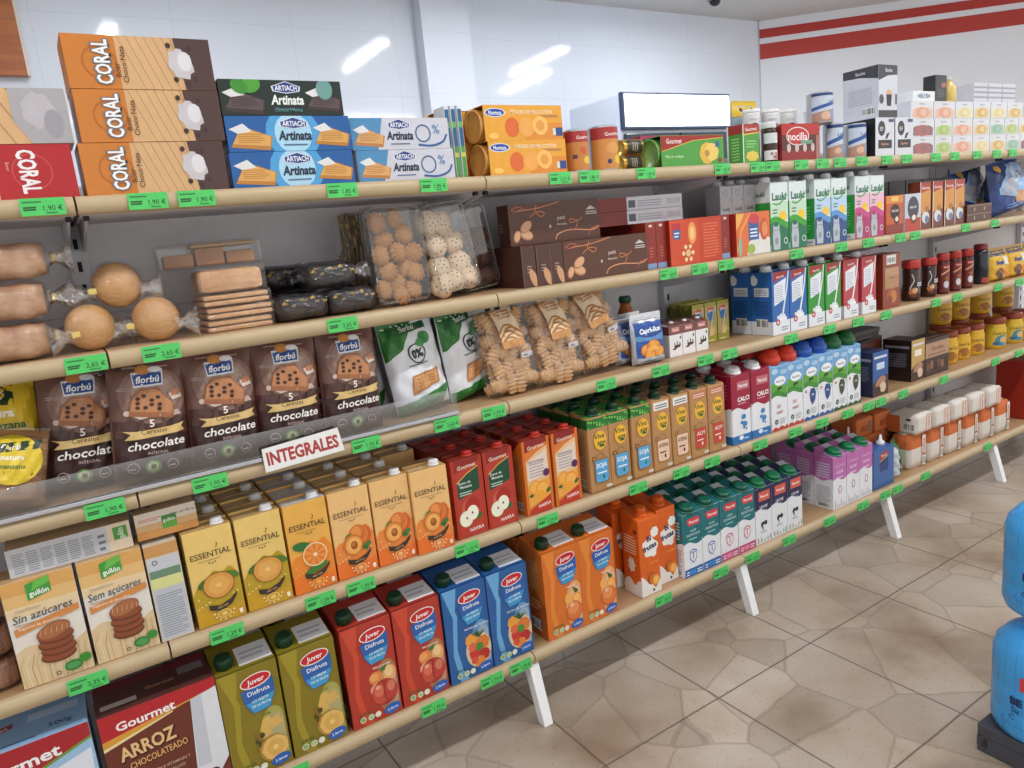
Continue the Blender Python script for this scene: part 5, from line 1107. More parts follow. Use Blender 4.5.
# clear clamshells with biscuits
def clam(key, grp, W, H, T, items, nm, spread, sc=1.12):
    r = tpl(key, 'biscuit_clamshell', 'tray', grp)
    rn = random.Random(sum(map(ord, key)))
    for (x, z) in spread:
        o = bpy.data.objects.new(nm, items); COL.objects.link(o); o.parent = r
        o.location = (x * W, -.004 + rn.uniform(-.008, .006), z * H); o.rotation_euler = (rn.uniform(-.3, .3), rn.uniform(0, 6), rn.uniform(-.3, .3)); o.scale = (sc,) * 3
    b = MB(); a, c = W / 2, T / 2
    b.hexa([(-a, -c, 0), (a, -c, 0), (a, c, 0), (-a, c, 0), (-a, -c, H), (a, -c, H), (a, c, H), (-a, c, H)], clearp, .012); b.build('clear_shell', r)
    b = MB(); pts = [(-a + .004, -c - .001, .012), (-a + .004, -c - .001, H - .012), (-a + .014, -c - .001, H - .003), (a - .014, -c - .001, H - .003), (a - .004, -c - .001, H - .012), (a - .004, -c - .001, .012), (a - .014, -c - .001, .003), (-a + .014, -c - .001, .003), (-a + .004, -c - .001, .012)]
    b.tube(pts, .0028, clearp, 6); b.build('rim', r)
b = MB(); ridged(b, .0185, .006, 40, mat_noise('flower_biscuit', ['8c5a30', 'b07c48', 'c08e5c'], 30, .75, .3, 90), .09, lobes=11); b.lathe([(.0001, 0), (.0065, 0), (.006, -.0022), (0, -.003)], M('8c4a2c', .35), 12, axis='z')
fl_me = b.mesh('biscuit')
for v in fl_me.vertices: pass
S_ = [(-.27, .84), (.05, .86), (.18, .7), (-.18, .66), (-.3, .5), (.02, .52), (.3, .5), (.12, .36), (-.2, .34), (.3, .3), (-.05, .2), (-.3, .16), (.22, .13), (-.02, .08)]
clam('clam_f', 'clear boxes of biscuits standing on the second shelf', .118, .188, .045, fl_me, 'biscuit', S_, 1.1)
put('clam_f', 1.25, .055, Z2, 'clear box of flower-shaped biscuits standing upright', rz=.04, rx=-.05)
chm = mat_noise('pale_biscuit', ['c8a888', 'dcc0a0', 'e8d2b6'], 30, .75, .4, 120); chip = M('2c1c18', .5)
b = MB(); b.ico((0, 0, 0), .024, chm, 3, (1, .62, 1), .13)
for i in range(16): a = i * 2.4; q = .019 * math.sqrt((i + .5) / 16); b.ico((q * cos(a), -.0135 * math.sqrt(max(.1, 1 - (q / .024) ** 2)), q * sin(a)), .0019, chip, 1)
ch_me = b.mesh('biscuit')
clam('clam_c', 'clear boxes of biscuits standing on the second shelf', .11, .182, .05, ch_me, 'biscuit', [(-.28, .8), (.05, .78), (-.22, .55), (.22, .55), (-.26, .3), (.2, .3), (.0, .14), (.32, .13), (-.3, .1)])
put('clam_c', 1.38, .066, Z2, 'clear box of pale chocolate-chip biscuits standing upright', rz=.12, rx=-.1, ry=-.1)
b = MB(); ridged(b, .02, .005, 20, mat_noise('cocoa_biscuit', ['2a1814', '4a2c22', '6a4430'], 30, .6, .3, 90), .04, lobes=8); dk_me = b.mesh('biscuit')
clam('clam_d', 'clear boxes of biscuits standing on the second shelf', .1, .185, .05, dk_me, 'biscuit', [(-.3 + .15 * i, .14 + .0 * i) for i in range(5)] + [(-.3 + .15 * i, .36) for i in range(5)] + [(-.25 + .2 * i, .6) for i in range(4)])
put('clam_d', 1.466, .12, Z2, 'clear box of dark cocoa biscuits beside the almond boxes', rz=.1, rx=-.08, ry=-.1)
clam('clam_s', 'clear boxes of biscuits standing on the second shelf', .05, .19, .08, fl_me, 'biscuit', [(-.1, .15), (.1, .35), (-.1, .55), (.1, .75), (0, .9)])
r = TP['clam_s'].root; b = MB()
sp = mat_noise('speckled_wrap', ['241c18', '4a3c24', 'a88c48'], 45, .5, detail=3, stretch=(4, 4, 1)); [b.box(-.03 + i * .013, -.02 + i * .013, -.044, -.041, .004, .186, sp, .001) for i in range(4)]; b.build('speckled_label', r)
put('clam_s', 1.205, .17, Z2, 'narrow clear box with speckled label behind the dark cake packs', rz=-.1)

# ------------------------------------------------------------------ wrapped blue bag, second shelf right
r = tpl('bluebag', 'snack_bag', 'bag', 'blue snack bags on the second shelf'); W, H, T = .24, .195, .08
b = MB(); F = bag_mesh(b, W, H, T, M('24407c', .25), seed=11, wr=.004)
F.poly([(.1, .5), (.5, .95), (.95, .9), (.95, .35), (.5, .25), (.1, .4)], '8fb2d8'); F.ell(.35, .5, .2, .12, 'a8a0a4', .3); F.ell(.6, .72, .14, .12, 'c4d4ea'); F.text('100', .7, .7, .12, '1f3a74', w=.25, bold=.04); F.ell(.22, .86, .1, .06, 'd8a838'); F.ell(.6, .25, .14, .1, 'c89464', .2); F.ell(.8, .28, .1, .08, 'd8b088'); F.lines(.2, .1, .8, .2, 2, '5c84bc')
b.build('bag', r); b = MB(); b.box(-W * .45, W * .45, -.0012, .0012, H - .002, H + .008, M('2c4a88', .35)); b.build('crimped_seal', r)
put('bluebag', 3.79, .075, Z2, 'blue snack bag with pale label leaning at the front', rx=-.1, ry=-.1); put('bluebag', 3.7, .18, Z2, 'dark blue snack bag standing behind the pale-labelled one', rx=-.05)
r = tpl('nesq', 'cocoa_bag', 'bag', 'yellow cocoa bags on the third shelf'); W, H, T = .135, .115, .06
b = MB(); F = bag_mesh(b, W, H, T, M('d8a824', .35), seed=12, wr=.002, fullw=4)
F.rect(.04, .8, .96, .97, '3c3a4a'); F.text('Nesquik', .48, .6, .14, '24407c', w=.6, bold=.06); F.ell(.35, .25, .18, .14, '7c4a24'); F.rect(.3, .06, .5, .25, '4a3a5c'); F.rect(.55, .5, .85, .75, 'd8d4c0'); F.ell(.75, .25, .16, .12, 'e0882c')
b.build('bag', r); b = MB(); b.box(-W * .46, W * .46, -.0012, .0012, H - .002, H + .006, M('c89820', .4)); b.build('crimped_seal', r)
for i, x in enumerate((3.66, 3.8, 3.94)): put('nesq', x, .055, Z3, f'yellow cocoa bag at right end of third shelf, {pos(i, 3)}')
# flour bags
pap = M('dcd4cc', .8); org = 'c86a34'
r = tpl('flour', 'flour_bag', 'bag', 'orange and white flour bags on the bottom shelf'); w, d, h = .1, .068, .124
b = MB(); bm = bmesh.new(); bmesh.ops.create_cube(bm, size=1)
bmesh.ops.subdivide_edges(bm, edges=bm.edges[:], cuts=4, use_grid_fill=True)
rn = random.Random(5)
for v in bm.verts:
    x, y, z = v.co; e = 1 - .1 * max(0, abs(z) - .35) / .15 * 1.0; k = 1 + .05 * (1 - (2 * x) ** 2) * (1 - (2 * z) ** 2)
    v.co = (x * w * e + rn.uniform(-.001, .001), y * d * e * k + rn.uniform(-.0012, .0012), (z + .5) * h)
bmesh.ops.bevel(bm, geom=[e for e in bm.edges if e.calc_face_angle(0) > .6], offset=.004, segments=2, affect='EDGES')
cut = bm.copy(); bmesh.ops.delete(cut, geom=[f for f in cut.faces if f.calc_center_median().z > h * .5], context='FACES')
bmesh.ops.delete(bm, geom=[f for f in bm.faces if f.calc_center_median().z <= h * .5], context='FACES')
b.bm(cut, pap, True); b.bm(bm, M(org, .75), True)
F = Face(b, lambda u, v, o: (u - w / 2 * .92, -d / 2 * (1 + .05 * (1 - (2 * (u / w - .46)) ** 2) * (1 - (2 * v / h - 1) ** 2)) - .0014 - o, v), w * .92, h, edge=.012); F.rect(.74, .05, .98, .93, 'e4dcd4'); F.text('HARINA', .86, .62, .1, 'b8602c', w=.45, bold=.03, rot=PI / 2); F.lines(.76, .1, .96, .3, 4, '5a6078'); F.rect(.76, .34, .95, .4, 'b03a34')
b.build('paper_bag', r)
b = MB(); b.box(-w * .4, w * .4, -.012, .012, h - .001, h + .003, M('d8cfc4', .8), .001); b.build('folded_top', r)
for i in range(6): put('flour', 3.118 + .115 * i, .072 - .0035 * i, Z5, f'orange and white flour bag standing in front, {pos(i, 6)}', rz=random.uniform(-.05, .05))
r = tpl('flour_l', 'flour_bag', 'bag', 'flour bags lying on the standing ones'); w, d, h = .104, .106, .068
b = MB(); bm = bmesh.new(); bmesh.ops.create_cube(bm, size=1); bmesh.ops.subdivide_edges(bm, edges=bm.edges[:], cuts=4, use_grid_fill=True)
for v in bm.verts:
    x, y, z = v.co; k = 1 + .05 * (1 - (2 * x) ** 2) * (1 - (2 * y) ** 2)
    v.co = (x * w + rn.uniform(-.001, .001), y * d, (z + .5) * h * (k if z > 0 else 1))
bmesh.ops.bevel(bm, geom=[e for e in bm.edges if e.calc_face_angle(0) > .6], offset=.005, segments=2, affect='EDGES')
b.bm(bm, pap, True)
F = Face(b, lambda u, v, o: (u - w / 2 + .004, -d / 2 - .0006 - o, v + .004), w - .008, h - .008); F.rect(.6, 0, 1, 1, 'd8d0c8'); F.rect(.62, .05, .98, .95, 'c8703c'); F.rect(.66, .08, .94, .92, 'e4dcd4'); F.text('HARINA', .8, .5, .2, 'b8602c', w=.8, bold=.03, rot=PI / 2)
F = Face(b, lambda u, v, o: (-w / 2 - .0008 - o, d / 2 - .004 - u, v + .004), d - .008, h - .008); F.rect(0, 0, .45, 1, org); F.barcode(.6, .15, .95, .6); F.ell(.75, .82, .1, .04, '3a3a40')
b.build('paper_bag', r); b = MB(); b.box(-w * .3, w * .3, -.002, .002, h * .3, h * .7, M('c8bdb0', .8), .001); b.build('folded_end', r, (0, d / 2 + .001, 0))
for i in range(5): put('flour_l', 3.132 + .118 * i, .078 - .003 * i, Z5 + .1275, f'white and orange flour bag lying on top, {pos(i, 5)}', rz=random.uniform(-.05, .05))
r = tpl('flour_b', 'flour_bag', 'bag', 'orange flour bags lying at the back'); w, d, h = .1, .1, .068
b = MB(); b.box(-w / 2, w / 2, -d / 2, d / 2, 0, h, M(org, .75), .012); F = front(b, w - .02, d, h - .02, .01); F.rect(.75, .1, .98, .9, '7a6a64'); b.build('paper_bag', r)
b = MB(); b.box(-.02, .02, -.002, .001, h * .3, h * .6, M('a85424', .8), .001); b.build('folded_end', r, (0, -d / 2 - .0005, 0))
for (x, y, z, t) in ((2.90, .185, 0, 'left one of the lower three'), (3.003, .185, 0, 'middle one of the lower three'), (3.106, .187, 0, 'right one of the lower three'), (2.895, .185, .0685, 'left one of the middle three'), (3.0, .18, .0685, 'middle one of the middle three'), (3.105, .185, .0685, 'right one of the middle three'), (2.95, .18, .137, 'left one of the top two'), (3.055, .176, .137, 'right one of the top two')): put('flour_b', x, y, Z5 + z, f'orange flour bag lying at the back of bottom shelf, {t}')
# crumpled green pack
r = tpl('greenp', 'flour_bag', 'bag'); W, H, T = .085, .125, .05
b = MB(); F = bag_mesh(b, W, H, T, M('2f6c3c', .4), seed=20, wr=.005); F.poly([(0, 0), (.45, 0), (.35, .4), (.5, .75), (.2, .9), (0, .8)], 'c8ccd4'); F.ell(.7, .6, .2, .2, '4c8a54'); F.poly([(.6, .2), (.98, .1), (.98, .4), (.7, .45)], 'b8a898'); b.build('bag', r)
b = MB(); b.box(-W * .4, W * .4, -.0012, .0012, H - .002, H + .006, M('2c6038', .4)); b.build('crimped_seal', r)
put('greenp', 2.995, .06, Z5, 'crumpled green and white pack between blue box and flour', rz=.35)
# biscuit packs at far left of the fourth shelf
wrapped('cellb', 'biscuit_pack', 'biscuits', 'film biscuit packs at the left end of the fourth shelf', .1, .07, .055, mat_noise('brown_biscuit', ['7c4a30', '9c6a4c', 'b08468'], 14, .7, .3, 60, stretch=(9, 1, 1)), film_d, 'biscuits', 8, .04, .01)
for i in range(3): put('cellb', .455, .06, Z4 + .0555 * i, f'brown biscuit pack in film at far left, {("lowest", "middle", "topmost")[i]} of three', rz=.1)
# ------------------------------------------------------------------ jars, cans, tubs
def jar(key, name, cat, group, prof, mat, lidc, lid_r, lid_h, art=None, lr=None, lz=0, lh=.05, seg=28):
    r = tpl(key, name, cat, group); b = MB(); b.lathe(prof, mat, seg)
    if art: art(cyl(b, lr, lz, lh))
    b.build('jar_body', r); H = prof[-1][1]
    b = MB(); b.lathe([(lid_r * .98, 0), (lid_r, .002), (lid_r, lid_h * .85), (lid_r * .93, lid_h), (0, lid_h)], M(lidc, .35), seg)
    for i in range(20): a = 2 * PI * i / 20; b.box(lid_r * cos(a) - .0006, lid_r * cos(a) + .0006, lid_r * sin(a) - .0006, lid_r * sin(a) + .0006, .003, lid_h * .8, M(lidc, .35))
    b.build('lid', r, (0, 0, H - .001)); return r
def nes_art(F): F.stroke([(.35, .95), (.42, .7), (.3, .4), (.36, .1)], .03, 'd8d0d0'); F.ell(.4, .28, .16, .12, 'b86c3c', .5); F.ell(.46, .33, .1, .08, 'e0b088', .5); F.rect(.52, .48, .82, .62, 'd8dce0'); F.text('NESCAFÉ', .67, .55, .07, '2a2226', w=.28, bold=.03); F.ell(.4, .12, .12, .06, '6a2c20')
npf = lambda R: [(R * .87, 0), (R, .004), (R * 1.02, .03), (R * .89, .06), (R * .93, .09), (R * .95, .1), (R * .87, .108)]
jar('nes', 'coffee_jar', 'jar', 'instant coffee jars on the third shelf', npf(.028), M('3c2018', .15), 'b83026', .0275, .027, nes_art, .0292, .008, .085)
jar('nes2', 'coffee_jar', 'jar', 'instant coffee jars on the third shelf', npf(.0245), M('3c2018', .15), 'b83026', .024, .024, nes_art, .0256, .008, .085)
put('nes', 3.084, .05, Z3, 'dark coffee jar with red lid, larger left one of the two', rz=-.5); put('nes2', 3.19, .048, Z3, 'dark coffee jar with red lid, smaller right one of the two', rz=-.5)
def gj(F): F.rect(.1, 0, .9, 1, '6c2420'); F.poly([(.25, .6), (.7, .78), (.72, .84), (.25, .66)], 'e0a878'); F.rect(.3, .84, .75, .95, 'a83028'); F.text('Gourmet', .52, .9, .06, 'f0e0d8', w=.3, bold=.03); F.ell(.5, .28, .14, .2, 'd0ccd0'); F.ell(.52, .5, .1, .08, 'b0602c')
jar('gjar', 'coffee_jar', 'jar', 'small coffee jars on the third shelf', [(.018, 0), (.0195, .003), (.0195, .106), (.018, .114)], M('4c2018', .18), 'a82c22', .0195, .025, gj, .0198, .006, .096)
for i, x in enumerate((3.268, 3.348, 3.43)): put('gjar', x, .042, Z3, f'slim brown coffee jar with red lid, {pos(i, 3)}', rz=-.5)
jar('dkjar', 'coffee_jar', 'jar', None, [(.024, 0), (.027, .004), (.027, .11), (.022, .125)], M('22262e', .12), '8c2c28', .022, .02, lambda F: (F.rect(.2, 0, .8, .2, 'a83828'), F.ell(.62, .55, .07, .07, 'd0d4dc')), .0273, .004, .1)
put('dkjar', 3.556, .056, Z3, 'dark grey coffee jar between red-lid jars and yellow bags')
def cc(F): F.rect(.05, 0, .95, 1, 'dcae2c'); F.text('ColaCao', .5, .66, .16, '3a2a24', w=.5, bold=.03, shear=.1); F.ell(.5, .25, .16, .14, '9c6424'); F.ell(.35, .16, .08, .06, 'c88a30'); F.ell(.66, .2, .08, .08, 'b8782c')
def cc2(F): F.rect(.05, 0, .95, 1, 'd8b838'); F.text('ColaCao', .5, .7, .15, '3a2a24', w=.46, bold=.03, shear=.1); F.ell(.55, .3, .2, .18, '3c88a0'); F.ell(.6, .34, .12, .1, 'd8b06c'); F.ell(.38, .14, .1, .06, '2c64a0')
tubp = [(.034, 0), (.0365, .004), (.0375, .05), (.035, .093), (.034, .098)]
for key, art, c in (('cc1', cc, 'd8aa2a'), ('cc2', cc2, 'd8b030')): jar(key, 'cocoa_jar', 'jar', 'yellow cocoa jars on the fourth shelf', tubp, M(c, .35), '8c3822', .0365, .023, art, .0381, .012, .072)
for i, (k, x, y) in enumerate((('cc1', 3.409, .098), ('cc1', 3.501, .098), ('cc1', 3.6, .096), ('cc2', 3.752, .088), ('cc2', 3.89, .088), ('cc1', 3.985, .088))): put(k, x, y, Z4, rz=-.6, label=f'yellow cocoa jar with brown lid in the front row, {pos(i, 6)}')
for i, x in enumerate((3.545, 3.68, 3.849, 4.04)):
    for k in range(2): put('cc1', x, .19, Z4 + .121 * k, rz=-.6, label=f'yellow cocoa jar in the back row, {("lower", "upper")[k]} layer, {pos(i, 4)}')
bx('ccan', 'coffee_pack', 'box', 'slim coffee packs on the second shelf', .066, .04, .151, '6c3424', lambda F: (F.rect(.06, .78, .94, .97, 'a83028'), F.text('Gourmet', .5, .87, .06, 'f0e0d8', w=.7, bold=.03), F.poly([(.06, .76), (.94, .84), (.94, .4), (.06, .34)], 'd0903c'), F.ell(.5, .25, .34, .3, 'd8d8d8'), F.ell(.62, .2, .2, .18, '6a7ca0'), F.ell(.6, .42, .2, .16, 'a87038'), F.rect(0, 0, .06, 1, 'e0d8d4')), lambda F: F.rect(0, 0, 1, 1, '7c3a28'))  # pale strip at the left edge is a highlight put into the print
for i, x in enumerate((3.115, 3.19, 3.264, 3.338)): put('ccan', x, .042 + .004 * (i == 3), Z2, f'slim brown and orange coffee pack, {pos(i, 4)}')
# squeeze bottle with nozzle, blue pack with nozzle
r = tpl('sqz', 'syrup_bottle', 'bottle', 'white nozzled packs on the bottom shelf'); b = MB(); b.lathe([(.019, 0), (.021, .004), (.021, .12), (.016, .15), (.012, .158)], M('4f7c58', .35), 22); b.build('bottle_body', r); b = MB(); b.lathe([(.012, 0), (.012, .012), (.005, .018), (.003, .045), (0, .046)], M('eceef0', .35), 16); b.build('nozzle', r, (0, 0, .157))
put('sqz', 2.829, .115, Z5, 'green bottle with white nozzle behind the lilac milk cartons')
r = tpl('bluep', 'syrup_pack', 'pack'); w, d, h = .118, .06, .135
b = MB(); b.box(-w / 2, w / 2, -d / 2, d / 2, 0, h, '3c64a4', .003); F = front(b, w, d, h); F.rect(0, 0, 1, 1, '3f68a8'); F.rect(.3, .42, .72, .85, '24407c'); F.poly([(.3, .72), (.72, .8), (.72, .92), (.3, .86)], 'b83a38'); F.text('Pascual', .51, .82, .06, 'f0e8ea', w=.34, bold=.03); F.stroke([(.3, .68), (.72, .78)], .03, 'd8b050'); F.rect(0, 0, 1, .1, '345a98')
b.build('pack_body', r); b = MB(); b.lathe([(.014, 0), (.014, .01), (.006, .016), (.0035, .034), (0, .035)], M('eceef0', .35), 16); b.build('nozzle', r, (.03, 0, h))
put('bluep', 2.878, .05, Z5, 'blue pack with white nozzle beside the lilac milk cartons')

# ------------------------------------------------------------------ top shelf
T_ = 'on the top shelf'
waf = 'd2a878'
def coral(c, wtxt):
    def art(F):
        F.rect(0, 0, .36, 1, c); F.rect(.34, 0, .8, 1, waf)
        for i in range(9): F.stroke([(.36 + .06 * i, 1), (min(.8, .5 + .06 * i), 0)], .004, '9c744c')
        F.poly([(.78, 0), (1, 0), (1, 1), (.74, 1)], '4a3230'); F.ell(.77, .5, .085, .11, 'c4c0c4', .3, wob=.12); F.ell(.8, .55, .05, .07, 'd8d6da')
        for q, t in ((.7, .85), (.84, .8), (.72, .2), (.8, .12), (.86, .22)): F.ell(q, t, .018, .02, '3c2624')
        F.ring(.22, .5, .11, .006, 'b05c1c', 16); F.text('CORAL', .235, .5, .3, '6a7078', rot=PI / 2, w=.86, bold=.09, fit=True); F.text('CORAL', .235, .5, .28, 'f0eeec', rot=PI / 2, w=.82, bold=.03, fit=True)
        F.text(wtxt[0], .33, .36, .1, '6a3c1c', rot=PI / 2, w=.34, bold=.02); F.text(wtxt[1], .375, .46, .1, '6a3c1c', rot=PI / 2, w=.8, bold=.02)
    return art
bx('cor_o', 'wafer_box', 'box', 'orange wafer boxes stacked on the top shelf', .21, .085, .078, M('c87828', .22), coral('c8792c', ('Boer', 'Choco·Nata')), lambda F: F.rect(0, 0, 1, 1, 'b86c24'))
for i, x in enumerate((.845, .852, .851)): put('cor_o', x, .064, Z1 + .0785 * i, f'orange and tan wafer box in glossy wrap, {("lowest", "middle", "topmost")[i]} of the three')
def corr(F): F.rect(0, 0, .55, 1, waf); F.rect(.52, 0, 1, 1, 'b01c24'); F.ring(.74, .5, .12, .008, 'c84a48', 16); F.text('CORAL', .72, .5, .3, 'ece8ea', rot=-PI / 2, w=.8, bold=.04, fit=True); F.text('Boer', .6, .6, .06, 'e0a0a0', rot=-PI / 2, w=.4); F.ell(.4, .5, .12, .16, 'd4ccc8', wob=.1)
bx('cor_r', 'wafer_box', 'box', None, .21, .085, .078, 'b01c24', corr); put('cor_r', .625, .064, Z1, 'red wafer box at the left end of the top shelf')
def corg(F):
    F.rect(0, 0, 1, 1, waf)
    for i in range(8): F.stroke([(.05 + .1 * i, 1), (.25 + .1 * i, 0)], .006, '8a6440')
    F.poly([(.66, 1), (1, 1), (1, 0), (.75, 0), (.66, .4)], 'a8a4a8'); F.ell(.82, .6, .1, .12, 'b8b4ba', wob=.1); F.ell(.9, .35, .06, .1, '9c98a0')
bx('cor_g', 'wafer_box', 'box', None, .21, .085, .078, 'c8a078', corg); put('cor_g', .632, .064, Z1 + .0785, 'tan and grey wafer box lying on the red one')
def arti(bg, mid, cols, zero=False):
    def wedge(F, cx, cy, s, c): s *= 1.12;  F.poly([(cx - s, cy - s * 1.6), (cx + s * .9, cy - s * 2.2), (cx + s * 1.1, cy + s * .2), (cx - s * .4, cy + s * 2.2)], c[0]); F.poly([(cx - s * .9, cy - s), (cx + s * .9, cy - s * 1.5), (cx + s, cy + s * .3), (cx - s * .4, cy + s * 1.9)], c[1]); F.poly([(cx - s * 1., cy + s * 1.6), (cx - s * .3, cy + s * 2.6), (cx + s * .1, cy + s * 1.2), (cx - s * .6, cy + s * .8)], 'dcdcdc'); F.lines(cx - s * .6, cy - s * .8, cx + s * .7, cy + s * 1., 5, c[2], .3)
    def art(F):
        F.rect(0, 0, 1, 1, bg)
        if zero: F.poly([(.27, 0), (1, 0), (1, 1), (.35, 1)], 'c8cad6'); F.poly([(0, .0), (.25, .0), (.32, 1), (0, 1)], '4a8ab8'); wedge(F, .17, .4, .13, cols)
        else:
            F.ell(.52, .5, .22, .22, mid) if mid else None; F.ell(.52, .5, .15, .16, 'a8d4ec') if mid else None; wedge(F, .18, .38, .14, cols); wedge(F, .83, .42, .13, cols)
        cx = .48 if zero else .53
        F.poly([(cx - .11, .68), (cx, .62), (cx + .11, .68), (cx + .12, .82), (cx, .97), (cx - .12, .82)], 'd8dce8'); F.poly([(cx - .1, .7), (cx, .645), (cx + .1, .7), (cx + .105, .82), (cx, .945), (cx - .105, .82)], '1c3c84')
        F.text('ARTIACH', cx, .78, .15, 'eef2fa', w=.18, bold=.04, fit=True); F.text('Artinata', cx, .45, .27, '1c2c44' if (mid or zero) else 'e4ece8', w=.27, bold=.04, shear=.15, fit=True); F.lines(cx - .1, .16, cx + .1, .24, 1, '4a6a8c')
        if zero: F.ring(.72, .5, .075, .012, '2c5c8c', 20); F.text('%', .86, .64, .3, '5a8ab8', bold=.01); F.stroke([(.66, .14), (.8, .1), (.92, .22), (.97, .46)], .018, '2c5c98')
        elif not mid: F.ell(.25, .85, .08, .06, '4a9a34', .3); F.ell(.16, .8, .07, .05, '3c8a2c', -.5); F.ell(.85, .75, .07, .08, '6a9a94'); F.text('Choco Menta', cx, .17, .11, '5a9a8c', w=.24)
    return art
G_ = 'cream wafer packs on the top shelf'
bx('art_b', 'wafer_pack', 'pack', G_, .218, .06, .0585, '143c78', arti('1a5a9c', '4a9cd4', ('b87c34', 'd8a458', 'a86c2c')), None, lambda F: F.rect(0, 0, 1, 1, '1c4c8c'), .004)
bx('art_k', 'wafer_pack', 'pack', G_, .212, .06, .058, '14201c', arti('142420', None, ('3a2c2c', '5a484c', '2a2022')), None, None, .004)
bx('art_w', 'wafer_pack', 'pack', G_, .205, .06, .0575, 'c4c6d0', arti('c8cad6', None, ('b87c44', 'd8a468', 'a86c3c'), True), None, None, .004)
put('art_b', 1.066, .05, Z1, 'blue cream wafer pack, lower of the two'); put('art_b', 1.068, .05, Z1 + .0588, 'blue cream wafer pack, upper of the two'); put('art_k', 1.064, .05, Z1 + .1176, 'dark green mint wafer pack lying on the blue ones')
put('art_w', 1.288, .06, Z1, 'white and silver wafer pack, lower of the two'); put('art_w', 1.283, .06, Z1 + .0578, 'white and silver wafer pack, upper of the two')
bx('card_g', 'cracker_box', 'box', 'slim blue and green boxes on the top shelf', .011, .045, .143, 'd4d8de', lambda F: (F.rect(.1, 0, .9, .5, '4c9a38'), F.rect(.1, .45, .9, .95, '28608c'), F.rect(.1, .3, .9, .36, 'c8d050'), F.rect(.1, .7, .9, .78, '6ab060')))
for i, x in enumerate((1.4, 1.4125, 1.425)): put('card_g', x, .08 - .004 * i, Z1, f'slim blue and green box end-on beside the peach cans, {pos(i, 3)}')
# peach packs: three cans in a card sleeve
def pack3(key, name, group, W, r0, sleeve, art, canm, n=3, endm='b8bcc4'):
    r = tpl(key, name, 'can pack', group); L = W / n
    for i in range(n):
        b = MB(); x0 = -W / 2 + L * i
        b.lathe([(0, .003), (r0 * .86, .003), (r0 * .9, 0), (r0, .001), (r0 * .97, .005), (r0 * .97, L - .006), (r0, L - .002), (r0 * .9, L - .001), (0, L - .003)], canm, 26, cx=x0, axis='x', cz=r0); b.build('can', r)
    b = MB(); h = r0 * 2 + .002; d = h + .0008; g = W / 2 - .008
    b.box(-g, W / 2 + .001, -d / 2 - .0006, -d / 2 + .0006, 0, h + .0006, sleeve); b.box(-g, W / 2 + .001, d / 2 - .0006, d / 2 + .0006, 0, h + .0006, sleeve); b.box(-g, W / 2 + .001, -d / 2, d / 2, h - .0004, h + .0008, sleeve)
    art(Face(b, lambda u, v, o: (u - g, -d / 2 - .0006 - o, v), g + W / 2 + .001, h)); b.build('card_sleeve', r)
def pch(F):
    F.rect(0, 0, 1, 1, 'e4a236'); F.rect(.5, 0, 1, .5, 'dc8c34'); F.ell(.14, .8, .13, .045, 'd8dce8'); F.ell(.14, .8, .115, .036, '24449c'); F.text('Monteza', .14, .8, .12, 'f0f2fa', w=.16, bold=.03)
    F.text('MITADES DE MELOCOTÓN', .6, .82, .11, 'f6e8c8', w=.54, bold=.02); F.rect(.7, .66, .94, .73, 'b88048'); F.ell(.34, .38, .09, .1, 'd86830'); F.ell(.52, .38, .1, .1, 'e8a450'); F.ell(.7, .42, .1, .1, 'f0b864'); F.ell(.7, .42, .055, .055, 'e09a48'); F.ell(.1, .14, .06, .03, 'f0c060'); F.rect(.9, .12, .99, .36, '2c4c88'); F.rect(.86, .14, .9, .34, 'd8d8d0')
peachm = mat_noise('peach_can_label', ['a8743c', 'c8964c', 'c87040'], 30, .35)
pack3('peach3', 'peach_can_pack', 'sleeved peach can packs on the top shelf', .205, .034, M('e0a038', .4), pch, peachm)
put('peach3', 1.567, .065, Z1, 'orange sleeve of peach cans, lower front one'); put('peach3', 1.563, .065, Z1 + .0692, 'orange sleeve of peach cans, upper front one')
put('peach3', 1.5, .14, Z1, 'orange sleeve of peach cans behind, lower one'); put('peach3', 1.497, .14, Z1 + .0692, 'orange sleeve of peach cans behind, upper one')
bx('hid_r', 'wafer_pack', 'pack', None, .2, .05, .158, '8c5054', lambda F: (F.rect(0, .88, .5, 1, 'a83a34'), F.rect(.5, .88, 1, 1, '8c94a4'))); put('hid_r', 1.6, .214, Z1, 'red and grey pack just showing above the peach cans')
def pin(F): F.rect(0, 0, 1, 1, '4c9a40'); F.poly([(0, .5), (0, 1), (1, 1), (1, .92), (.5, .84)], '9c2420'); F.stroke([(0, .5), (.5, .83), (1, .91)], .008, 'd8b848'); F.text('Gourmet', .2, .83, .16, 'f0e0dc', w=.24, bold=.03); F.text('Piña en rodajas', .2, .34, .1, 'c8e4b8', w=.3); F.ell(.72, .4, .12, .12, 'd8b048', wob=.04); F.ell(.8, .44, .11, .1, 'e4c668', wob=.05); F.ell(.72, .4, .04, .04, 'b88c38'); F.rect(.86, .6, .92, .78, '2c5a98'); F.ell(.93, .16, .03, .03, '8c2420')
greenm = mat_noise('pineapple_can_label', ['3c7a3c', '6aa050', '9cbc6c'], 25, .35)
pack3('pine3', 'pineapple_can_pack', None, .225, .0355, M('4c9a40', .4), pin, greenm); put('pine3', 2.062, .068, Z1, 'green and red sleeve of pineapple cans on the top shelf')
bx('pinkb', 'card_box', 'box', None, .14, .05, .088, '8c2c4c', lambda F: (F.rect(0, .8, 1, 1, 'a8345c'), F.rect(.55, .82, .68, .96, 'e0d0d8'))); put('pinkb', 2.05, .15, Z1, 'dark pink box behind the pineapple can sleeve')
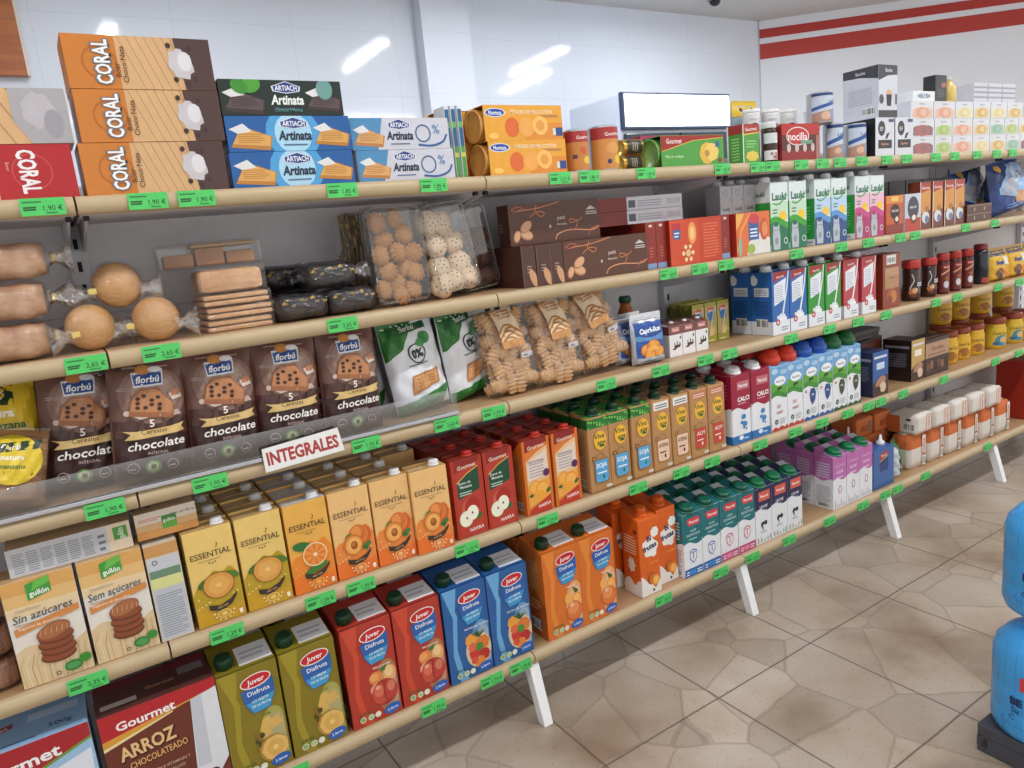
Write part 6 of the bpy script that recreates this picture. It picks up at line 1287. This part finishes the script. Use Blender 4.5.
# cans
def lab(base, bandc, word, fruit): 
    def art(F): F.rect(0, 0, 1, 1, base); F.rect(0, .72, 1, 1, bandc); F.text(word, .52, .84, .09, 'f0e4dc', w=.4, bold=.03, rot=.04); fruit(F)
    return art
def tin(key, name, group, r0, h, art, end='b8bcc4'):
    r = tpl(key, name, 'can', group); b = MB(); m = M(end, .3, .8)
    b.lathe([(0, .002), (r0 * .92, .002), (r0 * .96, 0), (r0, .002), (r0 * .985, .004), (r0 * .985, h - .004), (r0, h - .002), (r0 * .96, h), (r0 * .92, h - .002), (0, h - .002)], m, 30)
    art(cyl(b, r0 * .987, .004, h - .008)); F = Face(b, lambda u, v, o: (0, 0, 0), 1, 1)
    b.build('can_body', r); b = MB(); b.lathe([(r0 * .6, 0), (r0 * .62, .0005), (r0 * .6, .001)], m, 20); b.box(-.004, .004, -r0 * .5, r0 * .1, .0002, .0016, m, .0004); b.build('pull_ring', r, (0, 0, h - .0018))
tin('mixc', 'fruit_can', 'red and orange fruit cans on the top shelf', .028, .092, lab('c8803c', 'a83030', 'Gourmet', lambda F: (F.ell(.62, .25, .14, .1, 'e0c040', wob=.1), F.ell(.5, .5, .1, .1, 'c86038'), F.rect(.2, .3, .32, .4, '5a2c4c'))))
tin('mixl', 'fruit_can', 'red and orange fruit cans on the top shelf', .035, .1, lab('cc8a44', 'a83030', 'Gourmet', lambda F: (F.ell(.66, .22, .14, .1, 'e4c440', wob=.1), F.ell(.5, .5, .16, .12, 'd89a50'), F.ell(.4, .18, .05, .05, '3c2c58'))))
put('mixc', 1.723, .06, Z1, 'smaller red and orange fruit can beside the peach sleeves'); put('mixl', 1.81, .068, Z1, 'larger red and orange fruit can beside the gold tins')
tin('gold', 'small_tin', 'small gold tins on the top shelf', .0185, .066, lambda F: (F.rect(.2, .15, .8, .95, '3a3630'), F.lines(.3, .4, .7, .75, 3, 'a8a088')), 'd0a848')
put('gold', 1.872, .088, Z1, 'small gold tin lying on its side, lower one', ry=PI / 2, rz=.0); put('gold', 1.876, .088, Z1 + .0372, 'small gold tin lying on its side, upper one', ry=PI / 2)
bx('gtall', 'pineapple_box', 'box', None, .066, .052, .099, '4c9a40', lambda F: (F.rect(0, .76, 1, 1, 'a03028'), F.text('Gourmet', .5, .87, .09, 'f0e4dc', w=.8, bold=.03, rot=.06), F.poly([(0, .74), (1, .8), (1, .77), (0, .7)], 'd8b848'), F.ell(.55, .18, .36, .2, 'd8c050', wob=.1), F.lines(.2, .4, .8, .62, 3, '8cc878'), F.rect(0, 0, .05, 1, 'e4ece4')), lambda F: (F.rect(0, .76, 1, 1, 'a03028'), F.rect(0, 0, .1, 1, 'e4ece4'), F.lines(.3, .1, .8, .7, 8, '9cd08c')), None, .003)  # pale strips down the face edges are glare painted in as colour
put('gtall', 2.284, .058, Z1, 'tall green and red pineapple box beside the spread jar')
def nock(F): F.rect(0, 0, 1, .38, 'd8d8dc'); F.rect(0, .36, 1, .62, '3c2420'); F.rect(0, .62, 1, 1, 'd0d2d8'); F.text('n', .32, .25, .16, '1c2448', bold=.05); F.text('utella', .58, .25, .12, 'b83a34', w=.3, bold=.04); F.ell(.55, .1, .2, .08, 'a86c58')
jar('nutl', 'cocoa_spread_jar', 'jar', None, [(.018, 0), (.02, .004), (.02, .08), (.0175, .09)], M('3a221c', .15), 'd8dade', .0185, .016, nock, .0203, .006, .07)
put('nutl', 2.381, .052, Z1, 'chocolate spread jar with white lid and label')
bx('nocp', 'cocoa_spread_pack', 'pack', None, .166, .07, .099, '7c1c1c', lambda F: (F.rect(0, .68, 1, 1, 'b02424'), F.rect(0, 0, 1, .3, '8c2020'), F.rect(0, .28, 1, .7, '5a2220'), F.ell(.42, .66, .3, .15, 'e4e0e0'), F.ell(.42, .66, .28, .135, 'b82a2a'), F.text('nocilla', .42, .66, .22, 'f4f0f0', w=.5, bold=.012, fit=True), F.rect(.5, .45, .8, .55, '6a9a7c'), *[F.ell(.18 + .21 * i, .35, .05, .07, 'c8b8b4') for i in range(4)], F.rect(.9, 0, 1, .68, 'a87068')), None, None, .006)
put('nocp', 2.492, .068, Z1, 'red wrapped pack of spread glasses lettered nocilla')
def wt(F): F.ell(.5, .4, .22, .2, '3c2c2c'); F.ell(.62, .36, .12, .12, 'c8a888'); F.ell(.48, .36, .12, .1, '2a1c1c'); F.lines(.3, .8, .7, .9, 1, 'c0c0c4')
jar('wtub', 'yogurt_tub', 'tub', 'white tubs with dark picture behind the front cans', [(.019, 0), (.021, .004), (.0235, .14), (.0235, .146)], M('dfe0e2', .4), 'e8e8ea', .0242, .01, wt, .0236, .078, .06)
for i, x in enumerate((2.426, 2.508, 2.59, 2.703)): put('wtub', x, .145, Z1, f'white tub with dark picture behind the front row, {pos(i, 4)}', rz=-.5)
r = tpl('yelp', 'cereal_bag', 'bag'); b = MB(); F = bag_mesh(b, .11, .185, .045, M('8c9cac', .35), seed=31); F.rect(0, .78, 1, 1, 'd8b424'); F.ell(.3, .88, .08, .06, '3a3a34'); F.ell(.75, .88, .06, .08, '4a6a34'); b.build('bag', r); b = MB(); b.box(-.05, .05, -.001, .001, .183, .19, M('c8a828', .4)); b.build('crimped_seal', r)
put('yelp', 2.462, .2, Z1, 'grey bag with yellow top behind the white tubs')
def bl(F): F.rect(0, 0, 1, 1, 'c0ccdc'); F.rect(0, .9, 1, 1, '24407c'); F.poly([(0, .5), (1, .82), (1, .7), (0, .38)], '2c5a9c'); F.text('Leche', .55, .72, .12, '2c4c90', w=.5, bold=.02, rot=.2); F.poly([(0, 0), (1, 0), (1, .3), (.6, .42), (0, .3)], 'b08c78'); F.ell(.62, .25, .16, .14, '7c9cc0'); F.ell(.35, .2, .12, .1, 'd8b098')
tin('blu', 'milk_powder_can', 'blue and white milk powder cans on the top shelf', .0275, .1, bl); tin('blu2', 'milk_powder_can', 'blue and white milk powder cans on the top shelf', .0315, .1, bl); tin('blu3', 'milk_powder_can', 'blue and white milk powder cans on the top shelf', .036, .085, bl)
put('blu', 2.675, .058, Z1, 'blue and white milk powder can, lower left one'); put('blu2', 2.789, .062, Z1, 'blue and white milk powder can, lower right one')
put('blu3', 2.619, .062, Z1 + .1005, 'blue and white milk powder can standing on top of the lower ones')
bx('esp', 'coffee_capsule_box', 'box', 'white espresso capsule boxes on the top shelf', .1, .12, .112, 'd4d6dc', lambda F: (F.rect(0, 0, 1, 1, 'd2d5dd'), F.ell(.32, .72, .19, .22, '2c2e34'), F.lines(.22, .66, .42, .78, 3, 'd0d4d8'), F.poly([(.5, .45), (.62, .45), (.75, .62), (.58, .58)], '3a2422'), F.rect(.14, .2, .86, .42, '2a2222'), F.text('Espresso', .5, .32, .07, 'e0a080', w=.5, bold=.02), F.rect(.68, .88, .96, .96, '3c4c78')), lambda F: F.rect(0, 0, 1, 1, '1c1c22'))
put('esp', 2.882, .082, Z1, 'white espresso capsule box under the tall coffee carton'); put('esp', 2.987, .082, Z1, 'white espresso capsule box beside the tea boxes')
bx('bigc', 'coffee_carton', 'box', None, .099, .115, .151, 'd0d4dc', lambda F: (F.rect(0, 0, 1, 1, 'ccd0d8'), F.poly([(0, .7), (.5, .8), (1, .82), (1, 1), (0, 1)], '3c3e46'), F.text('Bonka', .55, .9, .07, 'e0e4e8', w=.5, bold=.02), F.ell(.55, .48, .14, .08, 'd8a878'), F.poly([(.4, .44), (.7, .44), (.66, .22), (.44, .22)], '2a1e1e'), F.ell(.15, .35, .12, .14, '4a4c54'), F.rect(0, 0, 1, .14, '3c3e46'), F.rect(.88, .25, .98, .45, '5a5c64')), lambda F: (F.rect(0, 0, 1, 1, 'd0d5e0'), F.poly([(0, .84), (.5, .82), (1, .74), (1, 1), (0, 1)], '42444c'), F.text('Bonka', .5, .9, .06, 'dfe2e8', w=.5, bold=.02), F.lines(.15, .3, .85, .62, 8, 'b4b8c4'), F.barcode(.55, .08, .9, .22)))
put('bigc', 2.901, .082, Z1 + .1125, 'tall white and black coffee carton standing on the capsule boxes')
# tea boxes: three layers at the right end
def tea(fr_c, w2=None): return lambda F: (F.rect(0, 0, 1, 1, 'd4d6dc'), F.text('Hornimans', .5, .84, .1, '4a5058', w=.5, bold=.02), F.poly([(.06, .06), (.94, .06), (.94, .5), (.8, .62), (.5, .66), (.2, .6), (.06, .5)], fr_c), F.ell(.5, .34, .3, .13, w2 or fr_c, wob=.08), F.ell(.56, .36, .14, .08, fr_c, wob=.1))
teas = {'red': ('8c6468', 'a86460'), 'lime': ('b4c48c', 'a0b860'), 'coral': ('dcb8a4', 'd89c80'), 'straw': ('dcd4b0', 'd8c890'), 'amber': ('d8c498', 'd0a85c'), 'mint': ('9cbcac', '84b098')}
TW = {'red': .135, 'lime': .105, 'coral': .13, 'straw': .115, 'amber': .115, 'mint': .1}
for k, (c1, c2) in teas.items(): bx('tea_' + k, 'tea_box', 'box', 'tea boxes stacked on the top shelf', TW[k], .075, .0545, 'd0d2d8', tea(c1, c2))
x = 3.046; used = {}
layers = [['red', 'lime', 'coral', 'straw', 'amber', 'mint', 'red'], ['red', 'lime', 'coral', 'amber', 'mint', 'lime', 'amber'], ['coral', 'coral', 'straw', 'amber', 'straw', 'amber']]
cn_ = {'red': 'dark red', 'lime': 'lime green', 'coral': 'coral orange', 'straw': 'straw yellow', 'amber': 'amber', 'mint': 'mint green'}
for q, row in enumerate(layers):
    x = 3.046; seen = {}
    for k in row:
        seen[k] = seen.get(k, 0) + 1; tot = row.count(k); w = TW[k]
        put('tea_' + k, x + w / 2, .07 + .001 * q, Z1 + .055 * q, f'white tea box with {cn_[k]} picture, {("bottom", "middle", "upper")[q]} layer' + ('' if tot == 1 else f', {("left", "right")[seen[k] - 1]} one'))
        x += w + .004
bx('tea_w', 'tea_box', 'box', 'tall white tea boxes on the uppermost layer', .095, .07, .062, 'c8cad4', lambda F: [F.rect(0, .2 + .26 * i, 1, .3 + .26 * i, '9498a4') for i in range(3)])
for i in range(3): put('tea_w', 3.49 + .1 * i, .075, Z1 + .1655, f'grey-striped white tea box on the uppermost layer, {pos(i, 3)}')
bx('tea_f', 'tea_box', 'box', None, .13, .07, .03, 'e2e4e8', lambda F: (F.ell(.5, .5, .3, .06, '8c98ac'), F.text('Té', .5, .5, .5, 'dfe4ee'))); put('tea_f', 3.13, .075, Z1 + .1655, 'flat white tea pack lying on the coral tea boxes')
bx('tea_k', 'tea_box', 'box', None, .07, .04, .085, '2c2c30', lambda F: (F.rect(.1, .1, .9, .9, '3a3a3e'), F.rect(.55, .55, .95, .72, 'a8605a'), F.lines(.15, .2, .8, .5, 4, '5c5c60'))); put('tea_k', 3.26, .075, Z1 + .1655, 'small black pack standing upright on the tea boxes')
r = tpl('hon', 'honey_bottle', 'bottle'); b = MB(); b.lathe([(.02, 0), (.024, .003), (.024, .05), (.012, .066), (.01, .072)], M('dcc070', .25), 18); b.build('bottle_body', r); cap_obj(r, 0, 0, .0715, .0105, .012, 'd8d4c8'); put('hon', 3.345, .075, Z1 + .1655, 'small yellow bottle standing on the tea boxes')

# ------------------------------------------------------------------ cooler with lit header, wooden board, water bottles
r = empty('drinks_cooler', (4.22, 2.16, 0), 'white drinks cooler with lit header behind the shelving', 'cooler')
b = MB(); w, d, h = .94, .5, 1.86
whm = M('c9d2e2', .4); b.box(-w / 2, w / 2, .02, d, .06, h, whm, .01); b.box(-w / 2 + .03, w / 2 - .03, .03, d - .03, 0, .06, M('3a3c40', .6)); b.build('cabinet', r)
b = MB(); b.box(-w / 2, w / 2, -.012, .0195, 1.652, 1.868, M('30405c', .4), .006); b.build('header_frame', r)
b = MB(); b.box(-w / 2 + .014, w / 2 - .014, -.018, -.0125, 1.668, 1.854, mat_emit('lit_sign_panel', 'f2f8ff', 1.6), .004); b.build('lit_panel', r)
b = MB(); [b.box(s * .01 if s > 0 else -w / 2 + .02, w / 2 - .02 if s > 0 else -.01, -.01, .0195, .14, 1.63, M('2c3440', .15), .006) for s in (-1, 1)]; b.build('glass_door', r)
b = MB(); [b.tube([(s * .04, -.034, .7), (s * .04, -.034, 1.2)], .009, M('c0c4cc', .3, .8)) for s in (-1, 1)]; [b.box(s * .04 - .006, s * .04 + .006, -.036, -.009, z, z + .02, M('c0c4cc', .3, .8)) for s in (-1, 1) for z in (.72, 1.16)]; b.build('door_handle', r)
wood = mat_noise('varnished_wood', ['8c4a28', 'b06a3c', 'a05c34', 'c07c4c'], 3.5, .45, stretch=(.35, 1, 6))
r = empty('wooden_board', (.4, 2.93, 2.05), 'varnished wooden board hung on the white tiled wall, upper left', 'board')
b = MB(); b.box(-.42, .40, -.01, .03, 0, .345, wood, .002); b.build('panel', r)
b = MB(); fm = M('d8c8bc', .5); b.box(.4005, .412, -.012, .03, 0, .345, fm); b.box(-.432, -.4205, -.012, .03, 0, .345, fm); b.box(-.432, .412, -.012, .03, .3455, .352, M('9c6a4c', .5)); b.build('edge_strip', r)
# water bottles on a grey pallet
blue = bpy.data.materials.new('blue_water_bottle'); blue.use_nodes = True
nt = blue.node_tree; bs = nt.nodes['Principled BSDF']; bs.inputs['Base Color'].default_value = lin('4cb0fa'); bs.inputs['Roughness'].default_value = .2; bs.inputs['Transmission Weight'].default_value = .08; bs.inputs['IOR'].default_value = 1.33
tcw = nt.nodes.new('ShaderNodeTexCoord'); mpw = nt.nodes.new('ShaderNodeMapping'); mpw.inputs['Scale'].default_value = (14, 14, 1.2); nzw = nt.nodes.new('ShaderNodeTexNoise'); nzw.inputs['Scale'].default_value = 7; bpw = nt.nodes.new('ShaderNodeBump'); bpw.inputs['Strength'].default_value = .7; bpw.inputs['Distance'].default_value = .006
nt.links.new(tcw.outputs['Object'], mpw.inputs['Vector']); nt.links.new(mpw.outputs['Vector'], nzw.inputs['Vector']); nt.links.new(nzw.outputs['Fac'], bpw.inputs['Height']); nt.links.new(bpw.outputs['Normal'], bs.inputs['Normal'])
r = tpl('water', 'water_bottle', 'bottle', 'big blue water bottles stacked on the pallet'); R = .085
b = MB(); K_ = 1.075; pr = [(.07, 0), (.08, .004), (R, .016), (R, .05), (R * .985, .054), (R, .058), (R, .095), (R * .985, .1), (R, .105), (R, .15), (.08, .168), (.064, .187), (.045, .2), (.03, .206), (.024, .209)]
b.lathe([(q, z * K_) for q, z in pr], blue, 40)
F = cyl(b, R + .0006, .034, .128); F.rect(.36, .62, .62, .84, 'd8404a'); F.text('B', .42, .73, .13, 'f4f0f0', bold=.05); F.text('BE', .34, .42, .12, '1c2c64', bold=.06); F.text('Su', .335, .28, .09, '1c3c80', bold=.02); F.text('C', .315, .15, .09, '1c3c80', bold=.02); F.stroke([(.26, .1), (.26, .02), (.6, .0), (.7, .02)], .004, '2464b0')
b.build('bottle_body', r)
b = MB(); b.lathe([(.027, 0), (.028, .002), (.028, .016), (.025, .018), (0, .018)], M('1f6cc0', .3), 24); b.build('cap', r, (0, 0, .2085 * K_))
BX, BY = 2.136, -.742
lo_ = put('water', BX, BY, .062, 'large blue water bottle standing on the grey pallet, lower one', rz=-1.2); up_ = put('water', BX + .03, BY, .062 + .2425, 'large blue water bottle stacked on the lower one', rz=-1.2)
put('water', BX + .2, BY - .02, .062, 'large blue water bottle farther right on the pallet, lower', rz=-.3); put('water', BX + .212, BY - .02, .062 + .2425, 'large blue water bottle farther right, stacked on another', rz=-.3)
b = MB(); pm = M('4a4c56', .6)
b.box(-.078, .32, -.1, .08, .036, .0615, pm, .003); [b.box(-.078 + .17 * i, -.03 + .17 * i, -.1, .08, 0, .0355, pm, .003) for i in range(3)]; b.box(-.078, .32, .06, .08, .012, .0355, pm)
one(b.build('plastic_pallet', loc=(BX, BY, 0), rot=(0, 0, -.02)), 'dark grey plastic pallet on the floor under the blue bottles', 'pallet')
# small camera on the ceiling
r = empty('ceiling_camera', (5.1, 2.6, 2.62), 'small dark dome camera under the ceiling', 'camera')
b = MB(); b.lathe([(.05, 0), (.05, -.018), (.045, -.022)], M('8a8c90', .4), 20); b.build('mount', r); b = MB(); b.lathe([(.04, -.0225), (.036, -.04), (.02, -.054), (0, -.058)], M('24262a', .15), 20); b.build('dome', r)
# ------------------------------------------------------------------ light, world, camera
ELAMP = 15
for x in (-.2, 1.9, 4.0, 6.1): lamp(x, -.9, 1.5)
for x, y in ((1.3, 1.75), (3.05, 1.75), (4.62, 1.8), (4.98, 1.05)): lamp(x, y, .8, PI / 2, 1.0)
w = bpy.data.worlds.new('shop_daylight'); SC.world = w; w.use_nodes = True
bg = w.node_tree.nodes['Background']; bg.inputs['Color'].default_value = lin('f2f0ec'); bg.inputs['Strength'].default_value = 1.2
cam = bpy.data.cameras.new('camera'); cam.sensor_width = 36; cam.sensor_fit = 'HORIZONTAL'; cam.lens = 731.1057 / 1024 * 36; cam.clip_start = .05
co = bpy.data.objects.new('camera', cam); COL.objects.link(co)
R_ = Vector((.835, -.542, -.098)); 
yaw, pitch, roll = .5559, .2015, -.1003
f = Vector((sin(yaw) * cos(pitch), cos(yaw) * cos(pitch), -sin(pitch))); r0 = Vector((cos(yaw), -sin(yaw), 0)); u0 = r0.cross(f)
Rv = r0 * cos(roll) + u0 * sin(roll); U = -r0 * sin(roll) + u0 * cos(roll)
m = Matrix((Rv, U, -f)).transposed().to_4x4(); m.translation = Vector((.6484, -1.2975, 1.1108)); co.matrix_world = m
SC.camera = co
vs = SC.view_settings; vs.view_transform = 'Standard'; vs.look = 'None'; vs.exposure = .15; vs.gamma = 1; vs.use_curve_mapping = False
SC.cycles.max_bounces = 10; SC.cycles.transparent_max_bounces = 24; SC.cycles.diffuse_bounces = 4
